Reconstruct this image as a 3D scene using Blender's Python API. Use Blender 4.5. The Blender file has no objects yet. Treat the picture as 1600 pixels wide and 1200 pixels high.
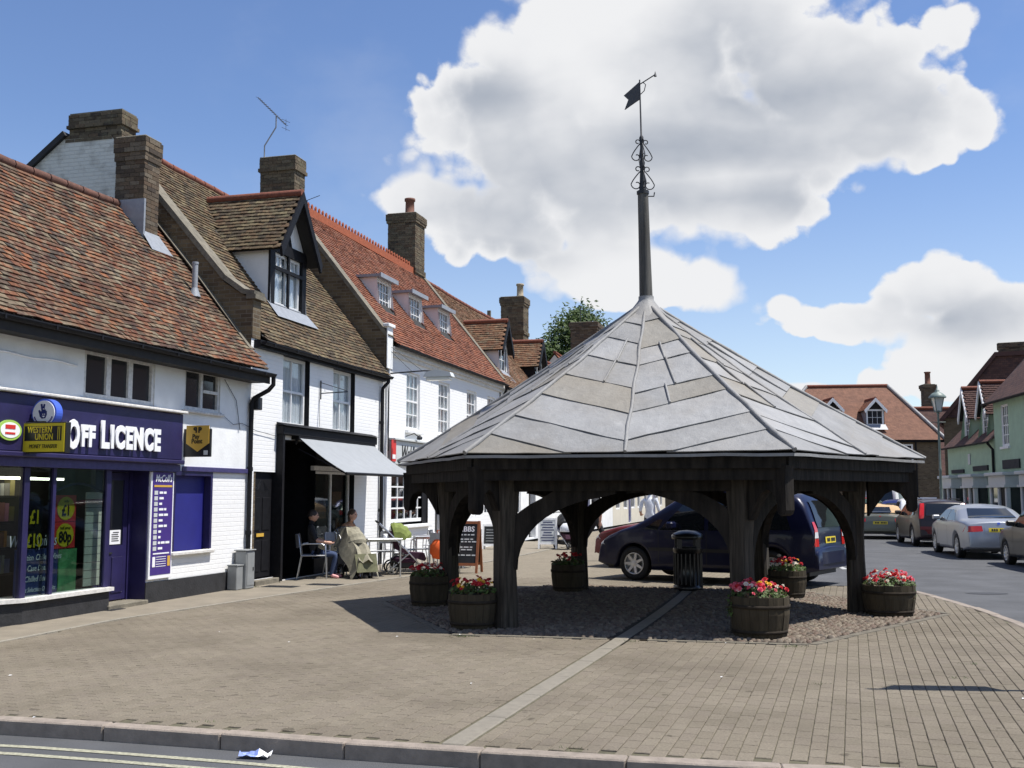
import bpy, bmesh, math, random
from mathutils import Vector, Matrix, Euler, noise as mnoise
R = math.radians
random.seed(7)
S = bpy.context.scene
COL = S.collection
# ------------------------------------------------------------------ camera
cam = bpy.data.objects.new('camera', bpy.data.cameras.new('camera'))
COL.objects.link(cam)
cam.location = (0, 0, 1.6)
cam.rotation_euler = (R(90) + math.atan(172 / 1680), 0, 0)
cam.data.sensor_width = 36
cam.data.lens = 36 * 1680 / 1600
cam.data.clip_end = 4000
S.camera = cam
S.view_settings.view_transform = 'Standard'
S.view_settings.look = 'None'
S.view_settings.gamma = 1
S.view_settings.use_curve_mapping = False
S.view_settings.exposure = 0.44
# ------------------------------------------------------------------ sun
SUN_DIR = Vector((0.47, -0.035, 1.0)).normalized()          # towards the sun
sun = bpy.data.objects.new('sun', bpy.data.lights.new('sun', 'SUN'))
COL.objects.link(sun)
sun.rotation_euler = SUN_DIR.to_track_quat('Z', 'Y').to_euler()
sun.data.energy = 5.0
sun.data.angle = R(0.53)
sun.data.color = (1.0, 0.96, 0.9)
# ------------------------------------------------------------------ sky
W = bpy.data.worlds.new('World')
S.world = W
W.use_nodes = True
nt = W.node_tree
nt.nodes.clear()
def wn(t, **k):
    n = nt.nodes.new(t)
    for a, b in k.items(): setattr(n, a, b)
    return n
def wl(a, b): nt.links.new(a, b)
def wm(op, a, b=None, c=None, clamp=False):
    n = wn('ShaderNodeMath', operation=op, use_clamp=clamp)
    for i, v in enumerate((a, b, c)):
        if v is None: continue
        if isinstance(v, (int, float)): n.inputs[i].default_value = v
        else: wl(v, n.inputs[i])
    return n.outputs[0]
sky = wn('ShaderNodeTexSky', sky_type='NISHITA', sun_disc=False)
sky.sun_elevation = math.asin(SUN_DIR.z)
sky.sun_rotation = math.atan2(SUN_DIR.x, SUN_DIR.y)
sky.altitude = 20
sky.air_density = 1.0; sky.dust_density = 0.05; sky.ozone_density = 2.6
bg_sky = wn('ShaderNodeBackground'); bg_sky.inputs[1].default_value = 0.112
hs = wn('ShaderNodeHueSaturation'); hs.inputs['Hue'].default_value = 0.509; hs.inputs['Saturation'].default_value = 1.08; hs.inputs['Value'].default_value = 1.0; wl(sky.outputs[0], hs.inputs['Color']); wl(hs.outputs[0], bg_sky.inputs[0])
tc = wn('ShaderNodeTexCoord')
sx = wn('ShaderNodeSeparateXYZ'); wl(tc.outputs['Generated'], sx.inputs[0])
az = wm('ARCTAN2', sx.outputs[0], sx.outputs[1])
el = wm('ARCSINE', sx.outputs[2])
def wnoise(scale, detail, rough, off, dist=0.0, zs=1.0):
    mp = wn('ShaderNodeMapping'); wl(tc.outputs['Generated'], mp.inputs[0])
    mp.inputs['Location'].default_value = off
    mp.inputs['Scale'].default_value = (1, 1, zs)
    n = wn('ShaderNodeTexNoise'); wl(mp.outputs[0], n.inputs['Vector'])
    n.inputs['Scale'].default_value = scale; n.inputs['Detail'].default_value = detail
    n.inputs['Roughness'].default_value = rough; n.inputs['Distortion'].default_value = dist
    return n.outputs[0]
fb1 = wnoise(5.5, 12, 0.62, (3.1, 1.7, 0.4), 0.1)
def billow(scale, off):                                     # rounded cauliflower lobes
    mp = wn('ShaderNodeMapping'); wl(tc.outputs['Generated'], mp.inputs[0]); mp.inputs['Location'].default_value = off
    ns = wn('ShaderNodeTexNoise'); wl(mp.outputs[0], ns.inputs['Vector']); ns.inputs['Scale'].default_value = scale * .6; ns.inputs['Detail'].default_value = 4
    ad = wn('ShaderNodeVectorMath', operation='MULTIPLY_ADD'); wl(ns.outputs[1], ad.inputs[0]); ad.inputs[1].default_value = (.9 / scale,) * 3; wl(mp.outputs[0], ad.inputs[2])
    v = wn('ShaderNodeTexVoronoi', feature='F1'); wl(ad.outputs[0], v.inputs['Vector']); v.inputs['Scale'].default_value = scale
    return wm('SUBTRACT', 0.47, v.outputs['Distance'])
bl1 = billow(9, (2.1, .3, 4.4)); bl2 = billow(21, (5.1, 3.3, 1.4)); bl3 = billow(48, (8.1, 6.3, 2.4))
puff = wm('ADD', bl1, wm('ADD', wm('MULTIPLY', bl2, 0.66), wm('MULTIPLY', bl3, 0.32)))
fb2 = wnoise(11, 8, 0.55, (7.3, 2.2, 5.1), 0.1, 1.5)
fb3 = wnoise(2.6, 5, 0.5, (1.3, 9.2, 2.7))
cv = wn('ShaderNodeCombineXYZ'); wl(az, cv.inputs[0]); wl(el, cv.inputs[1])
def direction(x, y):                                       # angles of a point of sky: azimuth, elevation
    p = math.atan(172 / 1680); a = (x - 800) / 1680; b = (600 - y) / 1680
    X, Y, Z = a, math.cos(p) - b * math.sin(p), math.sin(p) + b * math.cos(p)
    return math.atan2(X, Y), math.atan2(Z, math.hypot(X, Y))
def field(blobs):
    out = None
    for x, y, rx, ry in blobs:
        a, e = direction(x, y)
        s = wn('ShaderNodeVectorMath', operation='SUBTRACT'); wl(cv.outputs[0], s.inputs[0]); s.inputs[1].default_value = (a, e, 0)
        m = wn('ShaderNodeVectorMath', operation='MULTIPLY'); wl(s.outputs[0], m.inputs[0])
        m.inputs[1].default_value = (1680 / rx * 1.06, 1680 / ry * 1.06, 0)
        l = wn('ShaderNodeVectorMath', operation='LENGTH'); wl(m.outputs[0], l.inputs[0])
        f = wm('SUBTRACT', 1.0, l.outputs['Value'])
        out = f if out is None else wm('SMOOTH_MAX', out, f, 0.12)
    return out
CLOUDS = [(1060, 30, 390, 190), (810, 170, 200, 185), (1300, 100, 200, 150), (1390, 170, 150, 95), (1040, 250, 380, 165), (770, 350, 180, 85), (960, 430, 190, 66), (1090, 445, 70, 50), (660, 320, 70, 55),
          (1190, 330, 140, 70), (1450, 450, 112, 70), (1540, 510, 130, 75), (1330, 500, 135, 45), (1228, 484, 30, 24), (1262, 505, 40, 22), (1390, 470, 60, 45), (1520, 575, 150, 50), (1240, 612, 60, 22)]
f_main = field(CLOUDS)
def smooth(v, a, b):
    n = wn('ShaderNodeMapRange', interpolation_type='SMOOTHSTEP'); wl(v, n.inputs[0])
    n.inputs[1].default_value = a; n.inputs[2].default_value = b
    return n.outputs[0]
d_main = wm('ADD', wm('ADD', wm('MULTIPLY', f_main, 1.0), wm('MULTIPLY', puff, 0.75)), wm('MULTIPLY', wm('SUBTRACT', fb1, 0.5), 1.0))
# the same kind of broken cumulus carries on round the rest of the sky
away = wm('MAXIMUM', smooth(wm('ABSOLUTE', az), 0.5, 0.75), smooth(el, 0.5, 0.7))
d_far = wm('ADD', wm('MULTIPLY', wm('SUBTRACT', fb3, 0.56), 4.0), wm('MULTIPLY', wm('SUBTRACT', fb1, 0.5), 1.0))
m_far = wm('MULTIPLY', smooth(d_far, -0.05, 0.35), away)
soft = wm('ADD', 0.10, wm('MULTIPLY', smooth(fb2, 0.38, 0.66), 0.34))
e_ = wm('DIVIDE', d_main, soft, None, True)
m_main = wm('MULTIPLY', wm('MULTIPLY', e_, e_), wm('SUBTRACT', 3.0, wm('MULTIPLY', e_, 2.0)))
m_all = wm('MAXIMUM', m_main, m_far)
haze_low = wm('MULTIPLY', smooth(el, 0.34, 0.0), 0.30)
wisps = wm('MULTIPLY', smooth(wm('ADD', fb3, wm('MULTIPLY', fb2, 0.5)), 0.80, 1.1), 0.12)
m_all = wm('MAXIMUM', m_all, wm('MAXIMUM', haze_low, wisps))
m_all = wm('MINIMUM', m_all, wm('MULTIPLY', smooth(sx.outputs[2], -0.05, 0.0), 0.99))
GREY = [(1230, 150, 270, 75), (860, 275, 200, 110), (1050, 230, 330, 60), (760, 150, 120, 50), (1480, 500, 100, 40), (760, 395, 130, 30), (1130, 310, 260, 40), (1150, 100, 120, 60)]
g_f = wm('ADD', wm('MULTIPLY', field(GREY), 0.75), wm('MULTIPLY', wm('SUBTRACT', wnoise(5.0, 6, 0.5, (4.3, 2.2, 6.1), 0.1, 2.2), 0.5), 2.0))
g_far = wm('MULTIPLY', smooth(d_far, 0.25, 0.9), away)
g = wm('MAXIMUM', wm('MULTIPLY', smooth(wm('SUBTRACT', g_f, wm('MULTIPLY', puff, 0.42)), -0.7, 1.0), smooth(d_main, 0.08, 0.55)), g_far)
thin = smooth(d_main, 0.05, 0.5)
cm = wn('ShaderNodeMixRGB'); wl(g, cm.inputs[0])
cm.inputs[1].default_value = (0.98, 0.985, 1.0, 1); cm.inputs[2].default_value = (0.46, 0.505, 0.585, 1)
bg_cl = wn('ShaderNodeBackground'); wl(cm.outputs[0], bg_cl.inputs[0]); bg_cl.inputs[1].default_value = 0.66
mx = wn('ShaderNodeMixShader'); wl(m_all, mx.inputs[0]); wl(bg_sky.outputs[0], mx.inputs[1]); wl(bg_cl.outputs[0], mx.inputs[2])
wo = wn('ShaderNodeOutputWorld'); wl(mx.outputs[0], wo.inputs[0])
W.cycles.sampling_method = 'MANUAL'; W.cycles.sample_map_resolution = 512
S.cycles.max_bounces = 6; S.cycles.diffuse_bounces = 3; S.cycles.glossy_bounces = 3; S.cycles.transparent_max_bounces = 8

# ------------------------------------------------------------------ materials
MATS = {}
def srgb(r, g, b):
    f = lambda c: (c / 255 / 12.92) if c <= 10 else ((c / 255 + 0.055) / 1.055) ** 2.4
    return (f(r), f(g), f(b))
class NT:
    def __init__(s, name):
        s.m = bpy.data.materials.new(name); s.m.use_nodes = True; s.t = s.m.node_tree; s.t.nodes.clear()
        s.o = s.n('ShaderNodeOutputMaterial'); MATS[name] = s.m
    def n(s, t, **k):
        x = s.t.nodes.new(t)
        for a, b in k.items(): setattr(x, a, b)
        return x
    def l(s, a, b): s.t.links.new(a, b)
    def math(s, op, a, b=None, clamp=False):
        n = s.n('ShaderNodeMath', operation=op, use_clamp=clamp)
        for i, v in enumerate((a, b)):
            if v is None: continue
            if isinstance(v, (int, float)): n.inputs[i].default_value = v
            else: s.l(v, n.inputs[i])
        return n.outputs[0]
    def noise(s, vec, scale, detail=5, rough=0.55):
        n = s.n('ShaderNodeTexNoise'); s.l(vec, n.inputs['Vector'])
        n.inputs['Scale'].default_value = scale; n.inputs['Detail'].default_value = detail; n.inputs['Roughness'].default_value = rough
        return n.outputs[0]
    def ramp(s, fac, stops, interp='LINEAR'):
        n = s.n('ShaderNodeValToRGB'); s.l(fac, n.inputs[0]); n.color_ramp.interpolation = interp
        e = n.color_ramp.elements
        while len(e) < len(stops): e.new(0.5)
        for i, (p, c) in enumerate(stops):
            e[i].position = p; e[i].color = (c[0], c[1], c[2], 1) if not isinstance(c, (int, float)) else (c, c, c, 1)
        return n.outputs[0]
    def mix(s, fac, a, b, mode='MIX'):
        n = s.n('ShaderNodeMixRGB', blend_type=mode)
        for i, v in enumerate((fac, a, b)):
            if isinstance(v, (int, float)): n.inputs[i].default_value = v if i == 0 else (v, v, v, 1)
            elif isinstance(v, tuple): n.inputs[i].default_value = (*v[:3], 1)
            else: s.l(v, n.inputs[i])
        return n.outputs[0]
    def pos(s, scale=None, obj=False):
        v = s.n('ShaderNodeTexCoord').outputs['Object'] if obj else s.n('ShaderNodeNewGeometry').outputs['Position']
        if scale:
            mp = s.n('ShaderNodeMapping'); s.l(v, mp.inputs[0]); mp.inputs['Scale'].default_value = scale; v = mp.outputs[0]
        return v
    def rnd(s):
        a = s.n('ShaderNodeNewGeometry').outputs['Random Per Island']; b = s.n('ShaderNodeObjectInfo').outputs['Random']
        return s.math('FRACT', s.math('ADD', a, b))
    def bsdf(s, col, rough=0.7, metal=0.0, spec=0.5, bump=None, bstr=0.3, bdist=0.01, coat=0.0, emit=None, estr=1.0):
        b = s.n('ShaderNodeBsdfPrincipled')
        for k, v in (('Base Color', col), ('Roughness', rough), ('Metallic', metal), ('Specular IOR Level', spec), ('Coat Weight', coat)):
            if isinstance(v, tuple): b.inputs[k].default_value = (*v[:3], 1)
            elif isinstance(v, (int, float)): b.inputs[k].default_value = v
            else: s.l(v, b.inputs[k])
        b.inputs['Coat Roughness'].default_value = 0.04
        if emit: b.inputs['Emission Color'].default_value = (*emit, 1); b.inputs['Emission Strength'].default_value = estr
        if bump is not None:
            bn = s.n('ShaderNodeBump'); bn.inputs['Strength'].default_value = bstr; bn.inputs['Distance'].default_value = bdist
            s.l(bump, bn.inputs['Height']); s.l(bn.outputs[0], b.inputs['Normal'])
        s.l(b.outputs[0], s.o.inputs[0])
        return s.m
def plain(name, col, rough=0.7, var=0.25, scale=6, bump=0.0, bscale=60, stretch=None, metal=0.0, spec=0.5, coat=0.0, stain=0.0, emit=None, estr=1.0, pervar=0.0):
    """a base colour with grain, broad stains, per-piece variation and fine relief"""
    t = NT(name); p = t.pos(stretch)
    n1 = t.noise(p, scale, 6)
    c = t.mix(t.ramp(n1, [(0.3, 0.0), (0.7, 1.0)]), tuple(x * (1 - var) for x in col), tuple(min(1, x * (1 + var * 0.6)) for x in col))
    if stain:
        c = t.mix(t.math('MULTIPLY', t.ramp(t.noise(p, scale * 0.22, 4), [(0.45, 0.0), (0.7, 1.0)]), stain), c, tuple(x * 0.45 for x in col))
    if pervar:
        c = t.mix(pervar, c, t.ramp(t.rnd(), [(0.0, tuple(x * 0.45 for x in col)), (1.0, tuple(min(1, x * 1.7) for x in col))]))
    return t.bsdf(c, rough, metal, spec, t.noise(p, bscale, 4) if bump else None, bump, 0.01, coat, emit, estr)
def palette(name, stops, rough=0.85, var=0.35, scale=14, bump=0.4, bscale=50, lichen=None, lamt=0.5, lscale=5, spec=0.3, stain=0.0, sscale=0.8, gum=0.0):
    """colour picked per piece from a palette, then mottled"""
    t = NT(name); p = t.pos()
    c = t.ramp(t.rnd(), stops, 'LINEAR')
    c = t.mix(t.ramp(t.noise(p, scale, 6), [(0.3, 0.0), (0.7, 1.0)]), t.mix(1.0, c, 1 - var, 'MULTIPLY'), c)
    if lichen:
        lm = t.math('MULTIPLY', t.ramp(t.noise(p, lscale, 9, 0.7), [(0.5, 0.0), (0.62, 1.0)]), lamt)
        c = t.mix(lm, c, lichen)
    if stain: c = t.mix(t.math('MULTIPLY', t.ramp(t.noise(p, sscale, 7, 0.62), [(0.44, 0.0), (0.66, 1.0)]), stain), c, t.mix(1.0, c, (0.42, 0.40, 0.38), 'MULTIPLY'))
    if gum: c = t.mix(t.math('MULTIPLY', t.ramp(t.noise(p, 5.5, 1, 0.4), [(0.735, 0.0), (0.75, 1.0)]), gum), c, t.mix(1.0, c, (0.45, 0.44, 0.43), 'MULTIPLY'))
    return t.bsdf(c, rough, 0, spec, t.noise(p, bscale, 4), bump, 0.006)
def stops(*cols):
    n = len(cols); return [(i / max(1, n - 1), c) for i, c in enumerate(cols)]
def brickmat(name, cols, mortar, bump=0.5, dirt=0.3, bw=0.225, rh=0.075, ms=0.012, white=None):
    t = NT(name); o = t.pos(obj=True)
    s = t.n('ShaderNodeSeparateXYZ'); t.l(o, s.inputs[0])
    cx = t.n('ShaderNodeCombineXYZ'); t.l(t.math('ADD', s.outputs[0], s.outputs[1]), cx.inputs[0]); t.l(s.outputs[2], cx.inputs[1])
    b = t.n('ShaderNodeTexBrick'); t.l(cx.outputs[0], b.inputs['Vector'])
    b.inputs['Scale'].default_value = 1; b.inputs['Brick Width'].default_value = bw; b.inputs['Row Height'].default_value = rh
    b.inputs['Mortar Size'].default_value = ms * 0.6; b.inputs['Mortar Smooth'].default_value = 0.25; b.inputs['Bias'].default_value = 0
    b.inputs['Color1'].default_value = (0, 0, 0, 1); b.inputs['Color2'].default_value = (1, 1, 1, 1); b.inputs['Mortar'].default_value = (0.5, 0.5, 0.5, 1)
    n = t.noise(o, 3.0, 6); n2 = t.noise(o, 40, 4)
    if white:
        c = t.mix(t.math('MULTIPLY', b.outputs['Fac'], 0.10), white, tuple(x * 0.7 for x in white))
        c = t.mix(t.math('MULTIPLY', t.ramp(n, [(0.5, 0.0), (0.8, 1.0)]), dirt), c, mortar)
    else:
        c = t.mix(b.outputs['Fac'], t.ramp(b.outputs['Color'], stops(*cols)), mortar)
        c = t.mix(t.math('MULTIPLY', t.ramp(n, [(0.4, 0.0), (0.75, 1.0)]), dirt), c, tuple(x * 0.35 for x in cols[0]))
    h = t.math('ADD', t.math('MULTIPLY', b.outputs['Fac'], -1.0), t.math('MULTIPLY', n2, 0.5))
    return t.bsdf(c, 0.85, 0, 0.25, h, bump, 0.008)
def glassmat(name, tint=(0.75, 0.85, 0.82), rough=0.02, clear=0.9):
    t = NT(name)
    tr = t.n('ShaderNodeBsdfTransparent'); tr.inputs[0].default_value = (tint[0] * clear, tint[1] * clear, tint[2] * clear, 1)
    gl = t.n('ShaderNodeBsdfGlossy'); gl.inputs['Roughness'].default_value = rough
    ge = t.n('ShaderNodeNewGeometry'); vd = t.n('ShaderNodeVectorMath', operation='DOT_PRODUCT'); t.l(ge.outputs['Normal'], vd.inputs[0]); t.l(ge.outputs['Incoming'], vd.inputs[1])
    fr = t.math('ADD', t.math('MULTIPLY', t.math('POWER', t.math('SUBTRACT', 1.0, t.math('ABSOLUTE', vd.outputs['Value'])), 4.0), 0.9), 0.03, True)
    mx = t.n('ShaderNodeMixShader'); t.l(fr, mx.inputs[0]); t.l(tr.outputs[0], mx.inputs[1]); t.l(gl.outputs[0], mx.inputs[2])
    t.l(mx.outputs[0], t.o.inputs[0]); return t.m

def leadmat(name, col):
    """old sheet lead: mottled patina, pale runs down the slope, fine scratches"""
    t = NT(name); p = t.pos(); pm = t.pos((5, 5, 0.5))
    c = t.mix(t.ramp(t.noise(p, 2.2, 8, 0.65), [(0.3, 0.0), (0.7, 1.0)]), tuple(x * 0.80 for x in col), tuple(x * 1.14 for x in col))
    c = t.mix(t.math('MULTIPLY', t.ramp(t.noise(pm, 2.2, 6, 0.6), [(0.5, 0.0), (0.75, 1.0)]), 0.45), c, tuple(min(1, x * 1.45) for x in col))
    c = t.mix(t.math('MULTIPLY', t.ramp(t.noise(p, 0.9, 6), [(0.46, 0.0), (0.70, 1.0)]), 0.6), c, (col[0] * 0.90, col[1] * 0.80, col[2] * 0.66))
    c = t.mix(t.math('MULTIPLY', t.ramp(t.noise(p, 28, 5, 0.7), [(0.62, 0.0), (0.72, 1.0)]), 0.35), c, tuple(x * 0.55 for x in col))
    c = t.mix(0.16, c, t.ramp(t.rnd(), [(0.0, tuple(x * 0.55 for x in col)), (1.0, tuple(x * 1.5 for x in col))]))
    t.bsdf(c, 0.62, 0, 0.35, t.math('ADD', t.noise(p, 7, 4), t.math('MULTIPLY', t.noise(p, 60, 3), 0.25)), 0.7, 0.02)
plain('white_render', (0.80, 0.81, 0.80), 0.85, 0.08, 3.0, 0.35, 24, stain=0.16)
brickmat('white_brick', None, (0.52, 0.50, 0.46), 0.55, 0.10, white=(0.80, 0.80, 0.79))
brickmat('old_whitewash', None, (0.17, 0.15, 0.12), 0.9, 0.75, white=(0.66, 0.66, 0.60))
plain('pinkish_white', (0.74, 0.69, 0.68), 0.85, 0.06, 3)
plain('white_paint', (0.80, 0.80, 0.79), 0.5, 0.06, 8)
plain('worn_white_paint', (0.66, 0.64, 0.60), 0.6, 0.2, 20, 0.3, 60, stain=0.3)
plain('grey_wood', (0.66, 0.65, 0.62), 0.7, 0.2, 20, 0.3, 60)
plain('black_paint', (0.008, 0.008, 0.010), 0.6, 0.4, 10, 0.15, 60, spec=0.22)
plain('black_plinth', (0.022, 0.022, 0.024), 0.75, 0.4, 6, 0.5, 30)
plain('gutter_black', (0.008, 0.008, 0.010), 0.6, 0.3, 10, spec=0.25)
plain('soffit_dark', (0.02, 0.018, 0.016), 0.8, 0.3, 10)
plain('dark_room', (0.020, 0.019, 0.019), 0.95, 0.3, 3)
plain('purple_paint', (0.019, 0.015, 0.074), 0.48, 0.22, 5, 0.15, 30, stain=0.3)
plain('purple_timber', (0.05, 0.043, 0.135), 0.55, 0.25, 14, 0.2, 40)
plain('blue_board', (0.019, 0.020, 0.185), 0.5, 0.12, 3, 0.1, 30)
plain('poster_navy', (0.030, 0.045, 0.16), 0.5, 0.1, 3)
plain('sign_purple', (0.055, 0.028, 0.20), 0.4, 0.05, 3)
plain('sign_white', (0.85, 0.85, 0.86), 0.4, 0.03, 3)
plain('sign_yellow', (0.62, 0.50, 0.02), 0.4, 0.06, 5)
plain('sign_ochre', (0.62, 0.38, 0.06), 0.4, 0.06, 5)
plain('sign_black', (0.012, 0.012, 0.012), 0.4, 0.1, 5)
plain('sign_red', (0.62, 0.04, 0.035), 0.4, 0.06, 5)
plain('sign_green', (0.35, 0.55, 0.10), 0.4, 0.06, 5)
plain('sign_blue', (0.06, 0.12, 0.55), 0.35, 0.06, 5)
plain('ink_navy', (0.02, 0.03, 0.14), 0.5, 0.05, 5)
palette('goods', stops((0.35, 0.05, 0.04), (0.5, 0.4, 0.05), (0.05, 0.10, 0.35), (0.5, 0.48, 0.42), (0.06, 0.22, 0.08), (0.25, 0.10, 0.05), (0.45, 0.2, 0.3)), 0.5, 0.2, 20, 0.0)
plain('poster_green', (0.10, 0.32, 0.12), 0.5, 0.5, 6)
plain('chalkboard', (0.022, 0.024, 0.026), 0.8, 0.3, 8)
plain('orange_wood', (0.30, 0.10, 0.035), 0.5, 0.25, 20, stretch=(1, 1, 0.2))
plain('strip_light', (0.9, 0.9, 0.8), 0.5, 0.0, 3, emit=(1.0, 0.93, 0.72), estr=5.0)
plain('slat_board', (0.62, 0.62, 0.52), 0.5, 0.08, 5)
plain('net_curtain', (0.86, 0.87, 0.87), 0.95, 0.12, 8, stretch=(1, 1, 0.1))
leadmat('lead', (0.232, 0.231, 0.227))
leadmat('lead_brown', (0.216, 0.203, 0.177))
leadmat('lead_pale', (0.262, 0.262, 0.260))
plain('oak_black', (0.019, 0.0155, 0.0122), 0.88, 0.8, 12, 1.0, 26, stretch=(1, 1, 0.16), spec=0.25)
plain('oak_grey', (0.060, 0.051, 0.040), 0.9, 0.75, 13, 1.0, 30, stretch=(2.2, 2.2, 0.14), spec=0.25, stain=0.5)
plain('oak_pole', (0.11, 0.105, 0.095), 0.88, 0.45, 10, 0.9, 30, stretch=(2.2, 2.2, 0.12), spec=0.25)
plain('iron', (0.02, 0.021, 0.024), 0.55, 0.3, 20, 0.2, 60)
plain('barrel_oak', (0.058, 0.046, 0.029), 0.85, 0.4, 12, 0.7, 40, stretch=(2, 2, 0.2), spec=0.2, stain=0.5, pervar=0.16)
plain('barrel_hoop', (0.034, 0.027, 0.020), 0.9, 0.4, 12, 0.3, 40, spec=0.15)
plain('soil', (0.03, 0.022, 0.015), 0.95, 0.4, 30, 0.8, 60)
plain('kerb_stone', (0.265, 0.222, 0.182), 0.85, 0.25, 12, 0.5, 60, stain=0.25, pervar=0.08)
plain('granite_strip', (0.205, 0.184, 0.146), 0.8, 0.15, 12, 0.4, 80, stain=0.12)
plain('border_sett', (0.15, 0.132, 0.10), 0.9, 0.3, 16, 0.6, 60, stain=0.4)
plain('edging_stone', (0.25, 0.228, 0.185), 0.85, 0.2, 20, 0.4, 60)
palette('paver', stops((0.200, 0.171, 0.127), (0.218, 0.188, 0.140), (0.212, 0.180, 0.138), (0.230, 0.198, 0.149), (0.220, 0.187, 0.141)), 0.88, 0.36, 60, 0.8, 140, spec=0.25, stain=0.45, sscale=0.55, gum=0.7)
palette('cobble', stops((0.12, 0.092, 0.07), (0.19, 0.155, 0.115), (0.145, 0.10, 0.076), (0.24, 0.20, 0.15), (0.10, 0.082, 0.066)), 0.8, 0.3, 30, 0.4, 80)
TILE_L = (0.28, 0.25, 0.17)
palette('tile_mottled', stops((0.155, 0.055, 0.030), (0.062, 0.042, 0.034), (0.24, 0.085, 0.038), (0.115, 0.075, 0.048), (0.052, 0.042, 0.036), (0.17, 0.062, 0.032), (0.22, 0.175, 0.115), (0.085, 0.050, 0.038), (0.27, 0.105, 0.046), (0.10, 0.062, 0.042)), 0.9, 0.45, 30, 0.4, 90, lichen=TILE_L, lamt=0.42, lscale=7, stain=0.55, sscale=1.1)
palette('tile_olive', stops((0.11, 0.072, 0.043), (0.06, 0.046, 0.034), (0.155, 0.105, 0.058), (0.13, 0.08, 0.046), (0.065, 0.052, 0.036), (0.19, 0.15, 0.085), (0.12, 0.066, 0.04)), 0.9, 0.4, 30, 0.4, 90, lichen=(0.27, 0.24, 0.14), lamt=0.34, lscale=9, stain=0.45, sscale=1.0)
palette('tile_red', stops((0.26, 0.088, 0.048), (0.19, 0.068, 0.042), (0.29, 0.102, 0.052), (0.23, 0.092, 0.055), (0.16, 0.062, 0.042), (0.27, 0.112, 0.066)), 0.9, 0.3, 30, 0.4, 90, lichen=(0.22, 0.17, 0.12), lamt=0.30, lscale=6, stain=0.35, sscale=0.9)
palette('tile_brown', stops((0.21, 0.10, 0.055), (0.15, 0.075, 0.045), (0.25, 0.13, 0.07), (0.12, 0.075, 0.045), (0.27, 0.15, 0.085)), 0.9, 0.35, 30, 0.4, 90, lichen=TILE_L, lamt=0.4, lscale=7)
palette('tile_pink', stops((0.27, 0.115, 0.065), (0.235, 0.10, 0.06), (0.30, 0.13, 0.075), (0.25, 0.11, 0.07)), 0.9, 0.25, 20, 0.3, 90, lichen=(0.13, 0.09, 0.07), lamt=0.45, lscale=1.2)
palette('tile_dark', stops((0.085, 0.045, 0.04), (0.11, 0.06, 0.05), (0.07, 0.042, 0.04), (0.13, 0.07, 0.055)), 0.9, 0.3, 20, 0.3, 90)
plain('ridge_brown', (0.12, 0.052, 0.035), 0.85, 0.35, 15, 0.4, 50)
plain('ridge_red', (0.19, 0.062, 0.036), 0.85, 0.3, 15, 0.4, 50)
plain('cresting_red', (0.33, 0.085, 0.032), 0.8, 0.25, 15, 0.3, 50)
palette('stock_brick', stops((0.135, 0.105, 0.068), (0.085, 0.065, 0.045), (0.175, 0.14, 0.09), (0.12, 0.08, 0.05), (0.19, 0.155, 0.105), (0.065, 0.052, 0.04)), 0.9, 0.4, 25, 0.6, 70, lichen=(0.22, 0.21, 0.13), lamt=0.3, lscale=6)
palette('red_stock_brick', stops((0.135, 0.098, 0.064), (0.075, 0.058, 0.045), (0.17, 0.128, 0.085), (0.12, 0.08, 0.052), (0.20, 0.165, 0.12), (0.06, 0.047, 0.04)), 0.9, 0.4, 25, 0.6, 70)
plain('mortar', (0.16, 0.145, 0.115), 0.95, 0.3, 20, 0.5, 60)
brickmat('brown_brick_wall', [(0.115, 0.085, 0.050), (0.16, 0.12, 0.07), (0.09, 0.065, 0.042), (0.185, 0.145, 0.09)], (0.17, 0.15, 0.115), 0.6, 0.35)
brickmat('far_brick_wall', [(0.125, 0.092, 0.055), (0.165, 0.122, 0.075), (0.10, 0.072, 0.045)], (0.15, 0.125, 0.09), 0.5, 0.3)
plain('stone_coping', (0.185, 0.165, 0.125), 0.9, 0.35, 10, 0.6, 40, stain=0.4)
plain('lead_flashing', (0.26, 0.28, 0.31), 0.5, 0.15, 10, 0.2, 40)
plain('galvanised', (0.30, 0.31, 0.33), 0.5, 0.15, 10, spec=0.5)
plain('clay_pot', (0.17, 0.075, 0.05), 0.85, 0.25, 15, 0.3, 60)
plain('buff_pot', (0.36, 0.30, 0.21), 0.85, 0.25, 15, 0.3, 60)
plain('green_render', (0.38, 0.52, 0.37), 0.85, 0.1, 3, 0.2, 30, stain=0.08)
plain('cream_render', (0.62, 0.58, 0.48), 0.85, 0.08, 3, 0.2, 30)
plain('pale_grey_paint', (0.55, 0.57, 0.56), 0.5, 0.06, 8)
plain('awning_canvas', (0.27, 0.285, 0.30), 0.85, 0.06, 6, 0.15, 80)
plain('aluminium', (0.62, 0.63, 0.65), 0.3, 0.08, 20, metal=0.9)
plain('chair_weave', (0.42, 0.43, 0.45), 0.5, 0.15, 60)
plain('utility_grey', (0.24, 0.25, 0.25), 0.55, 0.12, 6, 0.1, 30)
plain('lamp_green', (0.16, 0.21, 0.19), 0.5, 0.15, 10)
plain('lamp_glass', (0.62, 0.64, 0.60), 0.2, 0.05, 10)
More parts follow.
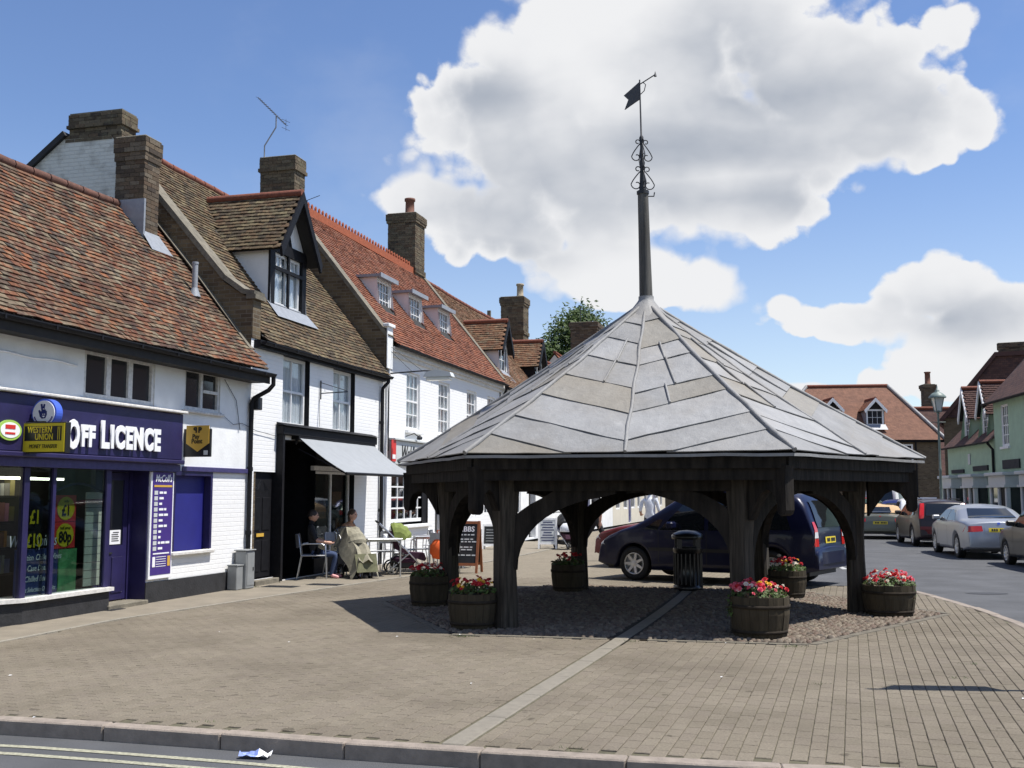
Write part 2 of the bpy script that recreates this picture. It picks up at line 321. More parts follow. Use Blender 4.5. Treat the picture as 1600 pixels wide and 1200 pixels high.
def asphalt(name, base):
    t = NT(name); p = t.pos()
    c = t.mix(t.ramp(t.noise(p, 1.3, 5), [(0.35, 0.0), (0.7, 1.0)]), tuple(x * 0.82 for x in base), tuple(x * 1.15 for x in base))
    c = t.mix(t.ramp(t.noise(p, 160, 3), [(0.35, 0.0), (0.65, 1.0)]), t.mix(1.0, c, 0.6, 'MULTIPLY'), t.mix(1.0, c, 1.45, 'MULTIPLY'))
    t.bsdf(c, 0.85, 0, 0.35, t.noise(p, 200, 3), 0.6, 0.006)
asphalt('asphalt', (0.082, 0.084, 0.088))
asphalt('asphalt_dark', (0.050, 0.052, 0.058))
plain('road_line', (0.34, 0.33, 0.24), 0.7, 0.45, 40, 0.3, 100)
plain('road_line_white', (0.42, 0.42, 0.40), 0.7, 0.25, 40, 0.3, 100)
plain('footway', (0.215, 0.186, 0.141), 0.88, 0.18, 3, 0.5, 120, stain=0.12)
plain('joint_sand', (0.105, 0.095, 0.058), 0.95, 0.35, 8, 0.4, 80)
plain('far_land', (0.07, 0.085, 0.04), 0.95, 0.3, 0.05)
def paving_far():
    t = NT('paving_far'); o = t.pos(obj=True)
    b = t.n('ShaderNodeTexBrick'); t.l(o, b.inputs['Vector'])
    b.inputs['Scale'].default_value = 1; b.inputs['Brick Width'].default_value = 0.208; b.inputs['Row Height'].default_value = 0.106
    b.inputs['Mortar Size'].default_value = 0.004; b.inputs['Mortar Smooth'].default_value = 0.2
    b.inputs['Color1'].default_value = (0.205, 0.176, 0.131, 1); b.inputs['Color2'].default_value = (0.230, 0.198, 0.149, 1); b.inputs['Mortar'].default_value = (0.10, 0.088, 0.058, 1)
    c = t.mix(t.ramp(t.noise(o, 2.2, 6), [(0.3, 0.0), (0.7, 1.0)]), t.mix(1.0, b.outputs[0], 0.85, 'MULTIPLY'), b.outputs[0])
    t.bsdf(c, 0.88, 0, 0.25, t.noise(o, 120, 3), 0.4, 0.005)
paving_far()
def leafmat(name, cols, trans=0.25):
    t = NT(name); c = t.ramp(t.rnd(), stops(*cols))
    b = t.n('ShaderNodeBsdfPrincipled'); t.l(c, b.inputs['Base Color']); b.inputs['Roughness'].default_value = 0.6; b.inputs['Specular IOR Level'].default_value = 0.3
    tr = t.n('ShaderNodeBsdfTranslucent'); t.l(c, tr.inputs[0])
    mx = t.n('ShaderNodeMixShader'); mx.inputs[0].default_value = trans; t.l(b.outputs[0], mx.inputs[1]); t.l(tr.outputs[0], mx.inputs[2]); t.l(mx.outputs[0], t.o.inputs[0])
leafmat('leaf_tree', [(0.035, 0.065, 0.016), (0.055, 0.095, 0.022), (0.08, 0.12, 0.03), (0.045, 0.08, 0.02)])
leafmat('leaf_bedding', [(0.06, 0.12, 0.03), (0.10, 0.16, 0.04), (0.08, 0.10, 0.04), (0.12, 0.06, 0.03)])
leafmat('petal_red', [(0.55, 0.02, 0.03), (0.65, 0.04, 0.06), (0.42, 0.012, 0.02), (0.70, 0.06, 0.05)], 0.2)
leafmat('petal_pink', [(0.75, 0.14, 0.18), (0.70, 0.08, 0.15), (0.8, 0.25, 0.28)], 0.2)
leafmat('petal_white', [(0.80, 0.76, 0.66), (0.78, 0.66, 0.52), (0.82, 0.8, 0.76)], 0.2)
leafmat('petal_yellow', [(0.80, 0.58, 0.04), (0.75, 0.35, 0.05), (0.85, 0.66, 0.05)], 0.2)
plain('bark', (0.06, 0.045, 0.03), 0.9, 0.4, 10, 0.7, 30, stretch=(1, 1, 0.3))
glassmat('shop_glass', (0.72, 0.80, 0.80), 0.02, 0.85)
glassmat('house_glass', (0.93, 0.95, 0.96), 0.02, 0.98)
plain('dark_glass', (0.030, 0.033, 0.037), 0.06, 0.1, 2, spec=0.55)
plain('car_glass', (0.012, 0.014, 0.015), 0.04, 0.1, 2, spec=0.7)
def paint(name, col, metal=0.0): plain(name, col, 0.32, 0.05, 30, metal=metal, coat=0.28, spec=0.3)
paint('paint_navy', (0.006, 0.008, 0.032), 0.1); paint('paint_maroon', (0.12, 0.012, 0.012)); paint('paint_silver', (0.36, 0.375, 0.40), 0.6)
paint('paint_black_red', (0.014, 0.006, 0.007)); paint('paint_greygreen', (0.12, 0.125, 0.10), 0.3); paint('paint_green', (0.05, 0.085, 0.06), 0.2)
paint('paint_white', (0.74, 0.75, 0.76)); paint('paint_red', (0.50, 0.03, 0.03)); paint('paint_blue', (0.02, 0.03, 0.12), 0.2); paint('paint_grey', (0.020, 0.020, 0.019), 0.1)
plain('tyre', (0.012, 0.012, 0.012), 0.8, 0.2, 30, 0.2, 60); plain('rim_alloy', (0.55, 0.56, 0.57), 0.3, 0.05, 10, metal=0.8)
plain('trim_black', (0.012, 0.012, 0.013), 0.5, 0.1, 10); plain('tan_canvas', (0.50, 0.34, 0.19), 0.9, 0.1, 20, 0.3, 60)
plain('lamp_red', (0.50, 0.015, 0.012), 0.15, 0.1, 60, coat=0.5); plain('lamp_clear', (0.70, 0.71, 0.72), 0.1, 0.1, 60, coat=0.5); plain('lamp_amber', (0.75, 0.25, 0.03), 0.15, 0.1, 60)
plain('plate_yellow', (0.72, 0.55, 0.03), 0.4, 0.05, 10); plain('plate_white', (0.75, 0.75, 0.73), 0.4, 0.05, 10)
plain('bin_black', (0.010, 0.010, 0.011), 0.35, 0.2, 10, coat=0.3)
plain('skin', (0.48, 0.27, 0.19), 0.55, 0.08, 20); plain('hair_dark', (0.025, 0.017, 0.012), 0.6, 0.3, 60); plain('hair_brown', (0.07, 0.04, 0.022), 0.6, 0.3, 60); plain('hair_grey', (0.25, 0.24, 0.22), 0.6, 0.3, 60)
plain('cloth_black', (0.012, 0.012, 0.014), 0.9, 0.2, 20, 0.3, 60); plain('cloth_white', (0.66, 0.68, 0.72), 0.9, 0.1, 14, 0.3, 40); plain('cloth_jean', (0.035, 0.055, 0.12), 0.9, 0.2, 30, 0.3, 80)
plain('cloth_tan', (0.33, 0.17, 0.09), 0.9, 0.15, 20, 0.3, 60); plain('cloth_grey', (0.10, 0.10, 0.11), 0.9, 0.2, 20, 0.3, 60); plain('shoe', (0.03, 0.028, 0.026), 0.6, 0.2, 20); plain('shoe_pink', (0.62, 0.30, 0.30), 0.6, 0.1, 20)
plain('blanket_beige', (0.27, 0.25, 0.185), 0.95, 0.2, 14, 0.4, 40); plain('blanket_olive', (0.15, 0.15, 0.085), 0.95, 0.25, 14, 0.4, 40); plain('hood_green', (0.17, 0.21, 0.048), 0.85, 0.2, 12, 0.3, 40)
plain('plum_fabric', (0.045, 0.012, 0.028), 0.9, 0.25, 20); plain('orange_cloth', (0.78, 0.12, 0.02), 0.8, 0.1, 14, 0.3, 40); plain('litter_blue', (0.25, 0.32, 0.62), 0.4, 0.3, 40)

# ------------------------------------------------------------------ mesh building
class MB:
    """collects faces with a material name each; build() links them as one mesh object"""
    def __init__(s): s.v = []; s.f = []; s.m = []; s.sm = []
    def quad(s, pts, m=0, smooth=False):
        b = len(s.v); s.v += [tuple(p) for p in pts]; s.f.append(tuple(range(b, b + len(pts)))); s.m.append(m); s.sm.append(smooth); return s
    def mesh(s, vs, fs, m=0, smooth=False):
        b = len(s.v); s.v += [tuple(p) for p in vs]
        for f in fs: s.f.append(tuple(b + i for i in f)); s.m.append(m); s.sm.append(smooth)
        return s
    def box(s, x0, x1, y0, y1, z0, z1, m=0, bev=0.0):
        if bev <= 0:
            vs = [(x, y, z) for z in (z0, z1) for y in (y0, y1) for x in (x0, x1)]
            return s.mesh(vs, [(0, 2, 3, 1), (4, 5, 7, 6), (0, 1, 5, 4), (2, 6, 7, 3), (0, 4, 6, 2), (1, 3, 7, 5)], m)
        bm = bmesh.new(); bmesh.ops.create_cube(bm, size=1)
        for v in bm.verts: v.co = Vector(((x0 + x1) / 2 + v.co.x * (x1 - x0), (y0 + y1) / 2 + v.co.y * (y1 - y0), (z0 + z1) / 2 + v.co.z * (z1 - z0)))
        bmesh.ops.bevel(bm, geom=bm.edges[:], offset=bev, segments=1, affect='EDGES', profile=0.5)
        return s.bm(bm, m)
    def bm(s, bm, m=0, smooth=False):
        bm.verts.index_update(); b = len(s.v); s.v += [tuple(v.co) for v in bm.verts]
        for f in bm.faces: s.f.append(tuple(b + v.index for v in f.verts)); s.m.append(m); s.sm.append(smooth)
        bm.free(); return s
    def obox(s, c, ax, ay, az, m=0):
        """box from its centre and three half-extent vectors"""
        c, ax, ay, az = Vector(c), Vector(ax), Vector(ay), Vector(az)
        vs = [c + ax * i + ay * j + az * k for k in (-1, 1) for j in (-1, 1) for i in (-1, 1)]
        return s.mesh(vs, [(0, 2, 3, 1), (4, 5, 7, 6), (0, 1, 5, 4), (2, 6, 7, 3), (0, 4, 6, 2), (1, 3, 7, 5)], m)
    def bar(s, a, b, w, h, m=0, up=(0, 0, 1)):
        a, b = Vector(a), Vector(b); d = b - a; n = d.normalized(); u = Vector(up)
        if abs(n.dot(u)) > 0.98: u = Vector((0, 1, 0))
        x = n.cross(u).normalized(); y = x.cross(n)
        return s.obox((a + b) / 2, x * w / 2, d / 2, y * h / 2, m)
    def tube(s, pts, r, n=8, m=0, caps=True):
        pts = [Vector(p) for p in pts]; rings = []; up = Vector((0, 0, 1)); px = None
        rs = r if isinstance(r, (list, tuple)) else [r] * len(pts)
        for i, p in enumerate(pts):
            d = (pts[min(i + 1, len(pts) - 1)] - pts[max(i - 1, 0)]).normalized()
            x = (px - d * px.dot(d)) if px is not None else d.cross(up if abs(d.z) < 0.95 else Vector((1, 0, 0)))
            if x.length < 1e-6: x = d.orthogonal()
            x.normalize(); px = x; y = d.cross(x)
            rings.append([p + (x * math.cos(2 * math.pi * k / n) + y * math.sin(2 * math.pi * k / n)) * rs[i] for k in range(n)])
        vs = [q for g in rings for q in g]; fs = []
        for i in range(len(pts) - 1):
            for k in range(n): fs.append((i * n + k, i * n + (k + 1) % n, (i + 1) * n + (k + 1) % n, (i + 1) * n + k))
        s.mesh(vs, fs, m, True)
        if caps: s.quad(rings[0][::-1], m); s.quad(rings[-1], m)
        return s
    def lathe(s, prof, n=16, m=0, c=(0, 0, 0), smooth=True, a0=0.0):
        vs = [(c[0] + r * math.cos(a0 + 2 * math.pi * k / n), c[1] + r * math.sin(a0 + 2 * math.pi * k / n), c[2] + z) for r, z in prof for k in range(n)]
        fs = [(i * n + k, i * n + (k + 1) % n, (i + 1) * n + (k + 1) % n, (i + 1) * n + k) for i in range(len(prof) - 1) for k in range(n)]
        s.mesh(vs, fs, m, smooth)
        if prof[0][0] > 1e-4: s.quad(vs[:n][::-1], m)
        if prof[-1][0] > 1e-4: s.quad(vs[-n:], m)
        return s
    def prism(s, poly, fn, t0, t1, m=0):
        """2-D polygon swept between depths t0 and t1; fn(a, b, t) gives the 3-D point"""
        n = len(poly); A = [fn(a, b, t0) for a, b in poly]; B = [fn(a, b, t1) for a, b in poly]
        s.mesh(A + B, [tuple(range(n))[::-1], tuple(range(n, 2 * n))] + [(i, (i + 1) % n, n + (i + 1) % n, n + i) for i in range(n)], m); return s
    def build(s, name, mats, parent=None, shift=None, **props):
        me = bpy.data.meshes.new(name)
        if shift is None and parent is not None: shift = SHIFT.get(parent.name)
        v = s.v if not shift else [(a - shift[0], b - shift[1], c - shift[2]) for a, b, c in s.v]
        me.from_pydata(v, [], s.f)
        mats = [mats] if isinstance(mats, str) else list(mats)
        for k in mats: me.materials.append(MATS[k])
        for p, mi, sm in zip(me.polygons, s.m, s.sm): p.material_index = min(mi, len(mats) - 1); p.use_smooth = sm
        bm = bmesh.new(); bm.from_mesh(me)
        bmesh.ops.recalc_face_normals(bm, faces=bm.faces) if props.pop('fix', True) else None
        bm.to_mesh(me); bm.free(); me.update()
        o = bpy.data.objects.new(name, me); COL.objects.link(o)
        if parent is not None:
            o.parent = parent
            if shift: SHIFT[o.name] = shift
        for k, v in props.items(): o[k] = v
        return o
SHIFT = {}
def thing(name, label, cat, loc=(0, 0, 0), rot=0.0, group=None, shift=None):
    o = bpy.data.objects.new(name, None); COL.objects.link(o); o.location = loc; o.rotation_euler = (0, 0, rot)
    o['label'] = label; o['category'] = cat
    if group: o['group'] = group
    if shift: SHIFT[o.name] = shift
    return o
def tag(o, label, cat, group=None, kind=None):
    o['label'] = label; o['category'] = cat
    if group: o['group'] = group
    if kind: o['kind'] = kind
    return o
def piece(name, me, parent, mw):
    o = bpy.data.objects.new(name, me); COL.objects.link(o); o.parent = parent; o.matrix_local = mw; return o
KIDS = {}
def dup(root, loc=None, rot=None, label=None, scale=None):
    def walk(o, par):
        c = o.copy(); COL.objects.link(c)
        if par is not None: c.parent = par; c.matrix_local = o.matrix_local.copy() if False else c.matrix_basis
        for ch in list(o.children): walk(ch, c)
        return c
    r = walk(root, None)
    if loc is not None: r.location = loc
    if rot is not None: r.rotation_euler = (0, 0, rot)
    if label: r['label'] = label
    if scale: r.scale = (scale,) * 3
    return r
TEXTS = []
def text(body, size, mat, parent, loc, rot=(R(90), 0, 0), ext=0.004, bold=0.0, name='lettering', align='CENTER', sx=1.0, shear=0.0, space=1.0, label=None):
    c = bpy.data.curves.new(name, 'FONT'); c.body = body; c.size = size; c.extrude = ext; c.offset = bold; c.align_x = align; c.align_y = 'CENTER'; c.shear = shear
    c.space_character = space; c.resolution_u = 3; c.fill_mode = 'BOTH'
    c.materials.append(MATS[mat])
    o = bpy.data.objects.new(name, c); COL.objects.link(o)
    sh = SHIFT.get(parent.name) if parent is not None else None
    if parent is not None: o.parent = parent
    o.location = Vector(loc) - Vector(sh) if sh else loc
    o.rotation_euler = rot; o.scale = (sx, 1, 1); TEXTS.append(o)
    if label: o['label'] = label
    return o
# ------------------------------------------------------------------ ground, roads, paving
def inpoly(p, poly):
    x, y = p[0], p[1]; c = False; j = len(poly) - 1
    for i in range(len(poly)):
        xi, yi = poly[i]; xj, yj = poly[j]
        if (yi > y) != (yj > y) and x < (xj - xi) * (y - yi) / (yj - yi) + xi: c = not c
        j = i
    return c
def sheet(name, poly, z, m, label, cat, th=0.0, **k):
    b = MB()
    if th: b.prism(poly, lambda a, c, t: (a, c, t), z - th, z)
    else: b.quad([(x, y, z) for x, y in poly])
    return tag(b.build(name, m, **k), label, cat, kind='structure')
sheet('ground', [(-1500, -300), (1500, -300), (1500, 2500), (-1500, 2500)], -0.13, 'far_land', 'open land beyond the town reaching the horizon', 'ground')
road = sheet('road', [(-60, -25), (70, -25), (70, 140), (-60, 140)], -0.10, 'asphalt', 'grey asphalt road curving round the paved market place', 'road')
KF = [(-9.0, 9.9), (-6.0, 8.75), (-3.62, 7.83), (-3.16, 7.74), (-2.45, 7.55), (-1.67, 7.32), (-0.86, 7.06), (-0.06, 6.86), (0.77, 6.66), (1.75, 6.46), (3.1, 6.28), (4.0, 6.55), (4.7, 7.4), (5.35, 9.2), (5.95, 11.5), (6.40, 13.7), (6.66, 15.9), (6.74, 17.5), (6.72, 19.0)]
def inset(P, d):
    out = []
    for i in range(len(P)):
        a = Vector((*P[max(i - 1, 0)], 0)); c = Vector((*P[min(i + 1, len(P) - 1)], 0)); e = (c - a).normalized(); out.append((P[i][0] - e.y * d, P[i][1] + e.x * d))
    return out
KFI = inset(KF, 0.07)
PAVED = KFI + [(4.75, 19.2), (6.2, 24), (8.4, 36), (12.5, 55), (17.5, 78), (13.0, 80), (-6.6, 11.6), (-8.2, 6.0 + 5.5)]
SD = R(17.5)
DPx, DPy = math.sin(SD), math.cos(SD)
SO = (-0.40, 7.05)
def P2W(x, y): return (SO[0] + x * DPy + y * DPx, SO[1] - x * DPx + y * DPy)        # across, along the strip
def W2P(X, Y): X -= SO[0]; Y -= SO[1]; return (X * DPy - Y * DPx, X * DPx + Y * DPy)
pave = bpy.data.objects.new('pavement', None)
b = MB(); pl = [((W2P(x, y)[1]), -(W2P(x, y)[0])) for x, y in PAVED]
b.prism(pl, lambda a, c, t: (a, c, t), -0.14, -0.016)
base = b.build('pavement', 'paving_far'); base.location = (SO[0], SO[1], 0); base.rotation_euler = (0, 0, R(90) - SD)
tag(base, 'pale brick paving of the open market place', 'pavement', kind='structure')
bpy.data.objects.remove(pave)
CX, CY = 1.96, 15.5
HEX = [R(-12 + 60 * k) for k in range(6)]
HXP = [(CX + 3.95 * math.cos(a), CY + 3.95 * math.sin(a)) for a in HEX]
EDGE = [(-6.25, 9.6), (-5.57, 11.92), (-5.09, 14.02), (-3.75, 17.3), (-2.01, 21.38), (0.2, 28.5), (2.6, 37)]
FOOT = EDGE + [(0.2, 37.0), (-4.62, 18.9), (-7.1, 9.9)]
NEARP = [p for p in KFI] + [(4.75, 19.2), (5.2, 21.0), (-2.1, 21.0), (-3.6, 17.5), (-5.02, 14.1), (-5.5, 12.0), (-6.1, 9.8), (-6.2, 8.85)]
# bedding sheet of sand under the separately laid pavers
sheet('joint_sand_bed', NEARP, -0.009, 'joint_sand', 'dark sandy joints between the paving bricks', 'joint sand')
hexw = [W2P(x, y) for x, y in HXP]
def kerb_ok(X, Y, d=0.16):
    for i in range(len(KF) - 1):
        (ax, ay), (bx, by) = KF[i], KF[i + 1]
        l2 = (bx - ax) ** 2 + (by - ay) ** 2; t = max(0, min(1, ((X - ax) * (bx - ax) + (Y - ay) * (by - ay)) / l2))
        if math.hypot(X - ax - t * (bx - ax), Y - ay - t * (by - ay)) < d: return False
    return True
rnd = random.Random(3)
HEXBIG = [(CX + 4.0 * math.cos(a), CY + 4.0 * math.sin(a)) for a in HEX]
cells = []
for i in range(-75, 75):
    x = i * 0.1045 + 0.05
    if abs(x) < 0.13: continue
    for j in range(-8, 75):
        y = j * 0.207 + (0.1035 if i % 2 else 0)
        X, Y = P2W(x, y)
        if not inpoly((X, Y), NEARP) or inpoly((X, Y), HEXBIG) or not kerb_ok(X, Y): continue
        if abs(X) > 0.53 * Y + 0.4: continue
        cells.append((math.hypot(X, Y), x, y))
cells.sort()
def paver_mesh(mb, x, y, w=0.1003, l=0.2020, z=0.0, tx=0.0, ty=0.0, da=0.0):
    c, s = math.cos(da), math.sin(da)
    h = 0.0045
    def P(a, bb, zz): return (x + a * c - bb * s, y + a * s + bb * c, zz + tx * a + ty * bb)
    a, q = w / 2, l / 2
    top = [P(-a + h, -q + h, z), P(a - h, -q + h, z), P(a - h, q - h, z), P(-a + h, q - h, z)]
    mid = [P(-a, -q, z - h), P(a, -q, z - h), P(a, q, z - h), P(-a, q, z - h)]
    bot = [P(-a, -q, -0.05), P(a, -q, -0.05), P(a, q, -0.05), P(-a, q, -0.05)]
    mb.mesh(top + mid + bot, [(0, 1, 2, 3)] + [(i, 4 + i, 4 + (i + 1) % 4, (i + 1) % 4) for i in range(4)] + [(4 + i, 8 + i, 8 + (i + 1) % 4, 4 + (i + 1) % 4) for i in range(4)])
pm_ = MB(); paver_mesh(pm_, 0, 0); po = pm_.build('paver', 'paver', base); PME = po.data; bpy.data.objects.remove(po)
inv = base.matrix_basis.inverted() if False else (Matrix.Translation((SO[0], SO[1], 0)) @ Matrix.Rotation(R(90) - SD, 4, 'Z')).inverted()
FRP = Matrix.Translation((SO[0], SO[1], 0)) @ Matrix.Rotation(-SD, 4, 'Z')
rest = MB()
def pj():
    return (rnd.gauss(0, 0.0008), rnd.gauss(0, 0.006), rnd.gauss(0, 0.004), rnd.gauss(0, 0.008))
for n, (d, x, y) in enumerate(cells):
    z, tx, ty, da = pj(); z += 0.0025 * mnoise.noise(Vector((x * 0.8, y * 0.8, 0)))
    if n < 300:
        piece('paver', PME, base, inv @ FRP @ Matrix.Translation((x, y, z)) @ Matrix.Rotation(da, 4, 'Z') @ Matrix.Rotation(ty, 4, 'X') @ Matrix.Rotation(-tx, 4, 'Y'))
    else: paver_mesh(rest, x, y, z=z, tx=tx, ty=ty, da=da)
ro = rest.build('paver', 'paver', base, fix=False); ro.matrix_local = inv @ FRP; ro['kind'] = 'stuff'
# kerb: every stone its own piece
def polylen(P): return sum(math.dist(P[i], P[i + 1]) for i in range(len(P) - 1))
def along(P, s):
    for i in range(len(P) - 1):
        l = math.dist(P[i], P[i + 1])
        if s <= l or i == len(P) - 2:
            t = s / l; return Vector((P[i][0] + (P[i + 1][0] - P[i][0]) * t, P[i][1] + (P[i + 1][1] - P[i][1]) * t, 0))
        s -= l
kerb = bpy.data.objects.new('kerb', None); COL.objects.link(kerb); tag(kerb, 'worn kerb stones edging the market place', 'kerb', kind='structure')
s = 0.17; L = polylen(KF)
while s < L - 0.5:
    a, c = along(KF, s + 0.0035), along(KF, s + 0.9105); d = (c - a).normalized(); n = Vector((-d.y, d.x, 0))
    zj = rnd.gauss(0, 0.003)
    k = MB(); n1 = n * 0.068
    q = MB().box(-(c - a).length / 2, (c - a).length / 2, -0.0675, 0.0675, -0.2, 0.002 + zj, bev=0.009)
    q.v = [tuple((a + c) / 2 + n1 + d * p[0] + n * p[1] + Vector((0, 0, p[2]))) for p in q.v]
    q.build('kerb_stone', 'kerb_stone', kerb)
    s += 0.914
# granite strip running across the paving and under the roof
st = bpy.data.objects.new('paved_channel', None); COL.objects.link(st); tag(st, 'smooth pale stone strip running across the paving and under the open roof', 'stone strip', kind='structure')
y = 0.06
while y < 11.6:
    l = rnd.uniform(0.85, 1.0); q = MB().box(-0.080, 0.080, y + 0.003, y + l - 0.003, -0.05, 0.005 + rnd.gauss(0, 0.001), bev=0.008)
    bend = lambda yy: -0.004 * max(0, yy - 5) ** 2
    q.v = [(*P2W(p[0] + bend(p[1]), p[1]), p[2]) for p in q.v]; q.build('stone_slab', 'granite_strip', st); y += l
# smooth footway strip in front of the shops and its edging
sheet('footway', FOOT, 0.0, 'footway', 'smooth footway along the foot of the shop fronts', 'footway')
eg = MB(); s = 0
while s < polylen(EDGE) - 0.5:
    a, c = along(EDGE, s + 0.004), along(EDGE, s + 0.446); eg.bar(a + Vector((0, 0, -0.02)), c + Vector((0, 0, -0.02)), 0.075, 0.05); s += 0.45
o = eg.build('edging', 'edging_stone'); tag(o, 'thin pale stone edging between footway and brick paving', 'edging', kind='structure')
# parking bays beside the road, markings
sheet('parking_bay', [(4.75, 19.2), (6.72, 19.0), (6.9, 23), (7.8, 28.5), (10.5, 40), (9.2, 40), (6.4, 29.0), (5.15, 23.2)], 0.003, 'asphalt', 'asphalt parking bay under the dark blue people carrier', 'parking bay')
sheet('bay_line', [(7.05, 23.2), (7.17, 23.2), (7.98, 28.6), (7.86, 28.6)], 0.0075, 'road_line_white', 'white painted line at the edge of the parking bays', 'road marking')
for off, nm in ((0.26, 'inner'), (0.45, 'outer')):
    pts = []
    K = KF[:12]
    def offp(dist):
        out = []
        for i in range(len(K)):
            a = Vector((*K[max(i - 1, 0)], 0)); c = Vector((*K[min(i + 1, len(K) - 1)], 0)); d = (c - a).normalized(); n = Vector((d.y, -d.x, 0))
            out.append((K[i][0] + n.x * dist, K[i][1] + n.y * dist))
        return out
    A, B = offp(off), offp(off + 0.062)
    q = MB()
    for i in range(len(A) - 1): q.quad([(*A[i], -0.096), (*A[i + 1], -0.096), (*B[i + 1], -0.096), (*B[i], -0.096)])
    tag(q.build('road_marking', 'road_line'), 'faded %s line of the double yellow lines beside the kerb' % nm, 'road marking', kind='structure')
def patch(name, x, y, rx, ry, z, m, label, cat, n=20):
    rr = random.Random(int(x * 100)); q = MB()
    q.quad([(x + rx * math.cos(6.283 * k / n) * rr.uniform(0.85, 1.05), y + ry * math.sin(6.283 * k / n) * rr.uniform(0.85, 1.05), z) for k in range(n)])
    return tag(q.build(name, m), label, cat, kind='structure')
patch('tarmac_patch', 8.15, 18.75, 0.36, 0.22, -0.095, 'asphalt_dark', 'dark tarmac repair patch in the grey road', 'road patch')
for x, y, lb in ((-4.02, 18.95, 'iron cover set in the footway in front of the black door'), (-3.32, 19.35, 'iron cover set in the footway in front of the cafe'), (-5.75, 15.25, 'dark grating at the foot of the purple shop window')):
    q = MB(); q.box(-0.3, 0.3, -0.16, 0.16, -0.02, 0.006); q.v = [(x + p[0] * 0.965 + p[1] * 0.26, y - p[0] * 0.26 + p[1] * 0.965, p[2]) for p in q.v]
    for k in range(5): q.box(x - 0.2 + k * 0.09, x - 0.15 + k * 0.09, y - 0.1, y + 0.1, 0, 0.009)
    tag(q.build('manhole_cover', 'iron'), lb, 'manhole cover', 'iron covers in the footway')
# cobbles under the market cross
cob = bpy.data.objects.new('cobbled_floor', None); COL.objects.link(cob); tag(cob, 'rough cobbled floor under the open timber roof', 'cobbles', kind='structure')
q = MB(); q.quad([(x, y, 0.0) for x, y in HXP]); q.build('mortar_bed', 'soil', cob)
q = MB(); ico = [(math.cos(6.283 * k / 6), math.sin(6.283 * k / 6)) for k in range(6)]
yy = -4.0; row = 0
HXI = [(CX + 3.9 * math.cos(a), CY + 3.9 * math.sin(a)) for a in HEX]
while yy < 4.0:
    xx = -4.0 + (0.04 if row % 2 else 0)
    while xx < 4.0:
        X, Y = CX + xx + rnd.uniform(-.012, .012), CY + yy + rnd.uniform(-.012, .012)
        w = W2P(X, Y)
        if inpoly((X, Y), HXI) and abs(w[0] + 0.004 * max(0, w[1] - 5) ** 2) > 0.14:
            r = rnd.uniform(0.03, 0.042); h = rnd.uniform(0.014, 0.03); e = rnd.uniform(0.8, 1.25); t = rnd.uniform(0, 6)
            ring = [(X + r * e * (a * math.cos(t) - c_ * math.sin(t)), Y + r / e * (a * math.sin(t) + c_ * math.cos(t)), 0.0) for a, c_ in ico]
            up = [(X + (p[0] - X) * 0.62, Y + (p[1] - Y) * 0.62, h) for p in ring]
            q.mesh(ring + up, [(6, 7, 8, 9, 10, 11)] + [(i, (i + 1) % 6, 6 + (i + 1) % 6, 6 + i) for i in range(6)], 0, True)
        xx += 0.08
    yy += 0.072; row += 1
o = q.build('cobble', 'cobble', cob, fix=False); o['kind'] = 'stuff'
for i in range(6):                                          # border setts
    a, c = Vector((*HXP[i], 0)), Vector((*HXP[(i + 1) % 6], 0)); d = (c - a); l = d.length; d.normalize(); n = Vector((-d.y, d.x, 0)); s = 0.0
    while s < l - 0.2:
        w = rnd.uniform(0.2, 0.3); p, e = a + d * (s + .004) - n * 0.04, a + d * (min(l, s + w) - .004) - n * 0.04
        ww = W2P((p.x + e.x) / 2, (p.y + e.y) / 2)
        if abs(ww[0]) > 0.25: MB().bar(p + Vector((0, 0, -0.016)), e + Vector((0, 0, -0.016)), 0.10, 0.04 + rnd.uniform(0, 0.008)).build('border_stone', 'border_sett', cob)
        s += w
# weeds in the joints
gm = MB(); gr = random.Random(5)
for (X, Y, n) in ((2.95, 11.55, 60), (-0.55, 12.35, 70), (1.3, 11.95, 25), (4.6, 12.9, 30), (-4.95, 19.0, 50), (-4.45, 18.85, 40), (3.9, 9.6, 18), (4.35, 10.4, 18), (4.1, 8.5, 18), (2.6, 9.3, 12), (-2.2, 7.75, 16), (.4, 6.95, 14), (5.3, 12.4, 20)):
    for k in range(n):
        x, y = X + gr.gauss(0, .07), Y + gr.gauss(0, .03); h = gr.uniform(.008, .026); a = gr.uniform(0, 6.28)
        gm.quad([(x, y, 0), (x + .006 * math.cos(a), y + .006 * math.sin(a), 0), (x + .02 * math.sin(a), y + .02 * math.cos(a), h)])
o = gm.build('grass', 'leaf_tree', fix=False); tag(o, 'small tufts of grass growing in the paving joints', 'grass', kind='stuff')

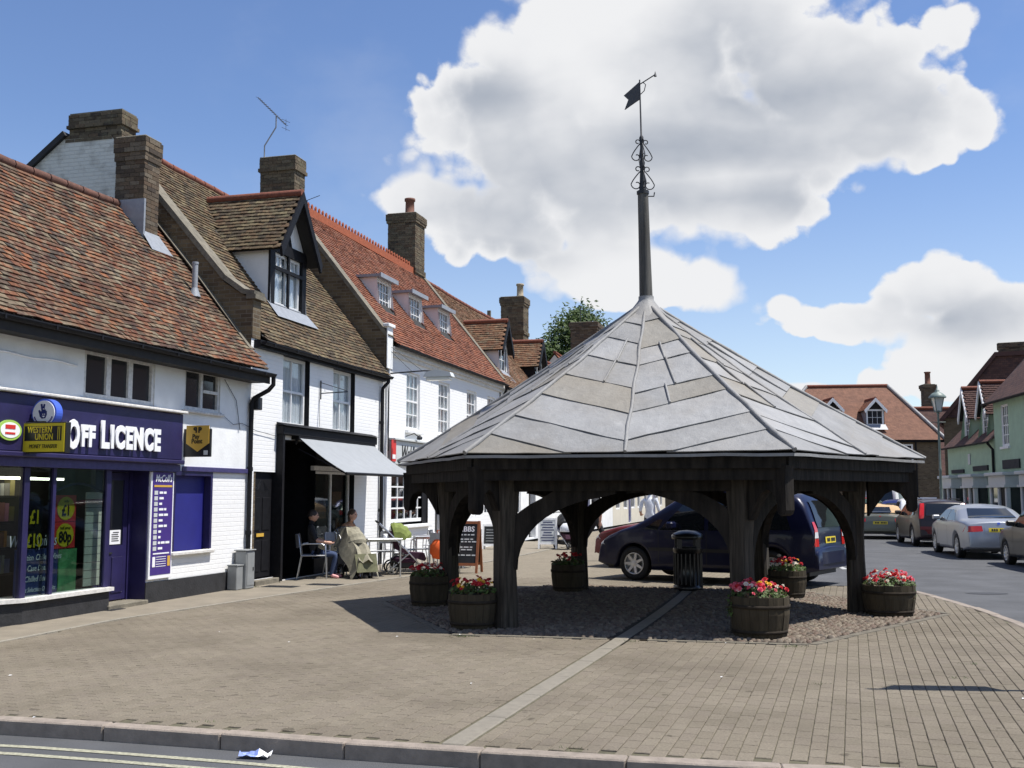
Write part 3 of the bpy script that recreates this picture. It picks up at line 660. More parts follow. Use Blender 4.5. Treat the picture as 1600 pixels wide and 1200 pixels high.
# ------------------------------------------------------------------ the market cross
mc = thing('market_cross', 'open timber market cross with a six-sided lead roof and a tall pole', 'market cross', (CX, CY, 0))
SHIFT[mc.name] = (CX, CY, 0)
RP, RE, ZE, ZA = 3.05, 3.74, 2.06, 4.37
def cw(r, a, z): return Vector((CX + r * math.cos(a), CY + r * math.sin(a), z))
rp = random.Random(11)
POSTS = [(4.70, 14.85), (4.04, 17.60), (1.12, 18.27), (-.90, 15.75), (-.08, 13.12), (2.68, 12.60)]   # old posts, not quite regular
for k, a in enumerate(HEX):
    q = MB(); rings = []; c = Vector((*POSTS[k], 0)); e1 = cw(3.57, a, 0) - c; bk = e1.length / .515; e1.normalize(); e2 = Vector((-e1.y, e1.x, 0))
    prof = [(0, .155), (.12, .150), (.4, .138), (.75, .130), (1.1, .130), (1.35, .142), (1.6, .165), (1.84, .18)]
    ox, oy = rp.uniform(-.03, .03), rp.uniform(-.03, .03)
    for z, w in prof:
        w *= .86; t = z / 1.84; cc = c + Vector((ox * math.sin(3 * t), oy * math.sin(2.6 * t), z)); ch = 0.72
        pts = []
        for sx_, sy_ in ((1, -ch), (1, ch), (ch, 1), (-ch, 1), (-1, ch), (-1, -ch), (-ch, -1), (ch, -1)):
            pts.append(cc + e1 * sx_ * w * rp.uniform(.94, 1.04) + e2 * sy_ * w * rp.uniform(.94, 1.04))
        rings.append(pts)
    vs = [p for g_ in rings for p in g_]
    q.mesh(vs, [(i * 8 + j, i * 8 + (j + 1) % 8, (i + 1) * 8 + (j + 1) % 8, (i + 1) * 8 + j) for i in range(len(rings) - 1) for j in range(8)] + [tuple(range(8)), tuple(range(len(vs) - 8, len(vs)))])
    q.build('post', 'oak_grey', mc)
    # bracket from post to eaves corner, with its pendant
    q = MB(); poly = [(0.12, 1.0 + .30), (0.20, 1.47), (0.27, 1.60), (0.35, 1.655), (0.43, 1.60), (0.455, 1.50), (0.455, 1.42), (0.47, 1.375), (0.51, 1.355), (0.555, 1.375), (0.575, 1.42), (0.575, 1.80), (0.59, 1.92), (0.12, 1.92)]
    q.prism(poly, lambda r, z, t: c + e1 * (r * bk if r < .44 else (r - .515) + .515 * bk) + e2 * t + Vector((0, 0, z)), -0.075, 0.075); q.build('bracket', 'oak_black', mc)
for k in range(6):
    a, a2 = HEX[k], HEX[(k + 1) % 6]
    A, B = Vector((*POSTS[k], 0)), Vector((*POSTS[(k + 1) % 6], 0)); d = (B - A).normalized(); n = Vector((d.y, -d.x, 0)); l = (B - A).length
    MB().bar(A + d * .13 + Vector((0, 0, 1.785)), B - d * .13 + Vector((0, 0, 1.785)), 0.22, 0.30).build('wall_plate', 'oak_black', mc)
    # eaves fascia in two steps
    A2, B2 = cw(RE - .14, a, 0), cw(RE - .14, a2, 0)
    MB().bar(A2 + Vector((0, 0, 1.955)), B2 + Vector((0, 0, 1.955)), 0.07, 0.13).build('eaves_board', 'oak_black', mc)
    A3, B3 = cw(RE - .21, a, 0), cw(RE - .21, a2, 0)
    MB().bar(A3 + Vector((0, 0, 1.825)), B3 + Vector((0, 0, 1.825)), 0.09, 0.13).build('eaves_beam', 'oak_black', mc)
    for sgn, org in ((1, A), (-1, B)):                       # curved braces
        q = MB(); inner = []; outer = []
        for i in range(13):
            t = i / 12; ang = math.pi * (1.0 - 0.47 * t)
            x = 1.47 + 1.33 * math.cos(ang); z = 0.72 + 0.89 * math.sin(ang) ** 0.9 if ang < math.pi else 0.72
            inner.append((x, z)); xo = 1.47 + 1.56 * math.cos(ang); zo = 0.94 + 0.84 * math.sin(ang) if i else 0.88
            outer.append((max(0.02, xo), min(1.70, zo)))
        rj = rp.uniform(-.03, .03)
        q.prism(inner + outer[::-1], lambda x, z, t: org + d * sgn * x + n * t + Vector((0, 0, z + rj * (1 if z < 1.6 else 0))), -0.06, 0.06)
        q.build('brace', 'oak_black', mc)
for k in range(3):
    MB().bar(cw(RP - .1, HEX[k], 1.90), cw(RP - .1, HEX[k + 3], 1.90), 0.16, 0.18).build('tie_beam', 'oak_black', mc)
APEX = Vector((CX, CY, ZA))
def sag(p):                                                  # the old roof sags between eaves and apex
    s_ = max(0, min(1, (ZA - p.z) / (ZA - ZE)))
    return p + Vector((0, 0, -0.055 * math.sin(math.pi * s_) + 0.014 * mnoise.noise(p * 1.1) + 0.006 * mnoise.noise(p * 3.3)))
for k in range(6):
    E0, E1 = cw(RE - .1, HEX[k], ZE - .06), cw(RE - .1, HEX[(k + 1) % 6], ZE - .06)
    for t in (0, .33, .67):
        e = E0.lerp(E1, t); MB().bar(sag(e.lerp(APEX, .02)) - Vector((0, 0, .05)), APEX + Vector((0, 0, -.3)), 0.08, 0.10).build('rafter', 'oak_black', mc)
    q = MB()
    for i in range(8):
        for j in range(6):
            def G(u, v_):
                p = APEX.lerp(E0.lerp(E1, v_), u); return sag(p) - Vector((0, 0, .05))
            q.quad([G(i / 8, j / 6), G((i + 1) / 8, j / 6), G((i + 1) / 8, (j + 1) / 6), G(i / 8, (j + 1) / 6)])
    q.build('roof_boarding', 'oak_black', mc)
BROWN = {(4, 0, 4), (4, 0, 7), (4, 1, 4), (4, 1, 1), (5, 0, 4), (5, 0, 1), (5, 0, 2), (3, 1, 3), (5, 1, 4), (3, 0, 5), (1, 0, 2), (2, 1, 4), (0, 1, 3)}
PALE = {(4, 0, 2), (4, 0, 5), (4, 1, 2), (4, 1, 3), (4, 1, 5), (5, 0, 5), (5, 1, 2), (3, 1, 4)}
rl = random.Random(21)
for k in range(6):
    E = [cw(RE, HEX[k], ZE), cw(RE, HEX[(k + 1) % 6], ZE)]; M = (E[0] + E[1]) / 2
    for h in range(2):
        hx = (E[h] - APEX); Lh = hx.length; hx.normalize(); am = M - APEX; mx = am.dot(hx); hy = (am - hx * mx); my = hy.length; hy.normalize()
        nn = hx.cross(hy); nn = nn if nn.z > 0 else -nn
        ymax = lambda t: t * my / mx if t <= mx else (Lh - t) / (Lh - mx) * my
        cuts = [0.16, .62, 1.15, 1.70, 2.25, 2.78, 3.30, 3.85, Lh]
        cuts = [c + (rl.uniform(-.12, .12) if 0 < i < 8 else 0) for i, c in enumerate(cuts)]
        for i in range(8):
            t0, t1 = cuts[i], cuts[i + 1] + (0.03 if i < 7 else 0)
            parts_ = [(0, 1)]
            if i in (2, 3) or (i == 4 and (k + h) % 2): sp = rl.uniform(.42, .62); parts_ = [(0, sp), (sp, 1)]
            for pi, (f0, f1) in enumerate(parts_):
                ts = sorted([t0 + (t1 - t0) * j / 5 for j in range(6)] + ([mx] if t0 < mx < t1 else [])); NJ = 6; q = MB(); g_ = []
                for lay in (1, 0):
                    for t in ts:
                        for j in range(NJ + 1):
                            f = f0 + (f1 - f0) * j / NJ; yv = ymax(t) * f; lift = 0.010 + 0.016 * (t - t0) / (t1 - t0) + 0.012 * lay
                            g_.append(sag(APEX + hx * t + hy * yv) + nn * (lift + 0.011 * mnoise.noise(Vector((t * 3 + k * 9, yv * 3 + h * 7 + i, i * 3.1)))))
                NT_ = len(ts); w = NJ + 1; off = NT_ * w; fs = []
                for r_ in range(NT_ - 1):
                    for j in range(NJ):
                        fs.append((r_ * w + j, r_ * w + j + 1, (r_ + 1) * w + j + 1, (r_ + 1) * w + j))
                bd = [j for j in range(w)] + [r_ * w + NJ for r_ in range(1, NT_)] + [(NT_ - 1) * w + j for j in range(NJ - 1, -1, -1)] + [r_ * w for r_ in range(NT_ - 2, 0, -1)]
                nb = len(bd)
                q.mesh(g_, fs, 0, True); q.mesh([g_[x] for x in bd] + [g_[x + off] for x in bd], [(x, (x + 1) % nb, nb + (x + 1) % nb, nb + x) for x in range(nb)], 0)
                mt = 'lead_brown' if (k, h, i) in BROWN and pi == 0 else ('lead_pale' if (k, h, i) in PALE else ('lead' if rl.random() < .8 else 'lead_pale'))
                q.build('lead_sheet', mt, mc, fix=False)
                if pi == 1:                                  # short standing seam between two pieces
                    MB().tube([sag(APEX + hx * t + hy * ymax(t) * f0) + nn * .042 for t in (t0, (t0 + t1) / 2, t1)], .016, 6).build('seam_roll', 'lead', mc)
def roll(a, r, name):
    pts = []
    for i in range(19):
        t = 0.05 + 0.955 * i / 18; p = sag(APEX.lerp(a, t)); w = 0.009 * math.sin(i * 1.3 + a.x * 3) * min(1, i / 5)
        side = Vector((-(a - APEX).y, (a - APEX).x, 0)).normalized()
        pts.append(p + side * w + Vector((0, 0, .038)))
    MB().tube(pts, [r * (1 + .28 * mnoise.noise(Vector((i * .9, a.y * 3, a.x)))) for i in range(19)], 8).build(name, 'lead', mc)
for k in range(6):
    roll(cw(RE + .01, HEX[k], ZE), .029, 'hip_roll'); roll((cw(RE, HEX[k], ZE) + cw(RE, HEX[(k + 1) % 6], ZE)) / 2, .022, 'seam_roll')
    A, B = cw(RE + .012, HEX[k], ZE - .03), cw(RE + .012, HEX[(k + 1) % 6], ZE - .03)
    q = MB(); pts = [A.lerp(B, i / 10) + Vector((0, 0, .012 * mnoise.noise(Vector((i * .7, k, 0))) - .005)) for i in range(11)]
    for i in range(10): q.bar(pts[i] + Vector((0, 0, .012)), pts[i + 1] + Vector((0, 0, .012)), .014, .034)
    q.build('drip_edge', 'lead', mc)
q = MB(); q.lathe([(0.40, ZA - .27), (0.30, ZA - .17), (0.20, ZA - .07), (0.13, ZA + .02), (0.112, ZA + .05), (0.112, ZA + .10)], 12, 0, (CX, CY, 0)); q.build('lead_cap', 'lead_pale', mc)
TL = (-0.055, 0.0)                                            # the old pole leans a little
def ptop(z): f = (z - ZA) / 3.3; return Vector((CX + TL[0] * f, CY + TL[1] * f, z))
q = MB(); q.tube([ptop(4.40), ptop(4.9), ptop(5.4), ptop(5.9), ptop(6.02)], [.098, .090, .084, .079, .077], 8); pole = q.build('pole', 'oak_pole', mc)
MB().tube([ptop(6.0), ptop(6.05)], .092, 8).build('pole_collar', 'iron', pole)
q = MB(); q.tube([ptop(6.05), ptop(6.15), ptop(6.40), ptop(6.47), ptop(6.53), ptop(6.75), ptop(6.86), ptop(6.9), ptop(7.75)], [.055, .05, .034, .048, .030, .024, .036, .014, .011], 6); q.build('finial_rod', 'iron', mc)
def scroll(base, h, w, ang, rev=False):
    pts = []; e = Vector((math.cos(ang), math.sin(ang), 0))
    for i in range(15):                                      # small curl at the bottom, S up to a curl at the top
        t = i / 14; th = -math.pi * 1.6 + t * math.pi * 1.6; rr = w * (.16 + .34 * t); pts.append((w * .55 + rr * math.cos(th), w * .45 + rr * math.sin(th)))
    x0, z0 = pts[-1]
    for i in range(1, 7): t = i / 6; pts.append((x0 + (w * .16 - x0) * t, z0 + (h * .72 - z0) * (t ** .8)))
    for i in range(1, 13): t = i / 12; th = math.pi - t * math.pi * 1.7; rr = w * .26 * (1 - .45 * t); pts.append((w * .16 + w * .26 + rr * math.cos(th), h * .72 + w * .12 + rr * math.sin(th)))
    q = MB(); q.tube([base + e * x + Vector((0, 0, z)) for x, z in pts], .0085, 5); q.build('iron_scroll', 'iron', mc)
for z, h, w in ((6.07, .40, .17), (6.50, .38, .15)):
    for a in (0.15, math.pi / 2 + .15, math.pi + .15, 1.5 * math.pi + .15): scroll(ptop(z), h, w, a)
MB().tube([ptop(6.0) + Vector((.08, 0, -.03)), ptop(6.0) + Vector((.16, 0, -.03)), ptop(6.0) + Vector((.17, 0, .03))], .01, 5).build('iron_hook', 'iron', mc)
vn = Vector((.39, -.82, 0)).normalized(); vz = ptop(7.62)
q = MB(); q.prism([(0, -.17), (-.43, -.19), (-.32, -.07), (-.45, .04), (0, .10)], lambda a, z, t: vz + vn * a + Vector((0, 0, z)) + Vector((-vn.y, vn.x, 0)) * t, -.006, .006); vane = q.build('vane_flag', 'iron', mc)
q = MB(); q.tube([vz + vn * .0 + Vector((0, 0, .06)), vz + vn * .42 + Vector((0, 0, .06))], .009, 5); q.tube([vz + vn * .02 + Vector((0, 0, -.1)), vz + vn * .12 + Vector((0, 0, -.08)), vz + vn * .16 + Vector((0, 0, .0)), vz + vn * .1 + Vector((0, 0, .05))], .007, 5)
q.lathe([(.022, 0), (.001, .08)], 6, 0, tuple(vz + vn * .42 + Vector((0, 0, .03)))); q.build('vane_pointer', 'iron', mc)

# ------------------------------------------------------------------ flower barrels
def barrel_proto():
    t = thing('flower_barrel', 'x', 'planter')
    rt, rb, h, ns = .30, .262, .55, 20
    q = MB(); a = math.pi / ns * .97; prof = [(0, rb), (.15, rb + .022), (.32, rt + .002), (h, rt)]
    vs = []
    for z, r in prof:
        for s_ in (-1, 1):
            vs.append((r * math.cos(a * s_), r * math.sin(a * s_), z)); vs.append(((r - .025) * math.cos(a * s_), (r - .025) * math.sin(a * s_), z))
    fs = []
    for i in range(3):
        o4 = i * 4; fs += [(o4, o4 + 2, o4 + 6, o4 + 4), (o4 + 1, o4 + 5, o4 + 7, o4 + 3), (o4, o4 + 4, o4 + 5, o4 + 1), (o4 + 2, o4 + 3, o4 + 7, o4 + 6)]
    fs += [(12, 14, 15, 13)]
    q.mesh(vs, fs); so = q.build('stave', 'barrel_oak', t)
    for k in range(1, ns): piece('stave', so.data, t, Matrix.Rotation(2 * math.pi * k / ns, 4, 'Z') @ Matrix.Translation((rp.uniform(-.004, .004), 0, rp.uniform(-.006, .006))))
    for z, r in ((.07, rb + .012), (.40, rt + .003)):
        MB().lathe([(r, z), (r + .007, z + .001), (r + .009, z + .045), (r + .002, z + .046)], 28).build('hoop', 'barrel_hoop', t)
    MB().lathe([(rt - .02, h - .06), (.1, h - .02), (.001, h - .02)], 16).build('soil', 'soil', t)
    return t
BP = barrel_proto()
BAR = [((-1.18, 15.72), .98, 'flower barrel of dark red blooms in deep shade beside the leftmost post', dict(petal_red=50, petal_white=4)),
       ((-0.47, 13.12), .98, 'flower barrel at the front left post with yellow and dark red blooms', dict(petal_red=46, petal_yellow=10, petal_white=3)),
       ((.93, 18.0), .94, 'dark flower barrel behind the rear left post under the roof', dict(petal_red=30, petal_white=3)),
       ((2.79, 12.32), 1.10, 'flower barrel with pink, yellow and white blooms at the front right post', dict(petal_red=22, petal_pink=34, petal_yellow=6, petal_white=9)),
       ((4.28, 16.95), .96, 'flower barrel behind the front right post, in front of the people carrier', dict(petal_red=30, petal_pink=6, petal_yellow=5, petal_white=12)),
       ((5.00, 14.48), 1.12, 'sunlit flower barrel at the rightmost post with red and white blooms and trailing leaves', dict(petal_red=46, petal_pink=14, petal_white=18))]
BZ = [.80, .78, .86, .76, .80, .66]
for i, ((x, y), sc, lb, fl) in enumerate(BAR):
    t = BP if i == 0 else dup(BP); t.location = (x, y, 0.0); t.rotation_euler = (0, 0, rp.uniform(0, 6)); t.scale = (sc, sc, sc * BZ[i]); t['label'] = lb; t['group'] = 'wooden flower barrels round the market cross'
    rr = random.Random(40 + i)
    f = thing('bedding_plant', 'clump of bedding flowers growing in the ' + lb.split(' with ')[0].split(' of ')[0], 'flowers', (x, y, .50 * sc * BZ[i] + .01), 0, 'bedding flowers in the barrels'); f['label'] = ['dark red flowers growing in the barrel by the leftmost post', 'yellow and dark red flowers in the barrel by the front left post', 'dark flowers in the barrel by the rear left post', 'pink, yellow and white flowers in the large front right barrel', 'mixed flowers with one tall white bloom in the barrel by the people carrier', 'red and white flowers in the sunlit barrel by the rightmost post'][i]
    q = MB()
    for k in range(420):
        a, r = rr.uniform(0, 6.283), .29 * sc * math.sqrt(rr.random()); z = .02 + (.12 - .8 * r * r) * rr.uniform(.1, 1); p = Vector((r * math.cos(a), r * math.sin(a), z))
        if i == 5 and k < 60: a = rr.uniform(-.8, .5); p = Vector((.33 * math.cos(a), .33 * math.sin(a), .06 - rr.random() ** 2 * .22))
        if i == 3 and k < 40: p = Vector((-.33 + rr.uniform(-.03, .02), -.05 + rr.uniform(-.06, .06), .05 - rr.random() * .25))
        l = rr.uniform(.02, .04); d1 = Vector((rr.gauss(0, 1), rr.gauss(0, 1), rr.gauss(.2, .6))).normalized(); d2 = d1.orthogonal().normalized()
        q.quad([p - d2 * l * .5, p + d1 * l, p + d2 * l * .5, p - d1 * l * .8])
    q.build('foliage', 'leaf_bedding', f, fix=False)
    for pm2, cnt in fl.items():
        q = MB(); spots = [rr.uniform(0, 6.283) for _ in range(3)]
        for k in range(cnt):
            a = rr.uniform(0, 6.283) if pm2 in ('petal_red', 'petal_white') else spots[k % 3] + rr.gauss(0, .5); r = .285 * sc * math.sqrt(rr.uniform(.05, 1)); z = .05 + .13 - .9 * r * r + rr.uniform(-.02, .05)
            if i == 4 and pm2 == 'petal_white' and k < 4: a, r, z = 2.6, .12, .25
            c0 = Vector((r * math.cos(a), r * math.sin(a), z)); up = Vector((math.cos(a) * r * 2.2 + rr.gauss(0, .3), math.sin(a) * r * 2.2 + rr.gauss(0, .3) - .3, 1)).normalized(); x_ = up.orthogonal().normalized(); y_ = up.cross(x_); pr = rr.uniform(.020, .034)
            for lay, (rad, hh) in enumerate(((1.0, 0.0), (.66, .35), (.34, .55))):
                for j in range(6):
                    th = 1.047 * j + lay * .5; m1 = x_ * math.cos(th) + y_ * math.sin(th); m2 = up.cross(m1)
                    q.quad([c0 + up * pr * hh * .5, c0 + m1 * pr * rad * .75 + m2 * pr * rad * .45 + up * pr * (hh + .15), c0 + m1 * pr * rad * 1.1 + up * pr * hh * .8, c0 + m1 * pr * rad * .75 - m2 * pr * rad * .45 + up * pr * (hh + .15)])
        q.build({'petal_red': 'red_blossom', 'petal_pink': 'pink_blossom', 'petal_white': 'white_blossom', 'petal_yellow': 'yellow_blossom'}[pm2], pm2, f, fix=False)
# ------------------------------------------------------------------ houses
C1 = Vector((-4.62543, 18.89605, 0)); DV = Vector((0.26281, 0.96485, 0)); NV = Vector((0.96485, -0.26281, 0))
FROT = math.atan2(DV.y, DV.x)
def fw(u, v, z): return C1 + DV * u - NV * v + Vector((0, 0, z))       # street-front coordinates to world (v runs into the house)
rh = random.Random(17)
brickmat('far_tile_pink', [(0.20, 0.105, 0.072), (0.235, 0.12, 0.08), (0.175, 0.092, 0.065)], (0.12, 0.06, 0.04), 0.5, 0.45, 0.17, 0.10, 0.008)
brickmat('far_tile_dark', [(0.085, 0.045, 0.04), (0.12, 0.065, 0.052), (0.07, 0.042, 0.04)], (0.04, 0.025, 0.022), 0.5, 0.35, 0.17, 0.10, 0.008)
brickmat('far_tile_red', [(0.24, 0.085, 0.045), (0.20, 0.075, 0.045), (0.28, 0.10, 0.05)], (0.10, 0.045, 0.03), 0.5, 0.35, 0.17, 0.10, 0.008)
def house(name, label, u0):
    return thing(name, label, 'building', fw(u0, 0, 0), FROT, None, (u0, 0, 0))
def wallface(mb, u0, u1, z0, z1, v, holes=(), m=0, fn=None):
    """front wall cut round its openings; holes = (ua, ub, za, zb, depth, reveal material, back material)"""
    fn = fn or (lambda u, vv, z: (u, vv, z))
    us = sorted({u0, u1, *[min(max(x, u0), u1) for h in holes for x in h[:2]]}); zs = sorted({z0, z1, *[min(max(x, z0), z1) for h in holes for x in h[2:4]]})
    for i in range(len(us) - 1):
        for j in range(len(zs) - 1):
            cu, cz = (us[i] + us[i + 1]) / 2, (zs[j] + zs[j + 1]) / 2
            if any(h[0] < cu < h[1] and h[2] < cz < h[3] for h in holes): continue
            mb.quad([fn(us[i], v, zs[j]), fn(us[i + 1], v, zs[j]), fn(us[i + 1], v, zs[j + 1]), fn(us[i], v, zs[j + 1])], m)
    for ua, ub, za, zb, d, mr, mk in holes:
        q = [(ua, za), (ub, za), (ub, zb), (ua, zb)]
        for i in range(4):
            a, c = q[i], q[(i + 1) % 4]; mb.quad([fn(a[0], v, a[1]), fn(c[0], v, c[1]), fn(c[0], v + d, c[1]), fn(a[0], v + d, a[1])], mr)
        mb.quad([fn(*p[:1], v + d, p[1]) for p in q], mk)
    return mb
def window(h, u0, u1, z0, z1, v, nx=1, ny=1, fmat='white_paint', fw_=.055, bar=.022, sash=False, glass='dark_glass', curtain=None, label=None, perlight=False, d=.05):
    q = MB()
    q.box(u0, u0 + fw_, v, v + d, z0, z1); q.box(u1 - fw_, u1, v, v + d, z0, z1); q.box(u0 + fw_, u1 - fw_, v + .001, v + d, z1 - fw_, z1); q.box(u0 + fw_, u1 - fw_, v + .001, v + d, z0, z0 + fw_ * 1.2)
    iu0, iu1, iz0, iz1 = u0 + fw_, u1 - fw_, z0 + fw_ * 1.2, z1 - fw_; zm = (iz0 + iz1) / 2
    if sash: q.box(iu0, iu1, v + .004, v + d, zm - .022, zm + .022)
    spans = [(iz0, zm - .022), (zm + .022, iz1)] if sash else [(iz0, iz1)]
    for si, (a, c) in enumerate(spans):
        for i in range(1, nx): u = iu0 + (iu1 - iu0) * i / nx; q.box(u - bar / 2, u + bar / 2, v + .008, v + d - .005, a, c)
        for j in range(1, ny): z = a + (c - a) * j / ny; q.box(iu0, iu1, v + .010, v + d - .006, z - bar / 2, z + bar / 2)
    f = q.build('window', fmat, h)
    if label: f['label'] = label
    gv = v + d * .6
    if perlight:
        for i in range(nx):
            for j in range(ny):
                a, c = iu0 + (iu1 - iu0) * i / nx, iu0 + (iu1 - iu0) * (i + 1) / nx; e, g_ = iz0 + (iz1 - iz0) * j / ny, iz0 + (iz1 - iz0) * (j + 1) / ny
                MB().box(a + .004, c - .004, gv - .003, gv + .003, e + .004, g_ - .004).build('pane', glass, f)
    else:
        for a, c in spans: MB().box(iu0 - .005, iu1 + .005, gv - .003, gv + .003, a - .004, c + .004).build('pane', glass, f)
    if curtain:
        q = MB(); n = 26; cover = curtain if isinstance(curtain, float) else 1.0
        for (a, c) in (((u0, u0 + (u1 - u0) * cover / 2)), ((u1 - (u1 - u0) * cover / 2, u1))):
            for i in range(n):
                x0, x1 = a + (c - a) * i / n, a + (c - a) * (i + 1) / n; w = lambda i: .02 * math.sin(i * 1.9) + .012 * math.sin(i * .7)
                q.quad([(x0, v + d + .03 + w(i), z0), (x1, v + d + .03 + w(i + 1), z0), (x1, v + d + .03 + w(i + 1), z1), (x0, v + d + .03 + w(i), z1)], 0, True)
        q.build('curtain', 'net_curtain', f, fix=False)
    return f
def tiles(parent, P, a0, a1, L, mat, keep=lambda a, b: True, npieces=0, w=.165, g=.10, near=None, lift=.026, seed=1):
    """clay tiles laid in courses on the surface P(a, b); the nearest npieces are separate objects, the rest one mesh"""
    rr = random.Random(seed); spots = []
    nb = int(L / g); na = int((a1 - a0) / w)
    for j in range(nb):
        for i in range(-1, na + 1):
            a = a0 + (i + (.5 if j % 2 else 0) + .5) * w
            if a - w * .3 < a0 or a + w * .3 > a1: continue
            b_ = j * g + g * .5
            if keep(a, b_): spots.append((a, b_))
    if npieces: spots.sort(key=near)
    def geo(a, b_, mb, c=None):
        p = P(a, b_); U = (P(a + .05, b_) - p).normalized(); Sv = (P(a, b_ + .05) - p); Sv = (Sv - U * Sv.dot(U)).normalized(); n = U.cross(Sv); n = n if n.z > 0 else -n
        hw = w / 2 - .0025; th = .017; up = g * .75; dn = g * .5 + rr.uniform(-.004, .006); l0 = lift + rr.uniform(-.003, .005); l1 = .004; k = rr.gauss(0, .0035)
        c0, c1, c2, c3 = p - U * hw - Sv * dn, p + U * hw - Sv * dn, p + U * hw + Sv * up, p - U * hw + Sv * up
        t = [c0 + n * (l0 + th + k), c1 + n * (l0 + th - k), c2 + n * (l1 + th), c3 + n * (l1 + th), c0 + n * (l0 + k), c1 + n * (l0 - k), c2 + n * l1, c3 + n * l1]
        mb.mesh(t, [(0, 1, 2, 3), (4, 5, 1, 0), (4, 0, 3, 7), (1, 5, 6, 2)], 0)
    for a, b_ in spots[:npieces]:
        mb = MB(); geo(a, b_, mb); mb.build('tile', mat, parent, fix=False)
    if len(spots) > npieces:
        mb = MB()
        for a, b_ in spots[npieces:]: geo(a, b_, mb)
        o = mb.build('tile' if npieces else 'roof_tile', mat, parent, fix=False); o['kind'] = 'stuff'
def roof(h, u0, u1, ve, ze, vr, zr, mat, keep=lambda a, b: True, npieces=0, near=None, back=None, sagamt=.05, seed=1, ridge='ridge_red', bell=.0, tiled=True):
    L = math.hypot(vr - ve, zr - ze)
    def P(a, b_, q=0):
        t = b_ / L; s = -sagamt * math.sin(math.pi * max(0, min(1, (a - u0) / (u1 - u0)))) * (.4 + .6 * t) + .022 * mnoise.noise(Vector((a * .6, b_ * .7, seed))) + .010 * mnoise.noise(Vector((a * 2.1, b_ * 2.3, seed)))
        bl = bell * max(0, 1 - t * 3.2) ** 2
        return Vector((a, ve + (vr - ve) * t, ze + (zr - ze) * t + s + bl))
    q = MB(); nu = max(4, int((u1 - u0) / .6)); nb = 8
    for i in range(nu):
        for j in range(nb):
            a, c = u0 + (u1 - u0) * i / nu, u0 + (u1 - u0) * (i + 1) / nu
            q.quad([P(a, L * j / nb), P(c, L * j / nb), P(c, L * (j + 1) / nb), P(a, L * (j + 1) / nb)])
    if back is None: back = (vr + (vr - ve) * 1.0, ze)
    for i in range(nu):
        a, c = u0 + (u1 - u0) * i / nu, u0 + (u1 - u0) * (i + 1) / nu
        q.quad([P(a, L), P(c, L), (c, back[0], back[1]), (a, back[0], back[1])])
    rf = q.build('roof', 'soffit_dark' if tiled else mat, h, fix=False)
    if tiled: tiles(rf, P, u0, u1, L, mat, keep, npieces, near=near, seed=seed)
    x = u0 + .02
    while x < u1 - .1 and ridge:
        e = min(x + .40, u1 - .01); p0, p1 = P(x, L), P(e - .015, L); up = Vector((0, 0, .03)); q = MB()
        q.tube([p0 + up, p1 + up], [.088, .082], 8); q.build('ridge_tile', ridge, rf); x = e
    return rf, P, L
def gutter(h, u0, u1, v, z, r=.055):
    q = MB(); n = 7; pr = [(v + r * math.cos(math.pi + math.pi * k / n), z + r * math.sin(math.pi + math.pi * k / n)) for k in range(n + 1)]
    for k in range(n): q.quad([(u0, *pr[k]), (u1, *pr[k]), (u1, *pr[k + 1]), (u0, *pr[k + 1])], 0, True)
    q.quad([(u0, *p) for p in pr]); q.quad([(u1, *p) for p in pr])
    q.box(u0, u1, v - r - .004, v - r, z - .012, z + .006)
    x = u0 + .3
    while x < u1: q.box(x, x + .03, v - r - .007, v - r + .002, z - r, z + .01); x += .9
    return q.build('gutter', 'gutter_black', h, fix=False)
def downpipe(h, pts, r=.036, brackets=()):
    q = MB(); q.tube(pts, r, 8)
    for z in brackets: q.lathe([(r + .012, 0), (r + .012, .07)], 10, 0, (pts[-1][0], pts[-1][1], z))
    return q.build('downpipe', 'gutter_black', h)
def bricks(parent, x0, x1, y0, y1, z0, z1, mat, pieces=False, bl=.225, ch=.075, grow=0.0):
    """brick stack: every brick laid in bond round a mortar core"""
    x0 -= grow; x1 += grow; y0 -= grow; y1 += grow; mb = MB(); n = max(1, round((z1 - z0) / ch)); ch = (z1 - z0) / n; j = .008
    core = MB().box(x0 + .012, x1 - .012, y0 + .012, y1 - .012, z0, z1 - .01).build('mortar_core', 'mortar', parent)
    t = .10
    for c in range(n):
        za, zb = z0 + c * ch + j / 2, z0 + (c + 1) * ch - j / 2; ev = c % 2
        runs = [('x', x0, x1, y0, 1), ('x', x0, x1, y1, -1), ('y', y0 + t, y1 - t, x0, 1), ('y', y0 + t, y1 - t, x1, -1)] if ev else [('y', y0, y1, x0, 1), ('y', y0, y1, x1, -1), ('x', x0 + t, x1 - t, y0, 1), ('x', x0 + t, x1 - t, y1, -1)]
        for ax, a, e, f, sg in runs:
            k = max(1, round((e - a) / bl)); w = (e - a) / k
            for i in range(k):
                p = rh.gauss(0, .003); aa, ee = a + i * w + j / 2, a + (i + 1) * w - j / 2; f0, f1 = sorted((f - sg * max(-.004, p), f + sg * t))
                m_ = mb if not pieces else MB()
                if ax == 'x': m_.box(aa, ee, f0, f1, za, zb)
                else: m_.box(f0, f1, aa, ee, za, zb)
                if pieces: m_.build('brick', mat, parent, fix=False)
    if not pieces: o = mb.build('brickwork', mat, parent, fix=False); o['kind'] = 'stuff'
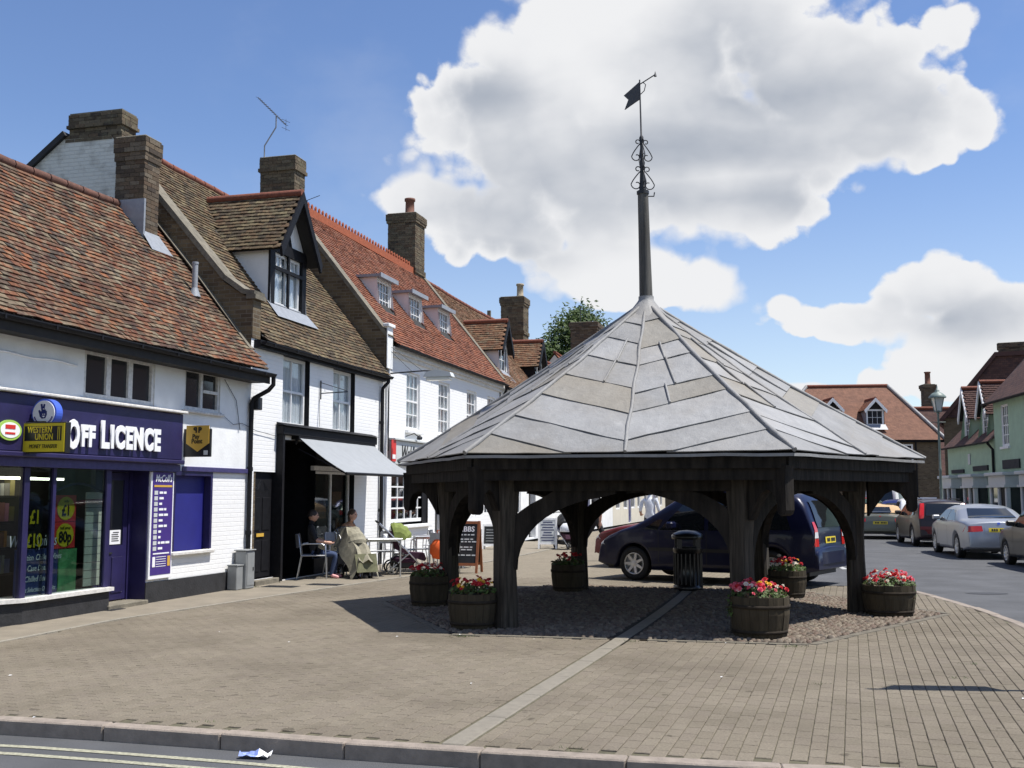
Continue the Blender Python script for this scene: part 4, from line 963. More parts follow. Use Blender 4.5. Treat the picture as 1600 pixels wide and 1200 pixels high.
def chimney(h, x0, x1, y0, y1, z0, z1, mat='stock_brick', cap=((.0, .22, .05),), pots=(), pieces=False, band=None, label=None):
    q = MB().box(x0 + .02, x1 - .02, y0 + .02, y1 - .02, z0, z1 - .02); c = q.build('chimney', 'mortar', h)
    if label: c['label'] = label
    zc = z1 - sum(e - s for s, e, g_ in cap)
    bricks(c, x0, x1, y0, y1, z0, zc, mat, pieces)
    z = zc
    for s, e, g_ in cap: bricks(c, x0, x1, y0, y1, z, z + e - s, mat, False, grow=g_); z += e - s
    if band: bricks(c, x0, x1, y0, y1, band, band + .15, mat, False, grow=.035)
    MB().box(x0 - .02, x1 + .02, y0 - .02, y1 + .02, z1, z1 + .04, bev=.015).build('chimney_flaunching', 'stone_coping', c)
    for x, y, r, hh, pm3 in pots: MB().lathe([(r * 1.1, 0), (r * 1.1, .08), (r * .95, .1), (r * .9, hh - .1), (r * 1.12, hh - .08), (r * 1.12, hh), (r * .8, hh), (r * .75, hh - .2)], 14, 0, (x, y, z1 + .03)).build('chimney_pot', pm3, c)
    return c
def dormer(h, u0, u1, vf, zb, zt, za, vroof, gable=True, cheek='white_render', frame='black_paint', win=None, tile=None, barge=True, over=.18, front='white_render'):
    um = (u0 + u1) / 2; q = MB()
    holes = [(win['u0'], win['u1'], win['z0'], win['z1'], .30, 1, 2)] if win else []
    wallface(q, u0, u1, zb, zt, vf, holes)
    if gable: q.quad([(u0, vf, zt), (u1, vf, zt), (um, vf, za)])
    d = q.build('dormer', [front, frame, 'dark_room'], h, fix=False)
    for u in (u0, u1): MB().quad([(u, vf, zb), (u, vroof(zb), zb), (u, vroof(zt), zt), (u, vf, zt)]).build('cheek', cheek, d, fix=False)
    if win: window(d, win['u0'] + .004, win['u1'] - .004, win['z0'] + .004, win['z1'] - .004, vf + .03, win.get('nx', 2), win.get('ny', 1), win.get('mat', 'white_paint'), win.get('fw', .05), .02, False, win.get('glass', 'house_glass'), win.get('curtain'), perlight=win.get('per', False))
    if gable:
        ov = .14; sl = (za - zt) / (um - u0)
        for sg in (-1, 1):
            ue = um + sg * (um - u0 + ov); ze = zt - sl * ov; Ls = math.hypot(ue - um, za - ze)
            vb = lambda z: vroof(z) + .15
            def PP(a, b_, sg=sg, ue=ue, ze=ze, Ls=Ls): t = b_ / Ls; return Vector((ue + (um - ue) * t, a, ze + (za - ze) * t + .02 + .008 * mnoise.noise(Vector((a * 2, b_ * 2, 3)))))
            q = MB(); q.quad([(ue, vf - over, ze), (um, vf - over, za), (um, vroof(za) + .1, za), (ue, vroof(ze) + .1, ze)]); rf = q.build('dormer_roof', 'soffit_dark', d, fix=False)
            vmax = vroof(za) + .1
            tiles(d, PP, vf - over, vmax, Ls, tile, keep=lambda a, b_, ze=ze, Ls=Ls: a < vroof(ze + (za - ze) * b_ / Ls) + .08, seed=int(u0 * 10) + sg + 5)
            if barge:
                w = .17; a_, c_ = Vector((ue, 0, ze)), Vector((um, 0, za)); dn = Vector((0, 0, -1))
                q = MB(); q.prism([(ue, ze + .06), (um, za + .08), (um, za + .08 - w * 1.35), (ue + (-sg) * .05, ze - w * .75)], lambda x, z, t: (x, t, z), vf - over - .035, vf - over + .02); q.build('bargeboard', frame, d)
        MB().tube([(um, vf - over, za + .06), (um, vroof(za), za + .06)], .085, 8).build('ridge_tile', 'ridge_red', d)
    else:
        q = MB(); ov = .10
        q.box(u0 - ov, u1 + ov, vf - .14, vroof(zt) + .1, zt, zt + .07); q.box(u0 - ov - .02, u1 + ov + .02, vf - .16, vf - .12, zt - .02, zt + .09); q.build('dormer_roof', 'lead_flashing', d)
    q = MB(); q.quad([(u0 - .12, vf - .30, zb - .20), (u1 + .12, vf - .30, zb - .20), (u1 + .05, vf - .01, zb + .14), (u0 - .05, vf - .01, zb + .14)]); q.build('flashing', 'lead_flashing', d, fix=False)
    return d

# ---------------------------------------------- the off licence
B1 = house('off_licence', 'low whitewashed shop with purple fascia under a mottled red tiled roof', 0)
h = B1
q = MB(); wallface(q, -9.6, 0, 2.05, 3.82, 0, [(-4.53, -2.88, 2.90, 3.58, .14, 1, 2), (-2.07, -1.0, 2.92, 3.61, .14, 1, 2)])
q.build('upper_wall', ['white_render', 'grey_wood', 'dark_room'], h, fix=False)
q = MB(); wallface(q, -9.6, 0, 0, 2.05, 0, [(-6.9, -2.97, .0, 2.03, 1.6, 1, 1), (-2.33, -1.20, .70, 1.92, .10, 2, 3)]); wo_ = q.build('lower_wall', ['white_brick', 'dark_room', 'purple_paint', 'blue_board'], h, fix=False)
MB().box(-2.97, -.28, -.022, .0, -.05, .30).build('plinth', 'black_plinth', h)
q = MB(); q.quad([(-9.6, 0, 0), (-9.6, 5, 0), (-9.6, 5, 3.7), (-9.6, 2.15, 6.6), (-9.6, 0, 3.8)]); q.quad([(-9.6, 5, 0), (0, 5, 0), (0, 5, 3.8), (-9.6, 5, 3.8)]); q.build('rear_wall', 'white_brick', h, fix=False)
near1 = lambda s: (fw(s[0], -.3, 3.7) - Vector((0, 0, 1.6))).length + s[1] * .35
zr1 = lambda v: 3.74 + 1.19 * (v + .32)
rf1, P1, L1 = roof(h, -9.6, .02, -.34, 3.72, 2.15, 6.68, 'tile_mottled', keep=lambda a, b_: not (-.95 < a < -.40 and 1.55 + .34 < b_ / L1_ * 2.49 < 2.6), npieces=290, near=near1, sagamt=.10, seed=3, bell=.05, ridge='ridge_brown') if not globals().update(L1_=math.hypot(2.49, 2.96)) else None
gutter(h, -9.6, .12, -.40, 3.70)
q = MB(); q.box(-9.6, .05, -.34, .0, 3.55, 3.62); q.box(-9.6, .05, -.36, -.335, 3.53, 3.72); q.build('eaves_soffit', 'soffit_dark', h)
window(h, -4.53, -2.88, 2.905, 3.575, .015, 3, 1, 'grey_wood', .06, .10, False, 'dark_glass', perlight=True, d=.08)
w2 = window(h, -2.07, -1.0, 2.925, 3.605, .015, 2, 1, 'grey_wood', .055, .07, False, 'dark_glass', perlight=True, d=.08)
MB().box(-1.50, -1.05, .01, .08, 3.24, 3.29).build('transom', 'grey_wood', w2)
for a, c, z in ((-4.62, -2.82, 2.86), (-2.14, -.94, 2.885)): MB().box(a, c, -.07, .02, z, z + .045, bev=.01).build('window_sill', 'worn_white_paint', h)
q = MB(); x = -7.4; pts = []
while x < -4.6: pts.append((x, -.012, 3.33 + .012 * math.sin(x * 7))); x += .15
q.tube(pts, .016, 5); q.build('cable_run', 'white_paint', h)
# fascia and its lettering
MB().box(-7.6, -2.28, -.13, -.002, 2.12, 2.83, bev=.012).build('fascia', 'purple_paint', h)
MB().box(-7.65, -2.25, -.20, -.003, 2.835, 2.875, bev=.01).build('fascia_capping', 'worn_white_paint', h)
MB().box(-7.6, -2.26, -.17, -.003, 2.055, 2.118, bev=.012).build('fascia_moulding', 'purple_paint', h)
MB().box(-7.6, -2.28, -.10, -.003, 1.94, 2.052).build('blind_box', 'purple_timber', h)
MB().box(-2.085, -.02, -.05, -.002, 1.955, 2.035, bev=.008).build('timber_band', 'purple_timber', h)
for s_, x, z, sz, wx in (('O', -4.92, 2.362, .50, .60), ('FF', -4.62, 2.36, .37, .74), ('L', -4.26, 2.392, .50, .72), ('ICENCE', -3.54, 2.375, .42, .735)):
    text(s_, sz, 'sign_white', h, (x, -.165, z), ext=.012, bold=.022, sx=wx, space=1.16 if len(s_) > 1 else 1.0)
q = MB(); q.prism([(-6.07 + .20 * math.cos(6.283 * k / 28), 2.37 + .125 * math.sin(6.283 * k / 28)) for k in range(28)], lambda a, z, t: (a, t, z), -.155, -.135); ov_ = q.build('oval_sign', 'sign_green', h)
q = MB(); q.prism([(-6.07 + .165 * math.cos(6.283 * k / 28), 2.37 + .095 * math.sin(6.283 * k / 28)) for k in range(28)], lambda a, z, t: (a, t, z), -.160, -.156); q.build('oval_panel', 'sign_white', ov_)
MB().box(-6.16, -5.99, -.164, -.161, 2.385, 2.435).build('oval_emblem', 'sign_red', ov_); MB().box(-6.16, -5.99, -.164, -.161, 2.32, 2.345).build('oval_emblem', 'sign_red', ov_)
# shop window bay
W0, W1, WZ0, WZ1 = -5.56, -3.93, .34, 1.93
for x in (W0, W1 + .02): MB().box(x - .05, x + .05, -.02, .06, .30, 1.94, bev=.008).build('mullion', 'purple_paint', h)
MB().box(-5.07, -5.01, -.012, .05, .30, 1.94).build('mullion', 'purple_paint', h)
MB().box(W0 + .05, -5.075, .012, .020, WZ0, WZ1).build('shop_window_pane', 'shop_glass', h); MB().box(-5.005, W1 - .03, .012, .020, WZ0, WZ1).build('shop_window_pane', 'shop_glass', h)
q = MB(); q.quad([(-6.5, .45, WZ0), (W0 - .04, .01, WZ0), (W0 - .04, .01, WZ1), (-6.5, .45, WZ1)]); q.build('shop_window_pane', 'shop_glass', h, fix=False)
q = MB(); q.prism([(-6.6, .42), (W0 - .03, -.10), (W1 + .1, -.10), (W1 + .1, .06), (-6.6, .55)], lambda a, c, t: (a, c, t), .265, .315); q.build('shop_sill', 'worn_white_paint', h)
q = MB(); q.prism([(-6.6, .47), (W0 - .03, -.05), (W1 + .06, -.05), (W1 + .06, .06), (-6.6, .6)], lambda a, c, t: (a, c, t), -.05, .262); q.build('stall_riser', 'black_plinth', h)
q = MB(); n = 14                                             # shallow arched head rail inside the window
for i in range(n): a, c = i / n, (i + 1) / n; f = lambda t: 1.62 + .12 * math.sin(math.pi * t); x = lambda t: -5.0 + t * 1.05; q.bar((x(a), .05, f(a)), (x(c), .05, f(c)), .03, .025)
q.build('head_rail', 'purple_paint', h)
# display inside
DB = MB(); DB.box(-5.52, -4.74, .13, .16, .32, .90); db = DB.build('window_poster', 'poster_navy', h); db['label'] = 'navy window poster lettered in white'
for s_, z, x, sz in (('Chilled Wines', .79, -4.93, .105), ('Case Deals', .655, -5.13, .105), ('Chilled Beers', .52, -5.13, .105), ('Great Selection Of Spirits', .385, -5.13, .082)): text(s_, sz, 'sign_white', h, (x, .125, z), shear=.25, ext=.001, sx=.82)
text('Selection', .105, 'sign_white', h, (-5.36, .125, .79), shear=.25, ext=.001, sx=.75)
text('Spirits', .21, 'sign_white', h, (-5.0, .12, 1.0), shear=.25, ext=.001, sx=.8); text('Wine', .21, 'sign_white', h, (-5.50, .12, 1.0), shear=.25, ext=.001, sx=.8)
MB().box(-4.72, -4.36, .13, .15, .32, .87).build('window_poster', 'poster_green', h)
for z0, z1, big, sm_ in ((1.235, 1.585, '£1', 'only'), (.885, 1.228, '80p', 'half price')):
    p = MB().box(-4.84, -4.42, .125, .14, z0, z1).build('price_poster', 'sign_red', h)
    q = MB(); q.prism([(-4.63 + .175 * math.cos(6.283 * k / 24), (z0 + z1) / 2 + .155 * math.sin(6.283 * k / 24)) for k in range(24)], lambda a, z, t: (a, t, z), .119, .124); q.build('price_burst', 'sign_yellow', p)
    text(big, .20, 'sign_black', h, (-4.63, .115, (z0 + z1) / 2 - .03), ext=.001, bold=.006, sx=.85); text(sm_, .055, 'sign_black', h, (-4.63, .115, (z0 + z1) / 2 + .095), ext=.001)
for z, s_ in ((1.30, '£1'), (1.0, '£10')):
    text(s_, .24, 'sign_yellow', h, (-5.25, .10, z), ext=.001, bold=.006, sx=.8)
p = MB().box(-5.42, -5.05, .14, .15, .92, 1.52).build('price_poster', 'sign_black', h)
for k in range(12): MB().box(-4.16, -3.80, .16, .175, .34 + k * .108, .34 + k * .108 + .100).build('display_slat', 'slat_board', h)
q = MB(); q.box(-5.6, -4.2, .95, 1.02, 1.80, 1.835); q.build('strip_light', 'strip_light', h); MB().box(-4.0, -3.3, 1.2, 1.28, 1.80, 1.835).build('strip_light', 'strip_light', h)
q = MB()
for k in range(4): q.box(-5.7, -4.4, 1.1, 1.35, .5 + k * .35, .53 + k * .35)
q.build('shelving', 'sign_black', h)
q = MB(); rg = random.Random(6)
for k in range(4):
    x = -5.65
    while x < -4.45: w_ = rg.uniform(.05, .12); q.box(x, x + w_ - .01, 1.12, 1.22, .531 + k * .35, .531 + k * .35 + rg.uniform(.12, .27)); x += w_
for k in range(9): q.box(-6.3 + k * .09, -6.23 + k * .09, .75, .82, .95, 1.15 + .1 * (k % 3))
o = q.build('goods', 'goods', h, fix=False); o['kind'] = 'stuff'
# door
dv_ = .27
q = MB(); q.box(-3.85, -3.78, dv_ - .02, dv_ + .06, .06, 1.98); q.box(-3.05, -2.975, dv_ - .02, dv_ + .06, .06, 1.98); q.box(-3.78, -3.05, dv_ - .02, dv_ + .06, 1.92, 1.98); q.build('door_frame', 'purple_paint', h)
q = MB(); q.box(-3.775, -3.055, dv_, dv_ + .05, .08, .86); q.box(-3.775, -3.68, dv_, dv_ + .05, .861, 1.91); q.box(-3.15, -3.055, dv_, dv_ + .05, .861, 1.91); q.box(-3.679, -3.151, dv_, dv_ + .05, 1.80, 1.91)
for a in (-3.70, -3.40): q.box(a, a + .26, dv_ - .012, dv_, .18, .70, bev=.01)
dr = q.build('door', 'purple_paint', h); MB().box(-3.679, -3.151, dv_ + .02, dv_ + .03, .862, 1.80).build('door_pane', 'dark_glass', dr); MB().box(-3.45, -3.2, dv_ + .005, dv_ + .012, .875, 1.08).build('door_notice', 'sign_white', dr)
q = MB()
for k in range(5): q.box(-3.43 + (.02 if k else .05), -3.23 - (.03 if k % 2 else .01), dv_ + .002, dv_ + .0045, 1.04 - k * .03, 1.052 - k * .03)
q.build('notice_print', 'sign_black', dr)
MB().box(-3.64, -3.4, dv_ - .013, dv_, .74, .765).build('letter_plate', 'iron', dr)
MB().box(-3.9, -2.97, -.08, .5, -.02, .06, bev=.01).build('door_step', 'stone_coping', h)
MB().box(-2.972, -2.955, -.008, dv_, .06, 2.03).build('door_reveal', 'purple_paint', h)
# tall price board beside the door
pb = MB().box(-2.95, -2.35, -.045, -.01, .34, 1.93, bev=.005).build('notice_board', 'sign_white', h)
MB().box(-2.915, -2.385, -.049, -.046, .40, 1.93).build('notice_panel', 'sign_purple', pb)
text("McColl's", .15, 'sign_white', h, (-2.64, -.054, 1.83), shear=.2, ext=.001, bold=.003, sx=.82)
MB().box(-2.88, -2.41, -.053, -.05, 1.705, 1.735).build('notice_stripe', 'sign_ochre', pb)
q = MB(); q2 = MB(); rq = random.Random(9)
for k in range(11):
    z = 1.62 - k * .083; q.box(-2.87, -2.78, -.053, -.05, z - .03, z + .03)
    x = -2.74
    for wd in range(rq.randint(1, 3)):
        l = rq.uniform(.05, .12)
        if x + l > -2.42: break
        q2.box(x, x + l, -.053, -.05, z - .016, z + .018); x += l + .02
q2.box(-2.86, -2.44, -.053, -.05, .705, .725)
for k in range(5): q2.box(-2.78, -2.52, -.053, -.05, .66 - k * .035, .668 - k * .035)
q.build('notice_picture', 'pale_grey_paint', pb); o = q2.build('notice_print', 'sign_white', pb); o['kind'] = 'stuff'
for x, m_ in ((-2.87, 'sign_white'), (-2.48, 'sign_ochre')): MB().box(x, x + .07, -.053, -.05, .52, .67).build('notice_picture', m_, pb)
q = MB(); q.box(-2.33, -2.28, -.03, .09, .72, 1.96); q.box(-1.26, -1.20, -.03, .09, .72, 1.96); q.box(-2.279, -1.261, -.03, .09, 1.89, 1.96); q.build('shutter_frame', 'purple_paint', h)
MB().box(-2.37, -1.16, -.08, .02, .655, .715, bev=.012).build('window_sill', 'worn_white_paint', h)
# chimney against the gable, vent pipe, rainwater pipe
c2 = chimney(h, -.92, -.46, 1.66, 2.25, 5.75, 7.88, 'red_stock_brick', cap=((0, .15, .02), (0, .26, .035)), pieces=True, label='tall brick chimney rising from the lower roof against the gable')
q = MB(); q.quad([(-1.02, 1.38, 5.82), (-.38, 1.38, 5.82), (-.42, 1.66, 6.20), (-.96, 1.66, 6.20)]); q.box(-.98, -.93, 1.6, 2.2, 5.9, 6.75); q.build('chimney_flashing', 'lead_flashing', c2, fix=False)
q = MB(); q.tube([(-.62, .78, 4.85), (-.62, .78, 5.62)], .05, 10); q.lathe([(.058, 0), (.058, .04)], 10, 0, (-.62, .78, 5.60)); vp = q.build('vent_pipe', 'galvanised', h); q = MB(); q.quad([(-.78, .50, 4.72), (-.46, .50, 4.72), (-.50, .9, 5.2), (-.74, .9, 5.2)]); q.lathe([(.11, 0), (.055, .16)], 12, 0, (-.62, .78, 5.02)); q.build('flashing', 'lead_flashing', vp, fix=False)
downpipe(h, [(.10, -.40, 3.66), (.10, -.40, 3.52), (.06, -.33, 3.42), (-.02, -.10, 3.28), (-.04, -.06, 3.18), (-.04, -.06, 1.4), (-.04, -.06, .02)], .04, (2.0, .9, .25))
q = MB(); q.tube([(-.9, -.02, 3.52), (-.5, -.02, 3.2), (-.35, -.02, 2.7)], .006, 4); q.tube([(-1.0, -.015, 2.95), (-.6, -.03, 2.78), (-.3, -.03, 2.82), (.2, -.03, 2.72), (1.0, -.03, 2.66)], .005, 4); q.build('cable', 'iron', h)

# ---------------------------------------------- the cafe house
B2 = house('cafe_house', 'white brick house with a black gabled dormer and a cafe awning', 0.0)
h = B2; UB = 6.24
holes = [(1.23, 2.36, 2.87, 4.22, .50, 1, 2), (3.46, 4.58, 2.87, 4.22, .50, 1, 2), (.20, 1.02, .10, 2.0, .12, 1, 1), (1.06, 2.70, .02, 2.62, 1.3, 1, 2), (2.70, 4.62, .02, 2.62, .22, 1, 2)]
q = MB(); wallface(q, .0, UB, 0, 4.36, 0, holes); q.build('front_wall', ['white_brick', 'black_paint', 'dark_room'], h, fix=False)
q = MB(); q.quad([(.02, 6, 0), (UB, 6, 0), (UB, 6, 4.4), (.02, 6, 4.4)]); q.build('rear_wall', 'white_brick', h, fix=False)
vr2 = lambda z: -.12 + (z - 4.35) / 1.26
keep2 = lambda a, b_: not (1.85 < a < 3.25 and b_ > 1.0 and b_ < 3.4)
rf2, P2_, L2 = roof(h, .30, UB, -.14, 4.33, 3.0, 8.28, 'tile_olive', keep=keep2, sagamt=.06, seed=8, back=(6.3, 4.9))
gutter(h, .1, UB - .02, -.20, 4.30); MB().box(.1, UB - .02, -.13, -.002, 4.20, 4.34).build('eaves_board', 'black_paint', h)
for a in (1.23, 3.46): window(h, a + .01, a + 1.12, 2.89, 4.21, .10, 2, 1, 'white_paint', .06, .028, True, 'house_glass', curtain=1.0)
for a in (1.23, 3.46): MB().box(a - .03, a + 1.16, -.05, .12, 2.80, 2.868, bev=.01).build('window_sill', 'white_paint', h)
q = MB(); q.box(.215, 1.005, .06, .11, .12, 1.98)
for a, c, e, g_ in ((.29, .57, .22, .78), (.65, .93, .22, .78), (.29, .57, .95, 1.55), (.65, .93, .95, 1.55)): q.box(a, c, .048, .061, e, g_, bev=.01)
dr = q.build('door', 'black_paint', h)
q = MB(); q.quad([(.33, .055, 1.66), (.50, .055, 1.66), (.58, .055, 1.86)]); q.quad([(.89, .055, 1.66), (.72, .055, 1.66), (.64, .055, 1.86)]); q.build('door_pane', 'house_glass', dr, fix=False)
MB().box(.43, .70, .04, .05, .84, .90).build('letter_plate', 'sign_ochre', dr)
MB().box(.15, 1.05, -.12, .2, -.02, .09, bev=.01).build('door_step', 'stone_coping', h)
for a, c in ((.02, .195), (1.025, 1.06)): MB().box(a, c, -.02, .0, -.02, .45).build('plinth', 'black_plinth', h)
MB().box(4.63, UB, -.02, .0, -.02, .28).build('plinth', 'white_brick', h)
q = MB(); q.box(1.0, 5.5, -.16, -.003, 2.70, 2.86, bev=.01); q.prism([(-.22, 2.86), (-.02, 2.93), (-.02, 2.865), (-.20, 2.865)], lambda a, c, t: (t, a, c), .98, 5.52); q.box(1.02, 1.10, -.14, 0, .02, 2.699); q.build('shop_cornice', 'black_paint', h)
sw = window(h, 2.76, 4.58, .35, 2.06, .10, 2, 1, 'grey_wood', .05, .06, False, 'shop_glass', d=.06)
MB().box(2.6, 4.60, -.02, .06, 2.07, 2.16).build('shop_transom', 'worn_white_paint', h); MB().box(2.72, 4.60, .06, .14, .0, .345).build('stall_riser', 'black_paint', h)
q = MB()
for x, z, w_, h_ in ((3.1, 1.1, .5, .35), (3.9, 1.35, .45, .3), (4.1, .8, .35, .3)): q.box(x, x + w_, .18, .19, z, z + h_)
q.build('window_picture', 'orange_wood', h)
# awning
q = MB(); A0, A1 = 1.67, 5.35; n = 12
def AW(a, b_): t = b_; return (a, -.12 - 1.0 * t, 2.69 - .69 * t - .05 * math.sin(math.pi * t) + .012 * math.sin(a * 9) * math.sin(math.pi * t))
for i in range(16):
    for j in range(n):
        a, c = A0 + (A1 - A0) * i / 16, A0 + (A1 - A0) * (i + 1) / 16
        q.quad([AW(a, j / n), AW(c, j / n), AW(c, (j + 1) / n), AW(a, (j + 1) / n)], 0, True)
        q.quad([(x, y, z - .006) for x, y, z in (AW(a, j / n), AW(c, j / n), AW(c, (j + 1) / n), AW(a, (j + 1) / n))], 0, True)
aw = q.build('awning', 'awning_canvas', h, fix=False)
q = MB(); q.tube([(A0 - .03, -1.13, 1.985), (A1 + .03, -1.13, 1.985)], .028, 8)
for x in (A0 + .02, A1 - .02): q.tube([(x, -.12, 2.45), (x, -.62, 2.22), (x, -1.12, 1.98)], .014, 6); q.tube([(x, -.12, 2.68), (x, -.05, 2.55)], .03, 6)
q.build('awning_frame', 'gutter_black', aw); MB().box(A0 - .05, A1 + .05, -.16, -.003, 2.63, 2.699).build('awning_box', 'black_paint', aw)
# black gabled dormer
d2 = dormer(h, 1.80, 3.36, .66, 5.24, 6.55, 7.66, lambda z: vr2(z), True, 'white_render', 'black_paint', dict(u0=1.98, u1=3.20, z0=5.34, z1=6.42, nx=2, ny=1, mat='white_paint', fw=.06, curtain=.9), 'tile_olive', True, .32, 'white_render')
q = MB(); vf = .66
for a, c in ((1.79, 1.99), (3.19, 3.37), (2.555, 2.625)): q.box(a, c, vf - .045, vf - .002, 5.24, 6.55)
for a, c in ((5.22, 5.345), (6.05, 6.12), (6.41, 6.62)): q.box(1.792, 3.368, vf - .05, vf - .003, a, c)
q.prism([(2.40, 6.621), (2.76, 6.621), (2.60, 7.0), (2.56, 7.0)], lambda a, c, t: (a, t, c), vf - .02, vf - .002); q.build('timber_frame', 'black_paint', d2)
q = MB()
for a in (2.03, 2.64): 
    for k in (1, 2): q.box(a + k * .17, a + k * .17 + .022, .70, .73, 6.12, 6.40)
    q.box(a, a + .52, .695, .735, 6.118, 6.16)
q.build('top_light', 'white_paint', d2)
# left gable with parapet, coping and big stack
q = MB(); gp = [(-.02, 3.3), (-.02, 4.95), (.16, 5.22), (.55, 5.42), (2.0, 7.02), (3.05, 8.42), (4.1, 8.42), (4.95, 7.75), (6.6, 5.6), (6.6, 0), (.0, 0)]
q.prism([(-.02, 4.364), (-.02, 5.10), (.10, 5.10), (.55, 5.38), (2.75, 7.98), (2.75, 0), (.012, 0), (.012, 4.364)], lambda a, c, t: (t, a, c), .0, .29); q.build('gable_wall', 'brown_brick_wall', h)
q = MB(); q.prism([(2.752, 7.98), (3.05, 8.34), (4.1, 8.34), (4.95, 7.72), (6.6, 5.6), (6.6, 0), (2.752, 0)], lambda a, c, t: (t, a, c), -.004, .29); q.build('rendered_gable', 'old_whitewash', h)
q = MB(); cp = [(-.06, 5.12), (.16, 5.16), (.56, 5.44), (2.0, 7.08), (2.9, 8.15)]
for i in range(len(cp) - 1):
    (a, z), (c, e) = cp[i], cp[i + 1]; q.obox((.145, (a + c) / 2, (z + e) / 2 + .04), (.19, 0, 0), (0, (c - a) / 2 * 1.01, (e - z) / 2 * 1.01), (0, -.03 * (e - z) / math.hypot(c - a, e - z), .045))
q.box(-.05, .34, -.09, .10, 5.06, 5.14); q.build('gable_coping', 'stone_coping', h)
q = MB(); q.obox((.12, 4.53, 8.06), (.20, 0, 0), (0, .50, -.38), (0, .03, .045)); q.obox((.12, 5.8, 6.7), (.20, 0, 0), (0, .85, -1.08), (0, .04, .04)); q.build('gable_coping', 'black_plinth', h)
lf = [(2.15, 6.78), (1.2, 5.68), (.35, 4.62), (-.05, 4.12)]
q = MB()
for i in range(3): (a, z), (c, e) = lf[i], lf[i + 1]; q.obox((-.06, (a + c) / 2, (z + e) / 2 + .02), (.06, 0, 0), (0, (c - a) / 2, (e - z) / 2), (0, .02, .035))
q.build('mortar_fillet', 'stone_coping', h)
c1 = MB().box(.02, .50, 2.82, 4.02, 8.0, 8.4).build('chimney', 'stock_brick', h)
for z0, z1, g_ in ((8.26, 8.40, .05), (8.40, 8.54, .0), (8.54, 8.61, .045), (8.61, 8.82, .02)): bricks(c1, .04, .50, 2.85, 4.0, z0, z1, 'stock_brick', False, grow=g_)
MB().box(.04, .50, 2.85, 4.0, 8.82, 8.85).build('chimney_flaunching', 'stone_coping', c1)
c3 = chimney(h, 5.50, 6.05, 2.02, 2.92, 6.9, 9.55, 'stock_brick', cap=((0, .09, .045), (0, .24, .02)), label='square brick chimney behind the black dormer')
# rooftop aerials
def aerial(h, base, hgt, nb, L_, tilt, mast='galvanised'):
    m = MB(); x, y, z = base; m.tube([(x, y, z), (x, y, z + hgt * .32), (x - .02, y - .30, z + hgt * .72), (x - .02, y - .30, z + hgt)], .018, 6); o = m.build('aerial_mast', mast, h)
    a = MB(); e = Vector((x - .02, y - .30, z + hgt)); d = Vector((math.cos(tilt) * .25, math.cos(tilt) * .97, math.sin(tilt)))
    a.tube([e - d * L_ * .35, e + d * L_ * .65], .010, 5); s_ = Vector((.97, -.25, 0))
    for k in range(nb): p = e - d * L_ * .33 + d * (L_ * .96 * k / (nb - 1)); a.tube([p - s_ * .09, p + s_ * .09], .005, 4)
    g0 = e - d * L_ * .34
    for k in (-1, 1): a.tube([g0 + s_ * .14 + Vector((0, 0, .10 * k)), g0 - s_ * .14 + Vector((0, 0, .10 * k))], .005, 4); a.tube([g0, g0 + Vector((0, 0, .14 * k))], .005, 4)
    a.build('aerial_rods', 'iron', o)
aerial(c3.parent, (5.55, 2.85, 9.55), 1.05, 15, 1.25, .75)
q = MB(); q.tube([(6.0, 2.0, 7.6), (6.0, 1.93, 7.7), (6.0, 1.93, 8.6)], .012, 5); 
for k in range(4): q.tube([(5.85, 1.93, 8.45 + k * .05 - .1), (6.15, 1.93, 8.5 + k * .05 - .1)], .005, 4)
q.tube([(6.0, 1.6, 8.7), (6.0, 2.3, 8.5)], .008, 4); q.build('small_aerial', 'iron', h)
downpipe(h, [(6.05, -.20, 4.27), (6.05, -.20, 4.18), (6.0, -.07, 4.02), (6.0, -.06, 3.9), (6.0, -.06, 0.02)], .04, (3.2, 2.2, 1.2))
q = MB(); q.bar((2.81, -.03, 3.88), (2.81, -.03, 3.5), .025, .02); q.bar((2.81, -.03, 3.62), (2.81, -.62, 3.64), .02, .02); q.tube([(2.81, -.03, 3.84), (2.81, -.60, 3.66)], .007, 4); q.tube([(2.81, -.01, 3.5), (2.83, -.01, 2.95)], .004, 4); q.build('sign_bracket', 'iron', h)
MB().box(-.10 + .12, .17, -.16, -.01, 3.08, 3.30, bev=.01).build('alarm_box', 'iron', h)

# ---------------------------------------------- the white restaurant
B3 = house('restaurant_house', 'white rendered house with three small white dormers in a red tiled roof', 6.26)
h = B3; U0, U1 = 6.28, 16.3
wins = [(7.72, 8.68, 3.18, 4.62), (10.12, 11.08, 3.18, 4.62), (12.62, 13.58, 3.18, 4.62), (14.7, 15.6, 3.18, 4.62)]
holes = [(a, c, e, g_, .40, 1, 2) for a, c, e, g_ in wins] + [(6.78, 9.35, .86, 2.12, .6, 3, 2), (9.9, 10.9, .05, 2.1, .3, 1, 2), (11.3, 13.6, .95, 2.1, .12, 1, 2), (14.4, 15.9, .95, 2.1, .12, 1, 2)]
q = MB(); wallface(q, U0, U1, 0, 5.12, 0, holes); q.build('front_wall', ['white_brick', 'white_paint', 'dark_room', 'black_paint'], h, fix=False)
q = MB(); q.quad([(U0, 6, 0), (U1, 6, 0), (U1, 6, 5), (U0, 6, 5)]); q.build('rear_wall', 'white_brick', h, fix=False)
vr3 = lambda z: -.1 + (z - 5.2) / 1.25
dorm3 = [(7.72, 8.68), (9.95, 10.98), (12.38, 13.42)]
roof(h, U0 + .28, U1 - .14, -.18, 5.12, 2.75, 8.78, 'tile_red', keep=lambda a, b_: not any(c + .02 < a < e - .02 and 1.30 < b_ < 2.45 for c, e in dorm3), sagamt=.05, seed=13, ridge=None)
q = MB(); x = U0 + .35; 
